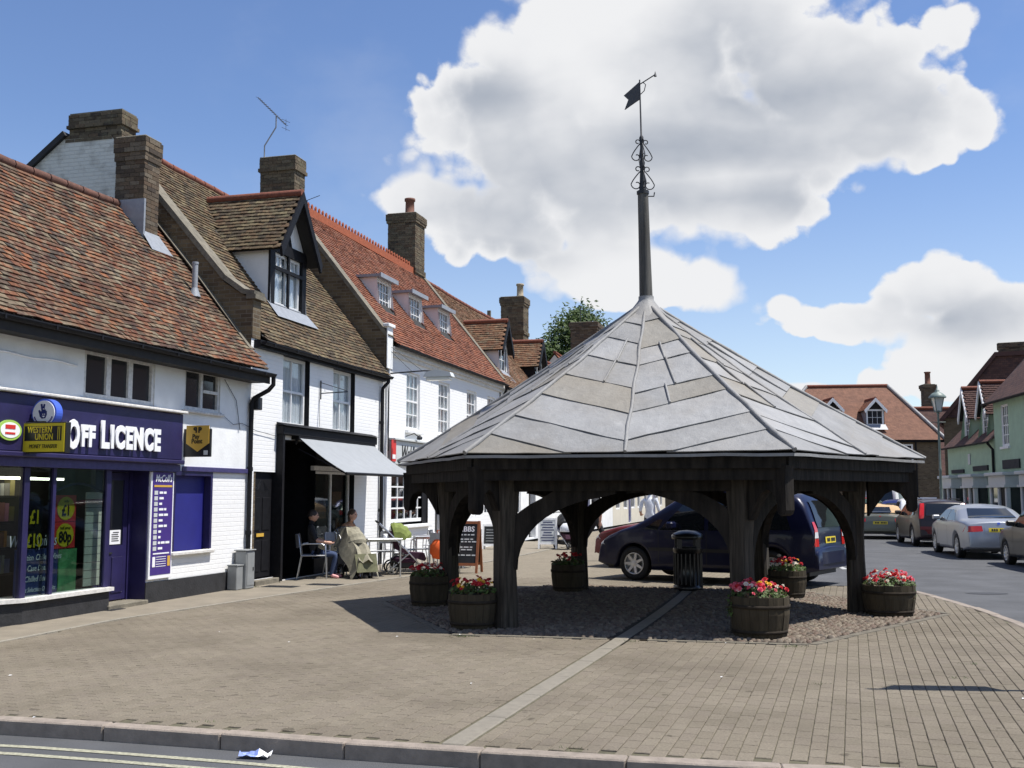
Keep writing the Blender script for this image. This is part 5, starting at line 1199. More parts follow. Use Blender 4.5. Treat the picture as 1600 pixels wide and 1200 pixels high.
while x < 15.2: q.box(x, x + .30, 2.66, 2.84, 8.70, 8.90); x += .302
q.build('ridge_crest_base', 'cresting_red', h); x = U0 + .38; CM = None
while x < 15.1:
    if CM is None:
        q = MB(); q.prism([(-.10, 0), (.10, 0), (.085, .05), (.03, .07), (.045, .13), (0, .19), (-.045, .13), (-.03, .07), (-.085, .05)], lambda a, c, t: (a, t, c), -.02, .02); o = q.build('ridge_cresting', 'cresting_red', h, (0, 0, 0)); CM = o.data; o.location = (x - 6.26, 2.75, 8.89)
    else: piece('ridge_cresting', CM, h, Matrix.Translation((x - 6.26, 2.75, 8.89)))
    x += .215
for a, c in dorm3: dormer(h, a, c, .82, 6.14, 7.02, 0, lambda z: vr3(z) + .06, False, 'pinkish_white', 'white_paint', dict(u0=a + .05, u1=c - .05, z0=6.22, z1=6.98, nx=4, ny=3, fw=.05), None, False)
for i, (a, c, e, g_) in enumerate(wins): 
    window(h, a + .005, c - .005, e + .005, g_ - .005, .05, 3, 2, 'white_paint', .06, .024, True, 'house_glass', curtain=.8 if i < 2 else .6); MB().box(a - .08, c + .08, -.09, .05, e - .09, e - .005, bev=.01).build('window_sill', 'white_paint', h)
gutter(h, U0 + .3, U1, -.22, 5.10, .05)
q = MB(); q.box(U0 + .30, U1 - .02, -.12, -.002, 4.96, 5.08); q.box(U0 + .30, U1 - .02, -.06, -.002, 4.86, 4.958); q.build('cornice', 'worn_white_paint', h)
q = MB(); q.prism([(-.06, 4.5), (-.06, 5.27), (2.75, 8.80), (2.75, 0), (0.012, 0), (.012, 4.5)], lambda a, c, t: (t, a, c), U0 - .02, U0 + .275); q.build('gable_wall', 'brown_brick_wall', h)
MB().box(U0 - .06, U0 + .28, -.09, -.062, 4.52, 5.50, bev=.01).build('corner_pilaster', 'white_render', h); MB().box(U0 - .10, U0 + .31, -.14, .02, 5.50, 5.58, bev=.012).build('pilaster_cap', 'white_render', h)
for x in (U0 + .13, U1 - .08): MB().obox((x, 1.34, 7.06), (.17, 0, 0), (0, 1.42, 1.785), (0, -.035, .028)).build('verge_coping', 'stone_coping', h)
q = MB(); q.prism([(0, 4.9), (2.75, 8.5), (5.6, 5), (5.6, 0), (0, 0)], lambda a, c, t: (t, a, c), U1 - .25, U1 - .002); q.build('gable_wall', 'brown_brick_wall', h)
chimney(h, 15.25, 16.15, 2.62, 3.58, 7.9, 10.72, 'stock_brick', cap=((0, .08, .04), (0, .22, .06)), band=8.75, pots=[(15.6, 2.95, .16, .55, 'clay_pot')], label='tall brick chimney with one clay pot')
window(h, 6.84, 9.3, .92, 2.10, .06, 5, 4, 'white_paint', .07, .035, False, 'house_glass', perlight=True); MB().box(6.7, 9.4, -.10, .06, .78, .858, bev=.01).build('window_sill', 'white_paint', h)
MB().box(9.0, 9.345, .03, .055, .87, 2.11).build('shutter', 'black_paint', h)
for a, c in ((11.3, 13.6), (14.4, 15.9)): window(h, a + .01, c - .01, .96, 2.09, .04, 4, 2, 'white_paint', .07, .03, False, 'dark_glass')
q = MB(); q.box(6.55, 11.2, -.14, -.003, 2.30, 2.86, bev=.012); q.box(6.5, 11.25, -.20, -.003, 2.865, 2.92, bev=.01); q.build('sign_board', 'pale_grey_paint', h)
text('Webbs', .52, 'sign_black', h, (7.55, -.148, 2.56), shear=.35, ext=.004, bold=.004, sx=.72)
q = MB(); q.box(6.38, 6.66, -.16, -.143, 2.36, 2.86); q.build('red_sign', 'sign_red', h); MB().box(6.42, 6.62, -.165, -.161, 2.42, 2.52).build('red_sign_panel', 'sign_white', h)
q = MB(); q.bar((6.47, -.03, 4.62), (6.47, -.03, 2.6), .03, .03); q.tube([(6.47, -.05, 4.42), (6.47, -.9, 4.46), (6.47, -1.25, 4.44)], .018, 6); q.tube([(6.47, -.02, 5.1), (6.47, -.85, 4.47)], .006, 4); q.tube([(6.47, -.02, 5.0), (6.47, -.6, 4.46)], .006, 4); wl_ = q.build('wall_lamp', 'iron', h)
q = MB(); q.prism([(-1.62, 4.30), (-1.58, 4.40), (-1.2, 4.46), (-1.0, 4.42), (-.92, 4.30)], lambda a, c, t: (t, a, c), 6.34, 6.60); q.build('lamp_shade', 'pale_grey_paint', wl_); MB().box(6.36, 6.58, -1.58, -.98, 4.22, 4.298, bev=.02).build('lamp_lens', 'lamp_glass', wl_)
q = MB(); q.tube([(7.6, -.04, 3.0), (7.75, -.2, 3.08), (7.9, -.26, 3.0)], .015, 6); q.lathe([(.02, .06), (.075, 0), (.06, -.05)], 10, 0, (7.92, -.28, 2.98)); q.build('sign_lamp', 'iron', h)
q = MB(); q.tube([(6.34, -.10, 4.5), (6.36, -.03, 4.0), (6.36, -.03, .1)], .028, 8); q.build('downpipe', 'white_paint', h)
downpipe(h, [(16.25, -.22, 5.06), (16.25, -.16, 4.9), (16.22, -.06, 4.7), (16.22, -.06, .05)], .04, (3.5, 2.0))

# ---------------------------------------------- further houses down the street
B4 = house('tiled_cottage', 'brown tiled house with two sharp gabled dormers and a tall brick chimney', 16.34)
h = B4; U0, U1 = 16.36, 27.6
q = MB(); hs = [(17.6, 18.9, .9, 2.1, .12, 1, 2), (20.0, 21.0, .05, 2.1, .2, 1, 2), (22.5, 24, .9, 2.1, .12, 1, 2), (25.2, 26.6, .9, 2.1, .12, 1, 2)] + [(a, a + .9, 3.0, 4.3, .12, 1, 2) for a in (17.6, 20.4, 23.2, 25.8)]
wallface(q, U0, U1, 0, 5.05, .04, hs); q.build('front_wall', ['white_render', 'white_paint', 'dark_room'], h, fix=False)
for a, c, e, g_, *_ in hs: 
    if e > .1: window(h, a + .01, c - .01, e + .01, g_ - .01, .07, 3, 2, 'white_paint', .06, .03, e > 2, 'dark_glass')
q = MB(); q.quad([(U0, 6, 0), (U1, 6, 0), (U1, 6, 5), (U0, 6, 5)]); q.quad([(U1, .04, 0), (U1, 6, 0), (U1, 6, 5), (U1, 2.95, 8.6), (U1, .04, 5)]); q.build('rear_wall', 'white_brick', h, fix=False)
vr4 = lambda z: -.1 + (z - 5.1) / 1.22
roof(h, U0, U1, -.15, 5.05, 2.95, 8.82, 'tile_brown', keep=lambda a, b_: not any(c < a < e and .75 < b_ < 2.5 for c, e in ((17.45, 18.45), (22.45, 23.5))), sagamt=.08, seed=19, ridge='ridge_red')
gutter(h, U0, U1, -.2, 5.03, .05); q = MB(); q.prism([(0.04, 4.4), (.04, 5.05), (3, 8.75), (5.8, 5), (5.8, 4.4)], lambda a, c, t: (t, a, c), U0 - .03, U0 + .12); q.build('gable_wall', 'brown_brick_wall', h)
for a, c in ((17.35, 18.5), (22.4, 23.6)): dormer(h, a, c, .42, 5.62, 6.58, 7.42, lambda z: vr4(z), True, 'pinkish_white' if a < 20 else 'black_paint', 'black_paint', dict(u0=a + .12, u1=c - .12, z0=5.72, z1=6.55, nx=2, ny=2, fw=.06), 'tile_brown', True, .2)
for a in (17.92, 23.0): MB().tube([(a, .23, 7.40), (a, .23, 7.64)], .02, 5).build('finial', 'black_paint', h)
chimney(h, 26.6, 27.5, 1.95, 2.95, 7.6, 9.95, 'stock_brick', cap=((0, .1, .03), (0, .25, .06)), band=8.35, pots=[(27.0, 2.2, .15, .6, 'buff_pot')], label='brick chimney with a single buff pot')
for x in (16.9, 24.8): MB().box(x, x + .1, 2.88, 3.02, 8.85, 9.1).build('ridge_finial', 'stone_coping', h)
def plain_house(name, label, U0, U1, ze, zr, wallm, tilem, wins, rot=None, loc=None, depth=6.0, door=None, winmat='white_paint', tiled=False):
    h = house(name, label, U0)
    q = MB(); hs = [(a, c, e, g_, .12, 1, 2) for a, c, e, g_ in wins] + ([(door, door + .95, .05, 2.1, .2, 1, 2)] if door else [])
    wallface(q, U0 + .01, U1 - .01, 0, ze, .02, hs); q.quad([(U1 - .01, .02, 0), (U1 - .01, depth, 0), (U1 - .01, depth, ze), (U1 - .01, depth / 2, zr - .1), (U1 - .01, .02, ze)]); q.quad([(U0 + .01, .02, 0), (U0 + .01, depth, 0), (U0 + .01, depth, ze), (U0 + .01, depth / 2, zr - .1), (U0 + .01, .02, ze)]); q.quad([(U0, depth, 0), (U1, depth, 0), (U1, depth, ze), (U0, depth, ze)])
    q.build('wall', [wallm, 'white_paint', 'dark_room'], h, fix=False)
    for a, c, e, g_ in wins: window(h, a + .01, c - .01, e + .01, g_ - .01, .06, 2, 2, winmat, .07, .035, False, 'dark_glass')
    if door: MB().box(door + .01, door + .94, .1, .15, .05, 2.09).build('door', 'purple_timber', h)
    roof(h, U0, U1, -.2, ze - .02, depth / 2, zr, tilem, sagamt=.06, seed=int(U0), tiled=tiled, back=(depth + .2, ze - .02)); gutter(h, U0, U1, -.25, ze - .04)
    return h
h5 = plain_house('white_house', 'white house under the roof edge, next beyond the brown tiled one', 27.62, 37, 5.0, 8.2, 'white_render', 'far_tile_red', [(28.6, 29.9, .8, 2.1), (31.4, 33, .8, 2.1), (34.4, 35.8, .8, 2.1), (28.8, 29.7, 2.9, 4.2), (32, 32.9, 2.9, 4.2), (35, 35.9, 2.9, 4.2)], door=30.2)
h6 = plain_house('cream_house', 'cream house with a broad brick chimney before the trees', 37.02, 47, 5.2, 8.9, 'cream_render', 'far_tile_red', [(38, 39.3, .8, 2.1), (40.4, 41.8, .8, 2.1), (43, 44.4, .8, 2.1), (45.3, 46.4, .8, 2.1), (38.2, 39.2, 3, 4.2), (43, 44, 3, 4.2)], door=42)
chimney(h6, 39.6, 41.2, 1.25, 2.7, 6.6, 10.85, 'red_stock_brick', cap=((0, .15, .04), (0, .25, .08)), label='broad dark brick chimney before the trees')
q = MB(); q.tube([(40.4, 2.3, 10.8), (40.4, 2.3, 11.9)], .02, 4); q.tube([(40.1, 2.0, 11.7), (40.7, 2.5, 11.8)], .01, 4); q.build('small_aerial', 'iron', h6)
h7 = plain_house('street_end_house', 'pale house at the far end of the shop row', 47.02, 58, 5.4, 8.6, 'cream_render', 'far_tile_pink', [(48, 49.3, .8, 2.2), (50.4, 51.8, .8, 2.2), (53, 54.4, .8, 2.2), (55.3, 56.4, .8, 2.2)], door=52)
# ---------------------------------------------- right-hand side of the street and the far end
HB = thing('hipped_brick_house', 'brown brick house with a hipped pinkish tile roof and two white dormers', 'building', (15.7, 66, -.1), 0)
h = HB; Wd = 10.6
q = MB(); hs = [(1.5, 3.0, .75, 1.9, .1, 1, 2), (4.6, 5.5, .1, 2.2, .15, 1, 2), (7.4, 8.7, .75, 1.9, .1, 1, 2), (1.6, 2.8, 3.2, 4.6, .1, 1, 2), (4.5, 5.7, 3.2, 4.6, .1, 1, 2), (7.9, 8.9, 3.2, 4.75, .1, 1, 2)]
wallface(q, 0, Wd, 0, 5.1, 0, hs); q.quad([(0, 0, 0), (0, 6, 0), (0, 6, 5.1), (0, 0, 5.1)]); q.quad([(Wd, 0, 0), (Wd, 6, 0), (Wd, 6, 5.1), (Wd, 0, 5.1)]); q.quad([(0, 6, 0), (Wd, 6, 0), (Wd, 6, 5.1), (0, 6, 5.1)])
q.build('wall', ['far_brick_wall', 'white_paint', 'dark_room'], h, fix=False)
for a, c, e, g_, *_ in hs: window(h, a, c, e, g_, .03, 3, 2, 'white_paint', .10, .045, e > .3, 'dark_glass')
MB().box(-.01, Wd + .01, -.03, .0, 0, .62).build('plinth', 'black_plinth', h); MB().box(0, Wd, -.02, .0, 2.62, 2.74).build('brick_band', 'brown_brick_wall', h)
MB().box(2.9, 3.0, -.05, .0, 0, .75).build('window_post', 'orange_wood', h)
e = .25; q = MB(); A = [(-e, -e, 5.0), (Wd + e, -e, 5.0), (Wd + e, 6 + e, 5.0), (-e, 6 + e, 5.0)]; r0, r1 = (3.3, 3.0, 8.55), (8.5, 3.0, 8.62)
q.quad([A[0], A[1], r1, r0]); q.quad([A[1], A[2], r1]); q.quad([A[2], A[3], r0, r1]); q.quad([A[3], A[0], r0]); q.quad(A[::-1])
rf = q.build('roof', 'far_tile_pink', h, fix=False)
for a, c, m_ in ((A[1], r1, 'lead_pale'), (A[0], r0, 'lead_pale'), (r0, r1, 'ridge_red')): MB().tube([Vector(a) + Vector((0, 0, .05)), Vector(c) + Vector((0, 0, .05))], .11, 6).build('hip_ridge', m_, rf)
gutter(h, -e, Wd + e, -e - .05, 5.0, .06); MB().box(-e, Wd + e, -e + .02, 0, 4.86, 4.99).build('eaves_board', 'black_paint', h)
for u in (3.55, 6.2): dormer(h, u, u + 1.15, .42, 5.85, 6.95, 7.55, lambda z: -.25 + (z - 5.0) / 1.09, True, 'lead_flashing', 'white_paint', dict(u0=u + .03, u1=u + 1.12, z0=5.90, z1=6.93, nx=3, ny=2, fw=.10, glass='dark_glass'), 'tile_pink', True, .2, 'dark_room')
downpipe(h, [(9.05, -.06, 4.85), (9.05, -.06, .1)], .05); downpipe(h, [(Wd - .1, -.06, 4.85), (Wd - .1, -.06, .1)], .05)
MB().box(9.2, 10.2, -.05, -.003, 1.15, 1.5).build('street_sign', 'sign_white', h)
RB = thing('dark_roofed_house', 'house with a dark red roof and a tall chimney behind the street lamp', 'building', (25.2, 72, -.1), 0); h = RB
q = MB(); q.box(0, 7.5, 0, 5, 0, 2.6); q.build('wall', 'far_brick_wall', h); q = MB(); q.prism([(-.3, 2.5), (2.6, 7.6), (5.4, 2.5)], lambda a, c, t: (t, a, c), -.4, 8); q.build('roof', 'far_tile_dark', h); MB().tube([(-.4, 2.6, 7.65), (8, 2.6, 7.65)], .12, 6).build('ridge', 'ridge_red', h)
chimney(h, 3.55, 4.3, 2.6, 3.3, 5.2, 9.3, 'red_stock_brick', cap=((0, .15, .05), (0, .25, .1)), pots=[(3.95, 3.0, .2, .9, 'clay_pot')])
window(h, 1.0, 1.9, 1.0, 2.2, -.05, 2, 2, 'white_paint', .1, .05); window(h, 4.0, 5.2, 1.0, 2.2, -.05, 2, 2, 'white_paint', .1, .05)
FB = thing('far_house', 'distant house showing only a small chimney over the lead roof', 'building', (12.0, 92, -.1), 0); h = FB
MB().box(0, 13, 0, 6, 0, 5).build('wall', 'far_brick_wall', h); q = MB(); q.prism([(-.3, 4.9), (3, 8.0), (6.3, 4.9)], lambda a, c, t: (t, a, c), -.3, 13.3); q.build('roof', 'far_tile_red', h)
chimney(h, 10.4, 11.6, 2.6, 3.6, 7.2, 9.9, 'red_stock_brick', cap=((0, .2, .05), (0, .3, .12)), pots=[(11.0, 3.1, .28, 1.1, 'buff_pot')])
for x in (2, 5, 8, 11): window(h, x, x + 1, 1, 2.3, -.05, 2, 2, 'white_paint', .1, .05)
GROT = math.atan2(-.99, -.139)
def gfront(h, x0, x1, ze, hs, wallm='green_render', depth=5.0):
    q = MB(); wallface(q, x0, x1, 0, ze, 0, [(*k, .12, 1, 2) for k in hs]); q.quad([(x0, 0, 0), (x0, depth, 0), (x0, depth, ze), (x0, 0, ze)]); q.quad([(x1, 0, 0), (x1, depth, 0), (x1, depth, ze), (x1, 0, ze)]); q.quad([(x0, depth, 0), (x1, depth, 0), (x1, depth, ze), (x0, depth, ze)]); return q.build('wall', [wallm, 'white_paint', 'dark_room'], h, fix=False)
def porch(h, xc, w, dp=.55):
    q = MB(); q.box(xc - w / 2 - .12, xc + w / 2 + .12, -dp - .12, -.003, 2.36, 2.48, bev=.02); q.box(xc - w / 2, xc + w / 2, -dp, -.003, 2.02, 2.358); q.box(xc - w / 2 - .06, xc + w / 2 + .06, -dp - .06, -.003, 1.94, 2.018)
    for x in (xc - w / 2 + .09, xc + w / 2 - .09, xc + .05): q.box(x - .08, x + .08, -dp + .02, -dp + .18, 0, 1.939, bev=.02)
    q.box(xc - w / 2, xc + w / 2, -dp + .06, -.003, 0, .55); p = q.build('shop_bay', 'pale_grey_paint', h)
    MB().box(xc - w / 2 + .17, xc - .03, -dp + .08, -dp + .09, .56, 1.93).build('pane', 'dark_glass', p); MB().box(xc + .13, xc + w / 2 - .17, -dp + .10, -dp + .12, .1, 1.93).build('door', 'black_paint', p)
    for x in (xc - w / 2 + .03, xc + w / 2 - .05): MB().box(x, x + .012, -dp + .19, -.02, .56, 1.93).build('pane', 'dark_glass', p)
GL = thing('low_green_house', 'low green rendered shop with two steep gabled dormers', 'building', (18.4, 41, -.1), GROT); h = GL
gfront(h, -6.9, 0, 3.8, []); vrg = lambda z: -.1 + (z - 3.8) / 1.0
roof(h, -6.9, 0, -.2, 3.72, 2.6, 6.5, 'far_tile_dark', tiled=False, seed=31, ridge=None, back=(5.2, 3.8)); gutter(h, -6.9, 0, -.25, 3.70, .06)
for u in (-4.95, -2.35): dormer(h, u, u + 1.15, .22, 3.95, 5.05, 6.1, vrg, True, 'green_render', 'white_paint', dict(u0=u + .1, u1=u + 1.05, z0=4.0, z1=5.0, nx=3, ny=3, fw=.08, glass='dark_glass'), 'tile_dark', True, .2, 'green_render')
porch(h, -5.2, 1.7); porch(h, -1.9, 1.6); downpipe(h, [(-.1, -.25, 3.65), (-.1, -.06, 3.4), (-.1, -.06, .1)], .05)
MB().box(-3.6, -3.3, -.05, -.003, 2.9, 3.35, bev=.02).build('wall_plaque', 'pale_grey_paint', h); MB().box(-2.9, -.9, -.06, -.003, 2.62, 2.82).build('shop_sign', 'black_plinth', h); MB().box(-6.2, -4.3, -.06, -.003, 2.58, 2.74).build('shop_sign', 'black_plinth', h)
GT = thing('tall_green_house', 'tall green rendered house at the right edge with a white sash window', 'building', (18.4, 41, -.1), GROT); h = GT
gfront(h, .01, 9, 5.3, [(.95, 1.75, 3.45, 5.0), (4, 4.8, 3.45, 5.0), (7, 7.8, 3.45, 5.0)])
for a in (.95, 4, 7): window(h, a, a + .8, 3.45, 5.0, .03, 3, 2, 'white_paint', .08, .035, True, 'dark_glass'); MB().box(a - .1, a + .9, -.08, .03, 3.36, 3.449).build('window_sill', 'white_paint', h)
roof(h, -.25, 9.2, -.3, 5.15, 2.8, 8.5, 'far_tile_dark', tiled=False, seed=33, ridge=None, back=(5.6, 5.2)); gutter(h, -.2, 9, -.34, 5.13, .07)
q = MB(); q.prism([(0, 5.2), (2.7, 8.3), (5, 5.4)], lambda a, c, t: (t, a, c), .02, .15); q.build('gable_wall', 'green_render', h); q = MB(); q.prism([(-.32, 5.08), (2.8, 8.55), (2.8, 8.4), (-.3, 4.95)], lambda a, c, t: (t, a, c), -.32, -.22); q.build('verge_board', 'black_paint', h)
porch(h, 1.9, 2.0); porch(h, 5.5, 2.2); MB().box(1.0, 2.9, -.06, -.003, 2.62, 2.95).build('shop_sign', 'black_plinth', h)
RR_ = thing('rear_range', 'dark steep roof with a wide chimney behind the low green shop', 'building', (20.5, 51, -.1), R(-25)); h = RR_
q = MB(); q.prism([(0, 0), (8, 0), (8, 4.8), (3.6, 8.15), (2.3, 8.15), (0, 5.4)], lambda a, c, t: (a, t, c), 0, 7); q.build('wall', 'far_brick_wall', h)
q = MB(); q.prism([(-.3, 5.05), (2.35, 8.3), (3.6, 8.3), (8.2, 4.9), (8, 4.75), (3.6, 8.1), (2.4, 8.1), (-.1, 5.0)], lambda a, c, t: (a, t, c), -.25, 7.2); q.build('roof', 'tile_dark', h); q = MB(); q.prism([(0, 5.3), (2.4, 8.2), (3.6, 8.2), (7.5, 5.2)], lambda a, c, t: (a, t, c), -.12, -.02); q.build('tile_hanging', 'far_tile_dark', h)
chimney(h, 2.5, 4.6, .3, 1.3, 7.2, 8.75, 'red_stock_brick', cap=((0, .2, .05),))
sheet('far_footway', [(15.4, 30), (17.2, 30), (20.0, 50), (24.5, 63), (13.5, 65.5), (13.5, 64), (20.5, 60.5), (17.6, 50)], 0.0, 'footway', 'pale footway along the green shops across the road', 'footway', .12)
# street lamp
def street_lamp(loc, label, H=5.75, s=1.0):
    t = thing('street_lamp', label, 'street lamp', loc)
    q = MB(); q.lathe([(.16, 0), (.16, .08), (.11, .14), (.095, .9), (.12, .95), (.06, 1.05), (.05, 2.6), (.066, 2.65), (.045, 2.7), (.038, H - .95), (.06, H - .92), (.05, H - .86)], 12); q.tube([(-.28, 0, H - 1.25), (.28, 0, H - 1.25)], .015, 6); q.build('post', 'lamp_green', t)
    q = MB(); q.lathe([(.13, H - .80), (.25, H - .30)], 4, 0, (0, 0, 0), False, .785); q.build('lantern_glass', 'lamp_glass', t, fix=True)
    q = MB()
    for k in range(4): a = .785 + 1.5708 * k; q.bar((.13 * math.cos(a), .13 * math.sin(a), H - .84), (.26 * math.cos(a), .26 * math.sin(a), H - .28), .03, .03)
    q.lathe([(.15, H - .86), (.15, H - .81)], 4, 0, (0, 0, 0), False, .785); q.lathe([(.33, H - .30), (.33, H - .25), (.20, H - .12), (.08, H - .06), (.09, H), (.03, H + .03), (.02, H + .16), (.001, H + .2)], 12); q.build('lantern_frame', 'lamp_green', t)
    return t
street_lamp((16.68, 42, -.1), 'pale green street lamp with a glass lantern against the brick house')
# a banner post beyond the right edge of the view: its shadow lies on the paving
t = thing('banner_post', 'tall post with a narrow banner casting the thin shadow on the paving at right', 'banner post', (4.86, 8.94, 0))
q = MB(); q.lathe([(.06, 0), (.05, .3), (.035, 2.0), (.03, 4.05), (.001, 4.15)], 10); q.build('post', 'iron', t); q = MB(); q.prism([(-.02, 1.75), (.20, 1.95), (.20, 3.5), (-.02, 3.95)], lambda a, z, tt: (tt, a, z), -.015, .015); q.build('banner', 'sign_blue', t)

# ------------------------------------------------------------------ trees
def tree(label, loc, H, cr, n, seed, crown_bottom=.3, mat='leaf_tree'):
    rr = random.Random(seed); t = thing('tree', label, 'tree', loc, 0, 'trees behind the houses'); q = MB(); top = Vector((0, 0, H * .62)); q.tube([(0, 0, 0), (.1, 0, H * .25), (-.05, .1, H * .45), tuple(top)], [H * .03, H * .024, H * .018, H * .01], 8)
    cl = []
    for k in range(26):
        a = rr.uniform(0, 6.283); z = H * rr.uniform(crown_bottom, .97); prof = math.sin(math.pi * min(1, (z / H - crown_bottom + .12) / (1.06 - crown_bottom))) ** .6; r = cr * prof * rr.uniform(.25, .95)
        c = Vector((r * math.cos(a), r * math.sin(a), z)); cl.append((c, cr * rr.uniform(.22, .42)))
        b0 = Vector((0, 0, min(z * .75, H * .6))); q.tube([b0, b0.lerp(c, .5) + Vector((0, 0, .2)), c], [H * .009, H * .006, H * .002], 5)
    q.build('trunk', 'bark', t); q = MB()
    for k in range(n):
        c, r = cl[rr.randrange(len(cl))]; d = Vector((rr.gauss(0, 1), rr.gauss(0, 1), rr.gauss(0, .8))).normalized(); p = c + d * r * rr.uniform(.45, 1.12) ** 1.0; l = rr.uniform(.10, .22)
        x_ = Vector((rr.gauss(0, 1), rr.gauss(0, 1), rr.gauss(0, .6))).normalized(); y_ = x_.orthogonal().normalized(); q.quad([p - x_ * l, p + y_ * l * .5, p + x_ * l, p - y_ * l * .5])
    q.build('crown', mat, t, fix=False); return t
tree('leafy green tree rising above the houses behind the broad chimney', (5.2, 80, 0), 14.9, 4.6, 18000, 3, .3)
tree('lower dark tree left of the broad chimney above the cottage roof', (2.6, 78, 0), 12.6, 3.3, 10000, 4, .3)
tree('tree half hidden between the two dormers and the lead roof', (.9, 84, 0), 11.6, 2.4, 5000, 6, .3)

# ------------------------------------------------------------------ vehicles
class Body:
    def __init__(s, L, Wd, H, prof, zbelt, xf, xr, r, plan=(.16, .12), tum=.22, sill=.22, crown=.05, ra=.07):
        s.L, s.W, s.H, s.zb, s.xf, s.xr, s.r, s.plan, s.tum, s.sill, s.cr, s.ra = L, Wd / 2, H, zbelt, xf, xr, r, plan, tum, sill, crown, ra
        P = sorted(prof); s.P = P
    def zt0(s, x):
        P = s.P
        if x <= P[0][0]: return P[0][1]
        for (a, z), (c, e) in zip(P, P[1:]):
            if x <= c: return z + (e - z) * (x - a) / (c - a)
        return P[-1][1]
    def zt(s, x): return sum(s.zt0(x + d) * w for d, w in ((-.06, .15), (-.03, .2), (0, .3), (.03, .2), (.06, .15))) if abs(x) < s.L / 2 - .12 else s.zt0(x)
    def zbot(s, x):
        z = s.sill + .10 * max(0, (abs(x) - s.L / 2 + .35) / .35)
        for w in (s.xf, s.xr):
            R_ = s.r + s.ra
            if abs(x - w) < R_: z = max(z, s.r + math.sqrt(R_ * R_ - (x - w) ** 2))
        return min(z, s.zt(x) - .04)
    def w(s, x, z):
        t = x / (s.L / 2); k = s.plan[0] if t > 0 else s.plan[1]
        W_ = s.W * (1 - k * abs(t) ** 6)
        W_ *= 1 - .05 * max(0, (s.zb - .25 - z) / s.zb) ** 2 if z < s.zb else 1 - s.tum * ((z - s.zb) / (s.H - s.zb)) ** 1.15
        d = s.zt(x) - z; rs = .085
        if d < rs: W_ -= rs - math.sqrt(max(0, rs * rs - (rs - max(d, 0)) ** 2))
        return max(.02, W_)
    def build(s, parent, paint_):
        xs = set(); n = 64
        for i in range(n + 1): xs.add(round(-s.L / 2 + s.L * i / n, 4))
        for w in (s.xf, s.xr):
            for k in range(17): xs.add(round(w + (s.r + s.ra) * math.cos(math.pi * k / 16), 4))
        for p in s.P: xs.add(round(max(-s.L / 2, min(s.L / 2, p[0])), 4))
        for e in (.01, .03, .06, .10): xs.add(round(s.L / 2 - e, 4)); xs.add(round(-s.L / 2 + e, 4))
        xs = sorted(xs); q = MB(); m = 15; rings = []
        for x in xs:
            zb, zt = s.zbot(x), s.zt(x); pr = []
            for j in range(m): f = 1 - (1 - j / (m - 1)) ** 1.35; z = zb + (zt - zb) * f; pr.append((s.w(x, z), z))
            wt = pr[-1][0]
            ring = [(x, wd, z) for wd, z in pr] + [(x, wt * f, zt + s.cr * (1 - f * f)) for f in (.66, .33, 0, -.33, -.66)] + [(x, -wd, z) for wd, z in pr[::-1]]
            rings.append(ring)
        K = len(rings[0]); vs = [p for r_ in rings for p in r_]; fs = []; 
        for i in range(len(rings) - 1):
            for k in range(K): fs.append((i * K + k, i * K + (k + 1) % K, (i + 1) * K + (k + 1) % K, (i + 1) * K + k))
        q.mesh(vs, fs, 0, True); q.quad(rings[0], 0); q.quad(rings[-1][::-1], 0)
        for i, f in enumerate(q.f):
            zz = sum(q.v[v][2] for v in f) / len(f)
            if zz < s.sill + .045: q.m[i] = 1
        return q.build('body', [paint_, 'trim_black'], parent)
    def surf_x(s, y, z, end):
        x = end * s.L / 2
        def ins(x): return z <= s.zt(x) + s.cr * max(0, 1 - (y / max(.1, s.w(x, s.zt(x) - .001))) ** 2) and abs(y) <= s.w(x, min(z, s.zt(x) - .001))
        for _ in range(400):
            if ins(x): break
            x -= end * .01
        a, c = x + end * .01, x
        for _ in range(8):
            m_ = (a + c) / 2
            if ins(m_): c = m_
            else: a = m_
        return c
    def patch_x(s, mb, c4, end, off=.006, n=6, m=0):
        g_ = []
        for i in range(n + 1):
            for j in range(n + 1):
                u, v = i / n, j / n; y = (c4[0][0] * (1 - u) + c4[1][0] * u) * (1 - v) + (c4[3][0] * (1 - u) + c4[2][0] * u) * v; z = (c4[0][1] * (1 - u) + c4[1][1] * u) * (1 - v) + (c4[3][1] * (1 - u) + c4[2][1] * u) * v
                g_.append((s.surf_x(y, z, end) + end * off, y, z + off * .6))
        mb.mesh(g_, [(i * (n + 1) + j, i * (n + 1) + j + 1, (i + 1) * (n + 1) + j + 1, (i + 1) * (n + 1) + j) for i in range(n) for j in range(n)], m, True); return mb
    def patch_y(s, mb, c4, side, off=.005, n=5, m=0):
        g_ = []
        for i in range(n + 1):
            for j in range(n + 1):
                u, v = i / n, j / n; x = (c4[0][0] * (1 - u) + c4[1][0] * u) * (1 - v) + (c4[3][0] * (1 - u) + c4[2][0] * u) * v; z = (c4[0][1] * (1 - u) + c4[1][1] * u) * (1 - v) + (c4[3][1] * (1 - u) + c4[2][1] * u) * v
                g_.append((x, side * (s.w(x, min(z, s.zt(x) - .02)) + off), z))
        mb.mesh(g_, [(i * (n + 1) + j, i * (n + 1) + j + 1, (i + 1) * (n + 1) + j + 1, (i + 1) * (n + 1) + j) for i in range(n) for j in range(n)], m, True); return mb
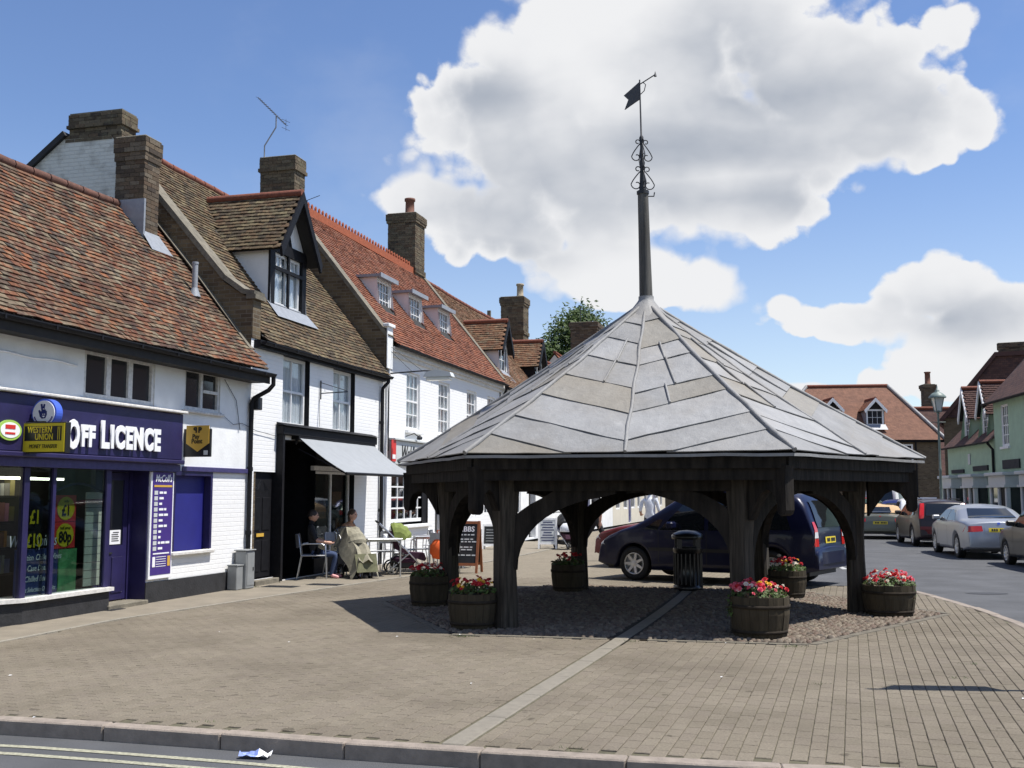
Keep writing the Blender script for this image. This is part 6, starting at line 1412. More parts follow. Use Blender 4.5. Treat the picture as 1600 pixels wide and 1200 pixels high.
def wheel(t, x, y, r, spokes=7):
    s = 1 if y > 0 else -1; q = MB(); Wt = .19
    def rev(prof, m):
        n = 24; vs = [(x + rr * math.cos(6.2832 * k / n), y + s * a, r + rr * math.sin(6.2832 * k / n)) for rr, a in prof for k in range(n)]
        q.mesh(vs, [(i * n + k, i * n + (k + 1) % n, (i + 1) * n + (k + 1) % n, (i + 1) * n + k) for i in range(len(prof) - 1) for k in range(n)], m, True)
    rr = r * .66
    rev([(rr, -Wt), (r * .95, -Wt), (r, -Wt + .03), (r, -.025), (r * .95, 0), (rr, .0), (rr * .97, -.03)], 0); w = q.build('wheel', 'tyre', t, fix=True)
    q = MB(); rev([(rr, -.005), (rr * .93, .002), (rr * .88, -.02), (rr * .85, -.06), (.02, -.06)], 0)
    for k in range(spokes):
        a = 6.2832 * k / spokes; c, d = math.cos(a), math.sin(a); p = lambda f, o, yy: (x + rr * f * c - o * d, y + s * yy, r + rr * f * d + o * c)
        q.quad([p(.1, -.03, -.012), p(.1, .03, -.012), p(.9, .022, -.004), p(.9, -.022, -.004)]); q.quad([p(.1, -.03, -.012), p(.9, -.022, -.004), p(.9, -.022, -.05), p(.1, -.03, -.05)]); q.quad([p(.1, .03, -.012), p(.9, .022, -.004), p(.9, .022, -.05), p(.1, .03, -.05)])
    rev([(.055, -.008), (.001, -.004)], 0); q.build('rim', 'rim_alloy', w, fix=True); return w
def car(label, cat, paint_, c, ang, B, side=(), front=None, rear=None, lights=(), plate=None, seams=(), extras=None, group='cars on the market place', name='parked_car', z=0.0, mirror=None, spokes=7):
    t = thing(name, label, cat, (c[0], c[1], z), ang, group)
    B.build(t, paint_)
    for poly in side:
        for sd in (1, -1): B.patch_y(MB(), poly, sd).build('side_window', 'car_glass', t, fix=False)
    for key, end, nm in ((front, 1, 'windscreen'), (rear, -1, 'rear_window')):
        if key: B.patch_x(MB(), key, end, .016, n=8).build(nm, 'car_glass', t, fix=False)
    for nm, c4, end, m_ in lights:
        for sg in (1, -1):
            k = [(y * sg, zz) for y, zz in c4]; B.patch_x(MB(), k, 1 if end > 0 else -1, .010 if end in (1, -1) else .018).build(nm, m_, t, fix=False)
    for end, m_ in ((-1, 'plate_yellow'), (1, 'plate_white')):
        if plate and (end == -1 or plate[2]):
            zc = plate[0] if end == -1 else plate[2]; pl_ = B.patch_x(MB(), [(-.26, zc - .055), (.26, zc - .055), (.26, zc + .055), (-.26, zc + .055)], end, .012, 2).build('number_plate', m_, t, fix=False); q = MB(); [B.patch_x(q, [(yy, zc - .032), (yy + .040, zc - .032), (yy + .040, zc + .032), (yy, zc + .032)], end, .016, 1) for yy in (-.22, -.165, -.11, -.055, .04, .095, .15)]; o = q.build('plate_print', 'trim_black', pl_, fix=False); o['kind'] = 'stuff'
    q = MB()
    for s_ in seams:
        for sd in (1, -1): B.patch_y(q, s_, sd, .003, 4)
    if seams: q.build('door_seam', 'trim_black', t, fix=False)
    for x in (B.xf, B.xr):
        for sd in (1, -1): wheel(t, x, sd * (B.W - .025), B.r, spokes)
    q = MB(); q.box(-B.L / 2 + .2, B.L / 2 - .2, -B.W + .2, B.W - .2, B.sill - .02, .62); q.build('underbody', 'trim_black', t)
    mx = mirror or (B.xf - .85, B.zb + .05)
    for sd in (1, -1):
        yy = B.w(mx[0], mx[1]); q = MB(); q.box(mx[0] - .06, mx[0] + .08, *sorted((sd * yy, sd * (yy + .20))), mx[1], mx[1] + .13, bev=.03); q.build('door_mirror', 'trim_black' if paint_ in ('paint_white',) else paint_, t)
    if extras: extras(t, B)
    return t
def seam(x, z0, z1, dx=0): return [(x - .006, z0), (x + .006, z0), (x + .006 + dx, z1), (x - .006 + dx, z1)]
def place(B, xl, yl, world, ang):
    return (world[0] - (xl * math.cos(ang) - yl * math.sin(ang)), world[1] - (xl * math.sin(ang) + yl * math.cos(ang)))
# people carrier
def mpv_body(): return Body(4.35, 1.76, 1.66, [(-2.18, .35), (-2.165, .62), (-2.12, .66), (-2.10, .98), (-1.93, 1.42), (-1.80, 1.56), (-1.5, 1.63), (-.6, 1.665), (.1, 1.63), (.42, 1.55), (.95, 1.22), (1.30, 1.03), (1.62, .93), (1.95, .80), (2.10, .66), (2.15, .48), (2.18, .34)], .92, 1.33, -1.36, .31, tum=.20)
B = mpv_body(); ang = R(145)
MPV_SIDE = [[(-1.72, .99), (-1.10, .97), (-1.12, 1.46), (-1.55, 1.45)], [(-1.02, .97), (-.20, .95), (-.18, 1.50), (-1.03, 1.48)], [(-.12, .95), (.78, .94), (.30, 1.44), (-.10, 1.50)], [(.82, .94), (1.12, .95), (.82, 1.13), (.72, 1.13)]]
def mpv_extra(t, B):
    q = MB(); 
    for sd in (1, -1): B.patch_y(q, [(-1.0, .56), (1.0, .56), (1.0, .62), (-1.0, .62)], sd, .012)
    q.build('rubbing_strip', 'trim_black', t, fix=False)
    q = MB(); B.patch_x(q, [(-.80, .40), (.80, .40), (.80, .60), (-.80, .60)], -1, .014); q.build('rear_bumper', 'paint_navy', t, fix=False)
    q = MB()
    for sd in (1, -1): q.tube([(-1.5, sd * .62, 1.68), (0, sd * .62, 1.70)], .018, 6)
    q.build('roof_rail', 'trim_black', t)
car('dark blue people carrier parked side on behind the litter bin', 'car', 'paint_navy', place(B, 1.33, .85, (2.28, 20.35), ang), ang, B, MPV_SIDE, [(-.62, 1.05), (.62, 1.05), (.52, 1.52), (-.52, 1.52)], [(-.58, 1.02), (.58, 1.02), (.50, 1.48), (-.50, 1.48)],
    [('tail_light', [(.60, .70), (.80, .70), (.72, 1.12), (.62, 1.12)], -1, 'lamp_red'), ('reversing_light', [(.62, .84), (.79, .84), (.765, .94), (.625, .94)], -1.0001, 'lamp_clear'), ('headlight', [(.44, .68), (.80, .64), (.76, .80), (.46, .83)], 1, 'lamp_clear')], (.80, 0, .46), [seam(.80, .35, .93), seam(-.16, .33, .94), seam(-1.05, .45, .96)], mpv_extra, name='people_carrier')
# maroon hatchback with its bonnet towards the shops
def hatch(H=1.42, L=3.95): k = L / 3.95; return Body(L, 1.66, H, [(-1.97 * k, .35), (-1.95 * k, .62), (-1.88 * k, .92), (-1.55 * k, H - .17), (-1.35 * k, H - .05), (-.5 * k, H), (.1 * k, H - .05), (.75 * k, .96), (1.35 * k, .88), (1.80 * k, .76), (1.93 * k, .62), (1.95 * k, .45), (1.97 * k, .33)], .90, 1.22 * k, -1.22 * k, .28, tum=.2)
HS = lambda H, k=1: [[(-1.35 * k, .95), (-.55 * k, .93), (-.55 * k, H - .12), (-1.15 * k, H - .14)], [(-.47 * k, .93), (.62 * k, .92), (.16 * k, H - .13), (-.46 * k, H - .12)]]
HF, HR = lambda H: [(-.60, .99), (.60, .99), (.50, H - .08), (-.50, H - .08)], lambda H: [(-.56, .95), (.56, .95), (.48, H - .14), (-.48, H - .14)]
HL = [('tail_light', [(.55, .68), (.78, .68), (.74, .90), (.56, .90)], -1, 'lamp_red'), ('headlight', [(.42, .62), (.76, .60), (.72, .74), (.44, .76)], 1, 'lamp_clear')]
def simple(label, paint_, c, ang, H=1.42, L=3.95, **k):
    B = hatch(H, L); kk = L / 3.95
    return car(label, 'car', paint_, c, ang, B, HS(H, kk), HF(H), HR(H), HL, (.72, 0, .48), [seam(.62 * kk, .35, .92), seam(-.5 * kk, .33, .93)], **k)
simple('maroon car parked beyond the people carrier beside the man in a pale shirt', 'paint_maroon', (3.95, 23.9), R(148), 1.46, 4.1)
# queue of cars on the right
RZ = -.10
B = Body(4.58, 1.79, 1.385, [(-2.29, .40), (-2.28, .70), (-2.22, .93), (-2.0, 1.0), (-1.62, 1.05), (-1.0, 1.30), (-.55, 1.375), (0, 1.385), (.35, 1.33), (1.05, .97), (1.6, .88), (2.05, .74), (2.22, .60), (2.26, .45), (2.29, .35)], .93, 1.40, -1.36, .325, plan=(.2, .16), tum=.26)
SR = [('tail_light', [(.40, .73), (.84, .70), (.80, .86), (.42, .87)], -1, 'lamp_red'), ('headlight', [(.42, .58), (.80, .58), (.76, .72), (.44, .72)], 1, 'lamp_clear')]
CS = [[(-1.28, 1.00), (-.42, .98), (-.40, 1.29), (-.85, 1.27)], [(-.34, .98), (.86, .95), (.34, 1.26), (-.32, 1.29)]]
def badge(t, B):
    q = MB(); B.patch_x(q, [(-.035, .90), (.035, .90), (.035, .96), (-.035, .96)], -1, .012, 3); q.build('badge', 'sign_blue', t, fix=False)
    q = MB(); B.patch_x(q, [(-.36, .66), (.36, .66), (.36, .86), (-.36, .86)], -1, .006, 4); q.build('plate_recess', 'paint_silver', t, fix=False)
ang = R(80)
car('silver coupe seen from behind in the queue at the right', 'car', 'paint_silver', place(B, -1.36, .87, (11.95, 29.2), ang), ang, B, CS, [(-.6, 1.0), (.6, 1.0), (.5, 1.3), (-.5, 1.3)], [(-.60, 1.07), (.60, 1.07), (.50, 1.31), (-.50, 1.31)], SR, (.76, 0, 0), [seam(.86, .35, .95), seam(-.38, .33, .97)], badge, z=RZ)
B = Body(4.52, 1.78, 1.50, [(-2.26, .38), (-2.24, .66), (-2.19, .98), (-1.98, 1.32), (-1.88, 1.42), (-1.5, 1.47), (-.5, 1.50), (.05, 1.47), (.38, 1.38), (1.0, 1.0), (1.55, .92), (2.0, .80), (2.18, .62), (2.24, .45), (2.26, .35)], .96, 1.40, -1.28, .325, tum=.2)
def estate_extra(t, B):
    q = MB(); B.patch_x(q, [(-.80, .42), (.80, .42), (.78, .66), (-.78, .66)], -1, .006); q.build('rear_bumper', 'paint_maroon', t, fix=False)  # red reflection on the dark lower tail, put into the colour as maroon
    q = MB()
    for sd in (1, -1): q.tube([(-1.6, sd * .60, 1.53), (0, sd * .60, 1.55)], .018, 6)
    q.build('roof_rail', 'trim_black', t)
ang = R(80)
car('black estate car with tall red tail lamps ahead of the silver coupe', 'car', 'paint_black_red', place(B, -1.28, .87, (13.2, 35.8), ang), ang, B, [[(-1.75, 1.02), (-1.1, 1.0), (-1.1, 1.38), (-1.6, 1.36)], [(-1.0, 1.0), (-.2, .99), (-.18, 1.41), (-1.0, 1.39)], [(-.1, .99), (.88, .97), (.35, 1.36), (-.1, 1.41)]], [(-.6, 1.03), (.6, 1.03), (.5, 1.42), (-.5, 1.42)], [(-.60, 1.0), (.60, 1.0), (.52, 1.38), (-.52, 1.38)],
    [('tail_light', [(.66, .92), (.82, .90), (.70, 1.40), (.58, 1.40)], -1, 'lamp_red'), ('headlight', [(.42, .62), (.80, .62), (.76, .76), (.44, .76)], 1, 'lamp_clear')], (.80, 0, 0), [seam(.88, .35, .97), seam(-.15, .33, .98)], estate_extra, z=RZ)
B = Body(4.0, 1.70, 1.26, [(-2.0, .38), (-1.98, .66), (-1.92, .86), (-1.5, .92), (-1.30, .94), (-1.0, 1.14), (-.75, 1.22), (-.2, 1.26), (.15, 1.22), (.70, .90), (1.3, .82), (1.8, .70), (1.95, .52), (2.0, .35)], .87, 1.22, -1.2, .30, plan=(.22, .2), tum=.2)
def soft_top(t, B):
    q = MB(); n = 14; xs = [-1.32 + (1.60) * i / n for i in range(n + 1)]; vs = []
    for x in xs:
        zt = max(B.zt(x), .93) + .014; w0 = B.w(x, .90) + .012
        vs += [(x, w * s_, z) for s_, w, z in ((1, w0, .90), (1, min(w0, B.w(x, min(1.08, zt - .03)) + .014), min(1.08, zt - .02)), (1, B.w(x, zt - .10) * .93 + .012, zt - .03), (1, B.w(x, zt - .1) * .7, zt + .035), (1, 0, zt + .06), (-1, B.w(x, zt - .1) * .7, zt + .035), (-1, B.w(x, zt - .10) * .93 + .012, zt - .03), (-1, min(w0, B.w(x, min(1.08, zt - .03)) + .014), min(1.08, zt - .02)), (-1, w0, .90))]
    q.mesh(vs, [(i * 9 + k, i * 9 + k + 1, (i + 1) * 9 + k + 1, (i + 1) * 9 + k) for i in range(n) for k in range(8)], 0, True); q.build('soft_top', 'tan_canvas', t, fix=False)
    q = MB(); B.patch_x(q, [(-.42, .97), (.42, .97), (.36, 1.17), (-.36, 1.17)], -1, .07, 6); q.build('rear_window', 'car_glass', t, fix=False)
    q = MB(); B.patch_x(q, [(-.03, .84), (.03, .84), (.03, .88), (-.03, .88)], -1, .02, 2); q.build('brake_light', 'lamp_red', t, fix=False)
ang = R(72)
car('greenish grey roadster with a tan fabric roof seen from behind', 'car', 'paint_greygreen', (14.45, 42.6), ang, B, [], [(-.6, .94), (.6, .94), (.5, 1.2), (-.5, 1.2)], None, [('tail_light', [(.52, .66), (.72, .66), (.72, .78), (.52, .78)], -1, 'lamp_red'), ('headlight', [(.42, .58), (.76, .58), (.72, .7), (.44, .7)], 1, 'lamp_clear')], (.62, 0, 0), [], soft_top, z=RZ)
simple('dark grey car cut off by the right edge of the photo', 'paint_grey', (12.62, 25.0), R(82), 1.45, 4.3, z=RZ)
simple('dark green hatchback ahead of the tan roofed roadster', 'paint_green', (15.9, 48.6), R(66), 1.46, 4.0, z=RZ)
simple('red car partly hidden behind the dark green hatchback', 'paint_red', (17.4, 54.0), R(64), 1.5, 3.9, z=RZ)
simple('dark blue car glimpsed between the roadster and the black estate', 'paint_blue', (18.3, 51.0), R(66), 1.42, 4.0, z=RZ)
simple('white car showing its roof over the black estate', 'paint_white', (17.3, 46.5), R(76), 1.5, 4.0, z=RZ)
B = Body(4.8, 1.85, 2.05, [(-2.4, .4), (-2.38, .8), (-2.34, 1.2), (-2.2, 1.9), (-2.05, 2.0), (-1, 2.05), (.6, 2.02), (.95, 1.92), (1.5, 1.25), (2.1, 1.05), (2.3, .85), (2.38, .6), (2.4, .4)], 1.2, 1.55, -1.45, .33, tum=.12)
car('white van standing tall behind the smaller cars', 'van', 'paint_white', (21.0, 59.8), R(56), B, [[(-1.9, 1.3), (-.5, 1.3), (-.5, 1.85), (-1.85, 1.85)], [(-.4, 1.3), (1.2, 1.28), (.8, 1.82), (-.4, 1.85)]], [(-.7, 1.3), (.7, 1.3), (.62, 1.9), (-.62, 1.9)], [(-.7, 1.25), (.7, 1.25), (.62, 1.85), (-.62, 1.85)], [('tail_light', [(.74, .8), (.88, .8), (.86, 1.15), (.75, 1.15)], -1, 'lamp_red')], (.7, 0, 0), [], None, z=RZ, name='van')
# ------------------------------------------------------------------ street furniture
t = thing('litter_bin', 'black fluted litter bin with a domed lid under the open roof', 'litter bin', (2.95, 18.25, 0))
MB().lathe([(.23, 0), (.25, .01), (.25, .07), (.225, .09), (.225, .62), (.25, .64), (.25, .70)], 20).build('bin_body', 'bin_black', t)
q = MB()
for k in range(20): a = 6.2832 * k / 20; q.bar((.232 * math.cos(a), .232 * math.sin(a), .10), (.232 * math.cos(a), .232 * math.sin(a), .61), .022, .02)
o = q.build('fluting', 'bin_black', t, fix=False); o['kind'] = 'stuff'
q = MB(); 
for k in range(4): a = .785 + 1.5708 * k; q.bar((.22 * math.cos(a), .22 * math.sin(a), .70), (.22 * math.cos(a), .22 * math.sin(a), .86), .07, .03)
q.build('lid_support', 'bin_black', t); MB().lathe([(.262, .85), (.27, .87), (.27, .91), (.24, .94), (.15, .985), (.001, 1.0)], 20).build('lid', 'bin_black', t); MB().lathe([(.19, .70), (.19, .72), (.001, .72)], 16).build('liner_top', 'dark_room', t)
o = thing('utility_cabinet', 'grey utility cabinet at the foot of the black downpipe', 'utility cabinet', fw(-.30, -.15, 0), FROT)
MB().box(-.14, .14, -.11, .11, 0, .64, bev=.015).build('cabinet_body', 'utility_grey', o); MB().box(-.12, .12, -.117, -.111, .06, .60).build('cabinet_door', 'utility_grey', o); MB().box(-.16, .16, -.13, .13, .64, .66, bev=.008).build('cabinet_cap', 'utility_grey', o); MB().box(.06, .09, -.124, -.117, .3, .36).build('latch', 'iron', o)
o = thing('meter_box', 'low grey meter box against the wall left of the utility cabinet', 'meter box', fw(-.56, -.12, 0), FROT); MB().box(-.11, .10, -.09, .09, 0, .40, bev=.012).build('box_body', 'utility_grey', o); MB().box(-.12, .11, -.10, .09, .40, .42).build('box_lid', 'utility_grey', o)
# projecting signs
LS = thing('round_lottery_sign', 'round blue and white projecting lottery sign with crossed fingers', 'sign', fw(-5.70, -.03, 2.60), FROT)
def ydisc(q, x, y, z, r, t0, t1, n=32): q.prism([(y + r * math.cos(6.2832 * k / n), z + r * math.sin(6.2832 * k / n)) for k in range(n)], lambda a, c, t: (t, a, c), t0, t1)
cy = -.30
q = MB(); ydisc(q, 0, cy, 0, .178, -.0, .12); q.build('sign_case', 'sign_blue', LS); q = MB(); ydisc(q, 0, cy, -.003, .158, -.012, -.001); fc = q.build('sign_face', 'sign_white', LS)
q = MB(); q.prism([(-.06, -.02), (-.075, .02), (-.055, .03), (-.035, .005), (-.03, .02), (-.045, .10), (-.02, .105), (-.012, .06), (.0, .105), (.022, .098), (.012, .03), (.03, .035), (.034, .015), (.048, .015), (.05, -.03), (.03, -.075), (-.02, -.08), (-.05, -.055)], lambda a, c, t: (t, cy - a, c + .01), -.016, -.0125); q.build('fingers_emblem', 'ink_navy', fc)
q = MB()
for a, c, s_ in ((.0, .05, .007), (-.005, -.015, .007), (.02, -.015, .007)): ydisc(q, 0, cy - a, c, s_, -.019, -.0165, 8)
q.quad([(-.018, cy + .02, -.035), (-.018, cy - .03, -.035), (-.018, cy - .005, -.055)]); q.build('emblem_smile', 'sign_white', fc, fix=False)
q = MB()
for k in range(15): a = math.pi * (1.12 + .76 * k / 14); q.obox((-.014, cy - .135 * math.cos(a), -.005 + .135 * math.sin(a)), (.001, 0, 0), (0, .009, 0), (0, 0, .011))
o = q.build('rim_print', 'sign_purple', fc, fix=False); o['kind'] = 'stuff'
q = MB(); q.box(.02, .12, -.12, .12, -.06, .06); q.build('wall_bracket', 'sign_blue', LS)
WU = thing('money_transfer_sign', 'yellow and black projecting money transfer sign below the round sign', 'sign', fw(-5.80, -.10, 2.29), FROT)
MB().box(.0, .09, -.64, .01, -.19, .19, bev=.008).build('sign_case', 'sign_black', WU); p = MB().box(-.008, -.001, -.62, -.01, -.175, .175).build('sign_face', 'sign_yellow', WU); MB().box(-.012, -.009, -.58, -.05, -.04, .14).build('name_panel', 'sign_black', p)
RX = (R(90), 0, R(-90))
text('WESTERN', .105, 'sign_yellow', p, (-.016, -.27, .092), RX, ext=.002, bold=.002, sx=.72, space=1.05); text('UNION', .105, 'sign_yellow', p, (-.016, -.335, .006), RX, ext=.002, bold=.002, sx=.72, space=1.05); text('MONEY TRANSFER', .07, 'sign_black', p, (-.012, -.32, -.11), RX, ext=.002, shear=.25, sx=.68)
for y in (-.535, -.56): MB().box(-.016, -.0125, y, y + .008, -.03, .13).build('bar', 'sign_yellow', p)
MB().bar((.045, -.3, .19), (.045, .0, .19), .03, .03).build('wall_bracket', 'sign_black', WU)
PP = thing('payment_sign', 'projecting payment sign with an orange arrow on a black square', 'sign', fw(-2.05, -.03, 2.42), FROT)
MB().box(.0, .05, -.44, .04, -.24, .20, bev=.005).build('sign_case', 'sign_black', PP); q = MB(); q.prism([(-.42, .25), (-.02, .25), (-.02, -.03), (-.22, -.16), (-.42, -.03)], lambda a, c, t: (t, a, c), -.012, -.001); p = q.build('arrow_panel', 'sign_ochre', PP)
text('PayPoint'[:3], .10, 'sign_black', p, (-.016, -.19, .075), RX, ext=.002, bold=.002, sx=.9); text('Point', .10, 'sign_black', p, (-.016, -.21, .0), RX, ext=.002, bold=.002, sx=.9)
text('P', .115, 'sign_black', p, (-.016, -.26, .175), RX, ext=.002, bold=.006); text('P', .115, 'sign_black', p, (-.016, -.18, .175), RX, ext=.002, bold=.006, sx=-1.0); MB().box(-.008, -.001, -.40, -.33, -.21, -.14).build('sticker', 'pale_grey_paint', PP)
# cafe furniture
def chair_proto():
    t = thing('cafe_chair', 'x', 'chair', group='aluminium cafe chairs')
    for sd in (1, -1): 
        MB().tube([(.26, sd * .27, 0), (.24, sd * .27, .44), (.23, sd * .27, .62), (.17, sd * .27, .66), (-.12, sd * .26, .66), (-.22, sd * .25, .64)], .012, 6).build('arm_leg', 'aluminium', t)
        MB().tube([(-.30, sd * .23, 0), (-.22, sd * .23, .44), (-.27, sd * .22, .80), (-.28, sd * .16, .84)], .012, 6).build('back_leg', 'aluminium', t)
    MB().box(-.22, .25, -.24, .24, .425, .445, bev=.008).build('seat', 'chair_weave', t)
    q = MB(); n = 8
    for i in range(n):
        f = lambda k: (-.27 - .05 * math.sin(math.pi * k / n), -.22 + .44 * k / n)
        (a, b_), (c, d_) = f(i), f(i + 1); q.mesh([(a, b_, .58), (c, d_, .58), (c - .02, d_, .83), (a - .02, b_, .83), (a - .012, b_, .58), (c - .012, d_, .58), (c - .032, d_, .83), (a - .032, b_, .83)], [(0, 1, 2, 3), (7, 6, 5, 4), (3, 2, 6, 7), (0, 4, 5, 1)])
    q.build('backrest', 'chair_weave', t); return t
CP = chair_proto()
for i, (x, y, a, lb) in enumerate([(-3.80, 20.80, 8, 'aluminium cafe chair under the seated man in black'), (-3.42, 21.85, -20, 'aluminium cafe chair under the seated woman in tan'), (-2.62, 22.25, 250, 'cafe chair behind the near table, back to the white wall'), (-2.0, 23.2, 200, 'cafe chair left of the second table'), (-1.42, 23.45, 240, 'cafe chair behind the second table'), (-1.38, 22.05, 80, 'cafe chair with the orange bag hung on its back'), (-1.75, 25.0, 170, 'farthest cafe chair by the white restaurant wall'), (-2.35, 22.75, 30, 'cafe chair between the pushchair and the restaurant wall'), (-1.0, 24.0, 120, 'cafe chair nearest the farthest table')]):
    c = CP if i == 0 else dup(CP); c.location = (x, y, 0.003); c.rotation_euler = (0, 0, R(a)); c['label'] = lb
def table_proto():
    t = thing('cafe_table', 'x', 'table', group='aluminium cafe tables'); MB().box(-.35, .35, -.35, .35, .71, .735, bev=.01).build('tabletop', 'aluminium', t)
    for sx_ in (1, -1):
        for sy_ in (1, -1): MB().tube([(sx_ * .31, sy_ * .31, .71), (sx_ * .31, sy_ * .31, 0)], .017, 8).build('leg', 'aluminium', t)
    MB().box(-.31, .31, -.012, .012, .66, .70).build('apron', 'aluminium', t); return t
TP = table_proto()
for i, (x, y, a, lb) in enumerate([(-2.58, 21.45, 20, 'near cafe table beside the draped pushchair'), (-1.72, 22.75, 10, 'cafe table behind the green hooded pushchair'), (-1.30, 24.3, 15, 'farthest cafe table along the restaurant wall')]):
    c = TP if i == 0 else dup(TP); c.location = (x, y, .003); c.rotation_euler = (0, 0, R(a)); c['label'] = lb
for x, y, lb in ((-2.5, 21.4, 'white cup on the near cafe table'), (-1.65, 22.7, 'white cup on the table behind the pushchair')):
    o = MB().lathe([(.03, 0), (.04, .01), (.042, .08), (.036, .08), (.03, .02), (.001, .02)], 12).build('cup', 'sign_white'); o.location = (x, y, .738); tag(o, lb, 'cup')
q = MB(); q.lathe([(.02, -.22), (.13, -.20), (.19, -.08), (.18, .06), (.10, .17), (.05, .2), (.03, .26)], 14); q.v = [(a * (1 + .12 * mnoise.noise(Vector((a * 6, c * 6, e * 6)))), b_ * .7, e) for a, b_, e in q.v for c in (b_,)]
o = q.build('bag', 'orange_cloth'); o.location = (-1.46, 21.78, .52); tag(o, 'bright orange bag hanging from a cafe chair', 'bag'); q = MB(); q.tube([(-.05, 0, .24), (-.03, -.1, .36), (.05, -.12, .36), (.06, 0, .24)], .012, 5); q.build('bag_strap', 'orange_cloth', o)
# boards on the pavement
def aboard(name, label, loc, rot, Wd, H, frame, panel, lean=.20, top=.0):
    t = thing(name, label, 'sign board', loc, rot)
    for sd, nm in ((-1, 'front'), (1, 'back')):
        f = lambda x, z, tt: (x, sd * (lean * (1 - z / H) + .012) + sd * tt, z)
        for x in (-Wd / 2, Wd / 2 - .05): q = MB(); q.prism([(x, 0), (x + .05, 0), (x + .05, H), (x, H)], f, -.014, .014); q.build('frame_leg', frame, t)
        for z in (H * .14, H - .06): q = MB(); q.prism([(-Wd / 2 + .05, z), (Wd / 2 - .05, z), (Wd / 2 - .05, z + .055), (-Wd / 2 + .05, z + .055)], f, -.014, .013); q.build('frame_rail', frame, t)
        q = MB(); q.prism([(-Wd / 2 + .051, H * .14 + .056), (Wd / 2 - .051, H * .14 + .056), (Wd / 2 - .051, H - .061), (-Wd / 2 + .051, H - .061)], f, -.006, .006); p = q.build('board', panel, t)
        if sd == -1: t_front = p
    return t, t_front, math.atan2(lean, H)
t, p, tl = aboard('menu_board', 'orange wood framed chalkboard with white lettering on the paving', (-.98, 22.35, 0), R(-14), .68, 1.05, 'orange_wood', 'chalkboard')
AX = (R(90) - tl, 0, 0)
lz = lambda z, H=1.05, lean=.2: -(lean * (1 - z / H) + .012) - .012
text('WEBBS', .15, 'sign_white', p, (0.0, lz(.88), .88), AX, ext=.001, bold=.003, sx=1.0)
q = MB(); ra = random.Random(4)
for k, z in enumerate((.77, .68, .63, .52, .47, .36)):
    x = -.24
    while x < .2: l = ra.uniform(.04, .12); q.obox((x + l / 2, lz(z) + .004, z), (l / 2, 0, 0), (0, .001, 0), (0, .003, .012)); x += l + .025
o = q.build('chalk_writing', 'pale_grey_paint', p, fix=False); o['kind'] = 'stuff'
t, p, _ = aboard('black_board', 'small black pavement board with white legs by the restaurant wall', (-.55, 31.8, 0), R(-10), .62, .72, 'white_paint', 'chalkboard', .14)
q = MB()
for k in range(5): q.box(-.2, .1 + .05 * (k % 2), lz(.55 - k * .08, .72, .14) + .002, lz(.55 - k * .08, .72, .14) + .004, .55 - k * .08, .565 - k * .08)
q.build('chalk_writing', 'pale_grey_paint', p, fix=False)
t, p, _ = aboard('white_board', 'white framed pavement sign with a silver grey lettered panel', (1.06, 32.1, 0), R(-6), .56, .90, 'white_paint', 'pale_grey_paint', .16)
q = MB()
for k in range(8): 
    w_ = (.14, .2, .16, .19, .12, .15, .2, .18)[k]; z = .77 - k * .075; q.box(-w_, w_, lz(z, .9, .16) + .0, lz(z, .9, .16) + .003, z - .014, z + .016)
q.build('sign_print', 'ink_navy', p, fix=False)
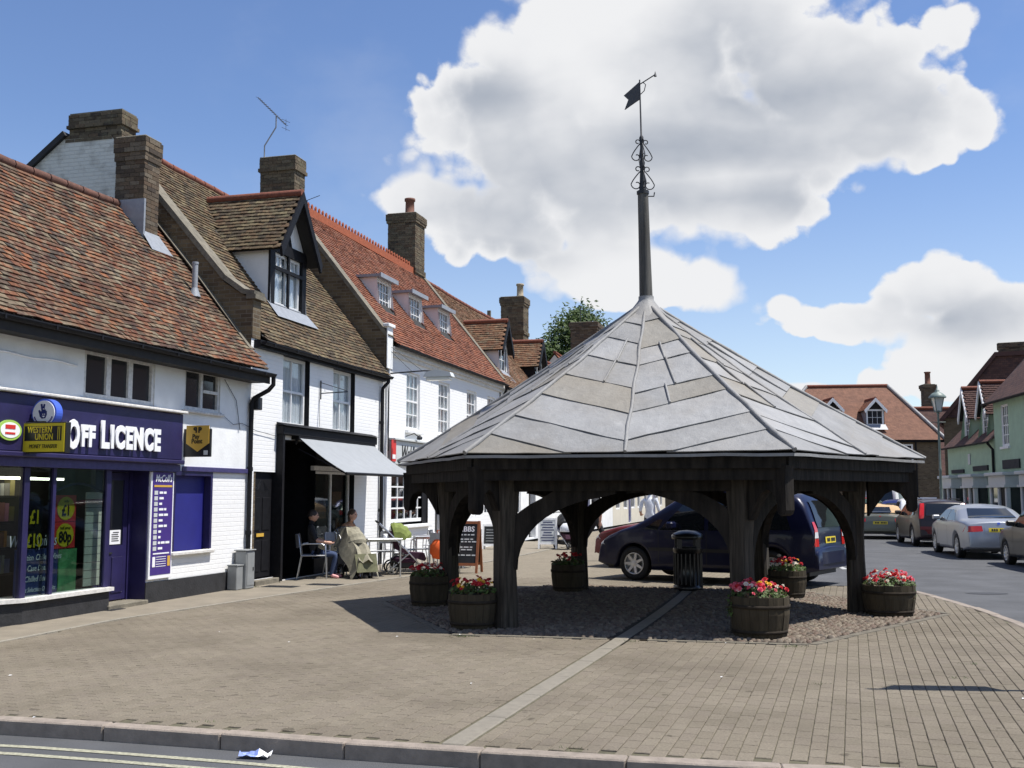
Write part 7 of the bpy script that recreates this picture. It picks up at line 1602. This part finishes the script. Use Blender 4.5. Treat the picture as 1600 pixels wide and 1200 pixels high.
# pushchairs
def pushchair(label, loc, rot, hood, blanket=None, cover=None, bag=False):
    t = thing('pushchair', label, 'pushchair', loc, rot)
    def pwheel(x, y, r):
        q = MB(); n = 18
        for prof in ([(r, -.02), (r, .02), (r - .03, .02), (r - .03, -.02), (r, -.02)],):
            vs = [(x + rr * math.cos(6.2832 * k / n), y + a, r + rr * math.sin(6.2832 * k / n)) for rr, a in prof for k in range(n)]; q.mesh(vs, [(i * n + k, i * n + (k + 1) % n, (i + 1) * n + (k + 1) % n, (i + 1) * n + k) for i in range(len(prof) - 1) for k in range(n)], 0, True)
        w = q.build('wheel', 'tyre', t); q = MB()
        for k in range(5): a = 6.2832 * k / 5; q.bar((x, y, r), (x + (r - .03) * math.cos(a), y, r + (r - .03) * math.sin(a)), .012, .012)
        q.build('spoke', 'aluminium', w)
    for y in (-.25, .25): pwheel(-.28, y, .14)
    for y in (-.12, .12): pwheel(.36, y, .095)
    for y in (-.24, .24):
        MB().tube([(.36, y * .5, .10), (.05, y, .42), (-.40, y, .88), (-.55, y, 1.02)], .014, 6).build('frame_tube', 'aluminium', t); MB().tube([(-.28, y, .14), (.05, y, .42)], .014, 6).build('frame_tube', 'aluminium', t)
    MB().tube([(-.55, -.24, 1.02), (-.60, -.12, 1.06), (-.60, .12, 1.06), (-.55, .24, 1.02)], .016, 6).build('handle', 'trim_black', t)
    q = MB(); pr = [(.40, .30), (.36, .42), (.08, .44), (-.14, .55), (-.30, .86), (-.36, .86), (-.22, .50), (.06, .36), (.36, .26)]; q.prism(pr, lambda a, c, tt: (a, tt, c), -.20, .20); q.build('seat', 'plum_fabric' if not blanket else 'blanket_olive', t)
    q = MB(); n, m_ = 8, 9
    for i in range(n):
        for j in range(m_):
            def HP(i, j): th = -.35 + 1.75 * i / n; a = math.pi * j / m_; r = .34 + .02 * (i % 2); return (-.20 + r * math.sin(th) * .95 * (.4 + .6 * math.sin(a)), -.24 * math.cos(a), .68 + r * math.cos(th) * math.sin(a) ** .7)
            q.quad([HP(i, j), HP(i + 1, j), HP(i + 1, j + 1), HP(i, j + 1)], 0, True)
    q.build('hood', hood, t, fix=False)
    MB().box(-.30, .15, -.19, .19, .12, .26, bev=.03).build('basket', 'trim_black', t)
    if blanket:
        q = MB(); n = 12
        for i in range(n):
            for j in range(n):
                def D(i, j):
                    u, v = i / n, j / n - .5; x = -.50 + .95 * u; z = (1.06 if u < .25 else 1.06 - .92 * (u - .25)) ; fall = max(0, abs(v) - .25) * 2.3
                    return (x + .03 * math.sin(v * 14), v * .66 + .03 * math.sin(u * 11), z - fall * .75 + .03 * mnoise.noise(Vector((u * 4, v * 5, 2))) + .03 * math.sin(v * 22) * u)
                q.quad([D(i, j), D(i + 1, j), D(i + 1, j + 1), D(i, j + 1)], 0, True)
        q.build('draped_blanket', blanket, t, fix=False)
        q = MB()
        for i in range(8): q.quad([(.36 + .02 * math.sin(i), -.25 + .0625 * i, .52), (.36 + .02 * math.sin(i + 1), -.1875 + .0625 * i, .52), (.46 + .03 * math.sin(i + 2), -.1875 + .0625 * i, .14), (.46 + .03 * math.sin(i + 1), -.25 + .0625 * i, .14)], 0, True)
        q.build('footmuff', 'blanket_olive', t, fix=False)
    if cover: q = MB(); q.lathe([(.001, .14), (.16, .12), (.25, .02), (.27, -.10), (.26, -.12)], 14, 0, (.12, 0, .62)); q.build('white_cover', 'cloth_white', t)
    if bag:
        q = MB(); q.box(-.28, .20, -.21, .21, .2, .36, bev=.05); q.build('shopping_bag', 'plum_fabric', t); q = MB(); rb = random.Random(2)
        for k in range(16): q.lathe([(.001, .03), (.035, .015), (.04, 0), (.001, -.02)], 6, 0, (rb.uniform(-.22, .2), rb.uniform(-.2, .16), .37 + rb.uniform(-.02, .03)))
        o = q.build('flower_bunch', 'petal_white', t, fix=False); o['kind'] = 'stuff'
    return t
pushchair('pushchair draped with a pale beige blanket in front of the seated woman', (-2.98, 20.98, 0), R(-55), 'blanket_beige', 'blanket_beige').scale = (.9, .9, .9)
pushchair('pushchair with a lime green hood and a loaded basket beside the cafe tables', (-2.15, 21.95, 0), R(12), 'hood_green', None, None, True)
pushchair('distant pushchair with a white cover beside the white framed sign', (1.62, 32.0, 0), R(-70), 'trim_black', None, True)
# ------------------------------------------------------------------ people
def person(label, loc, rot, pose, cloth, hair, hair_len=.0, scale=1.0):
    seated = pose == 'sit' or pose == 'lean'
    J = {}
    if seated:
        ln = .16 if pose == 'lean' else -.05
        J.update(pel=(0, 0, .53), wst=(ln * .4, 0, .72), chs=(ln, 0, .95), nck=(ln * 1.15, 0, 1.09), hd=(ln * 1.3 + .03, 0, 1.21))
        for s, n in ((1, 'l'), (-1, 'r')):
            J.update({'sh' + n: (ln, s * .17, 1.03), 'el' + n: (ln + .10, s * .25, .78), 'wr' + n: (ln + .32, s * .17, .74), 'hp' + n: (.03, s * .09, .51), 'kn' + n: (.45, s * .12, .50), 'an' + n: (.42 if s > 0 else .36, s * .12, .09), 'to' + n: (.58 if s > 0 else .52, s * .13, .04)})
    else:
        sw = .32 if pose == 'walk' else .04
        J.update(pel=(0, 0, .95), wst=(0, 0, 1.10), chs=(.0, 0, 1.32), nck=(.01, 0, 1.47), hd=(.03, 0, 1.58))
        for s, n in ((1, 'l'), (-1, 'r')):
            k = sw * s
            J.update({'sh' + n: (0, s * .18, 1.41), 'el' + n: (-k * .5 - .02, s * .25, 1.13), 'wr' + n: (-k * .7 + (.16 if pose == 'reach' else .06), s * .24, .90 if pose != 'reach' else 1.05), 'hp' + n: (0, s * .09, .92), 'kn' + n: (k * .7 + .03, s * .09, .50), 'an' + n: (k * (1.1 if s > 0 else 1.5), s * .09, .09 if not (pose == 'walk' and s < 0) else .20), 'to' + n: (k * (1.1 if s > 0 else 1.5) + .15, s * .10, .04 if not (pose == 'walk' and s < 0) else .10)})
    RD = dict(pel=.145, wst=.125, chs=.145, nck=.055, hd=.06)
    for n in 'lr': RD.update({'sh' + n: .068, 'el' + n: .044, 'wr' + n: .030, 'hp' + n: .088, 'kn' + n: .058, 'an' + n: .042, 'to' + n: .034})
    Eb = [('pel', 'wst', 'top'), ('wst', 'chs', 'top'), ('chs', 'nck', 'top'), ('nck', 'hd', 'skin')]
    for n in 'lr': Eb += [('chs', 'sh' + n, 'top'), ('sh' + n, 'el' + n, 'arm'), ('el' + n, 'wr' + n, 'fore'), ('pel', 'hp' + n, 'leg'), ('hp' + n, 'kn' + n, 'leg'), ('kn' + n, 'an' + n, 'leg'), ('an' + n, 'to' + n, 'shoe')]
    names = list(J); me = bpy.data.meshes.new('tmp'); me.from_pydata([J[n] for n in names], [(names.index(a), names.index(c)) for a, c, _ in Eb], []); me.update()
    tmp = bpy.data.objects.new('tmp', me); COL.objects.link(tmp); md = tmp.modifiers.new('skin', 'SKIN'); md.use_smooth_shade = True
    for i, n in enumerate(names): sv = me.skin_vertices[0].data[i]; sv.radius = (RD[n], RD[n] * (.78 if n in ('pel', 'wst', 'chs') else 1)); sv.use_root = n == 'pel'
    ss = tmp.modifiers.new('sub', 'SUBSURF'); ss.levels = 2; ss.render_levels = 2
    bpy.context.view_layer.update(); dg = bpy.context.evaluated_depsgraph_get(); m2 = bpy.data.meshes.new_from_object(tmp.evaluated_get(dg)); bpy.data.objects.remove(tmp)
    q = MB(); mats = [cloth['top'], cloth['arm'], cloth['fore'], cloth['leg'], cloth['shoe'], 'skin']; key = dict(top=0, arm=1, fore=2, leg=3, shoe=4, skin=5)
    seg = [(Vector(J[a]), Vector(J[c]), key[r_]) for a, c, r_ in Eb]
    def near(p):
        best = (9, 0)
        for a, c, k in seg:
            d = c - a; t_ = max(0, min(1, (p - a).dot(d) / d.length_squared)); l = (p - a - d * t_).length - (.05 if k in (0,) else 0)
            if l < best[0]: best = (l, k)
        return best[1]
    q.mesh([v.co[:] for v in m2.vertices], [tuple(f.vertices) for f in m2.polygons], 0, True)
    for i, f in enumerate(q.f): q.m[i] = near(sum((Vector(q.v[v]) for v in f), Vector()) / len(f))
    hc = Vector(J['hd']) + Vector((.02, 0, .055))
    def sph(q, c, rx, ry, rz, m, n=14, k=9, top=0.0, bot=math.pi):
        vs = [(c[0] + rx * math.sin(top + (bot - top) * i / k) * math.cos(6.2832 * j / n), c[1] + ry * math.sin(top + (bot - top) * i / k) * math.sin(6.2832 * j / n), c[2] + rz * math.cos(top + (bot - top) * i / k)) for i in range(k + 1) for j in range(n)]
        q.mesh(vs, [(i * n + j, i * n + (j + 1) % n, (i + 1) * n + (j + 1) % n, (i + 1) * n + j) for i in range(k) for j in range(n)], m, True)
    sph(q, hc, .098, .078, .118, 5); sph(q, hc + Vector((.096, 0, -.018)), .018, .014, .024, 5, 8, 5)
    for s in (1, -1): sph(q, hc + Vector((-.005, s * .08, -.01)), .022, .012, .03, 5, 8, 5)
    for n, s in (('l', 1), ('r', -1)):                       # hands: palm, four unequal bent fingers and a thumb
        w = Vector(J['wr' + n]); e = Vector(J['el' + n]); d = (w - e).normalized(); x_ = Vector((0, 0, 1)).cross(d); x_ = x_.normalized() if x_.length > .1 else Vector((0, 1, 0)); dn = d.cross(x_) * -1
        q.tube([w - d * .01, w + d * .05, w + d * .09], [.027, .036, .034], 8, 5)
        for k in range(4):
            b0 = w + d * .085 + x_ * (-.027 + .018 * k); l = (.055, .07, .075, .062)[k]; q.tube([b0, b0 + d * l * .6, b0 + d * l * .9 + dn * -.02], [.0095, .0085, .006], 5, 5)
        q.tube([w + d * .03 - x_ * .03 * s, w + d * .06 - x_ * .055 * s, w + d * .095 - x_ * .05 * s], [.012, .010, .007], 5, 5)
    t = q.build('person', mats); t.location = loc; t.rotation_euler = (0, 0, rot); t.scale = (scale,) * 3; tag(t, label, 'person')
    q = MB(); sph(q, hc + Vector((-.014, 0, .012)), .104, .088, .122, 0, 14, 6, 0, 1.75)
    q.v = [(a - (.02 if c < hc.z + .01 else 0), b_, c) for a, b_, c in q.v]
    if hair_len: sph(q, hc + Vector((-.055, 0, -.06)), .055, .075, hair_len, 0)
    q.build('hair', hair, t)
    q = MB()
    for s in (1, -1): sph(q, hc + Vector((.085, s * .03, .01)), .012, .014, .009, 0, 8, 5)
    q.build('eyes', 'hair_dark', t); q = MB(); sph(q, hc + Vector((.086, 0, -.058)), .008, .022, .006, 0, 8, 5); q.build('mouth', 'clay_pot', t); return t
person('man in black sitting on a cafe chair at the edge of the awning shade', (-3.80, 20.80, -.02), R(8), 'sit', dict(top='cloth_black', arm='cloth_black', fore='skin', leg='cloth_jean', shoe='shoe_pink'), 'hair_dark', 0, .95)
person('woman in a tan top leaning forward on a cafe chair', (-3.42, 21.85, -.02), R(-25), 'lean', dict(top='cloth_tan', arm='cloth_tan', fore='skin', leg='cloth_jean', shoe='shoe'), 'hair_brown', .12, .95)
person('man in a pale shirt and dark trousers seen from behind by the maroon car', (3.75, 29.5, 0), R(80), 'reach', dict(top='cloth_white', arm='cloth_white', fore='skin', leg='cloth_black', shoe='shoe'), 'hair_grey', 0, 1.02)
person('walker in black trousers seen between the posts of the open roof', (2.05, 26.4, 0), R(160), 'walk', dict(top='cloth_black', arm='cloth_black', fore='skin', leg='cloth_black', shoe='shoe'), 'hair_dark', 0, 1.03)
person('person in dark clothes standing behind the distant white covered pushchair', (1.75, 33.0, 0), R(-80), 'reach', dict(top='cloth_black', arm='cloth_black', fore='skin', leg='cloth_grey', shoe='shoe'), 'hair_brown', .10, .98)
# crumpled wrapper in the gutter
q = MB(); rc = random.Random(8); n = 7
G_ = [[Vector((-.10 + .20 * i / n, -.045 + .09 * j / 4, .012 + abs(rc.gauss(0, .014)))) for j in range(5)] for i in range(n + 1)]
for i in range(n):
    for j in range(4): q.quad([G_[i][j], G_[i + 1][j], G_[i + 1][j + 1], G_[i][j + 1]], 0 if i < 4 else 1)
o = q.build('wrapper', ['litter_blue', 'sign_white'], fix=False); o.location = (-1.66, 7.17, -.098); o.rotation_euler = (0, 0, R(-10)); tag(o, 'crumpled blue and white wrapper lying in the gutter', 'litter')
rc = random.Random(12); q = MB()
for k in range(20):
    X, Y = rc.uniform(-5, 6), rc.uniform(7.8, 19)
    if abs(X) < .5 * Y: s_ = rc.uniform(.006, .016); q.quad([(X - s_, Y - s_, .007), (X + s_, Y - s_ * .6, .009), (X + s_ * .8, Y + s_, .008), (X - s_ * .5, Y + s_ * .7, .010)])
o = q.build('litter', 'sign_white', fix=False); tag(o, 'tiny pale scraps scattered over the paving', 'litter', kind='stuff')
# ------------------------------------------------------------------ lettering becomes plain mesh
bpy.context.view_layer.update()
dg = bpy.context.evaluated_depsgraph_get()
for o in TEXTS:
    me = bpy.data.meshes.new_from_object(o.evaluated_get(dg)); mo = o.data.materials[0]
    n = bpy.data.objects.new('lettering', me); COL.objects.link(n)
    me.materials.clear(); me.materials.append(mo)
    n.parent = o.parent; n.location = o.location; n.rotation_euler = o.rotation_euler; n.scale = o.scale
    if 'label' in o: n['label'] = o['label']
for o in TEXTS: bpy.data.objects.remove(o)
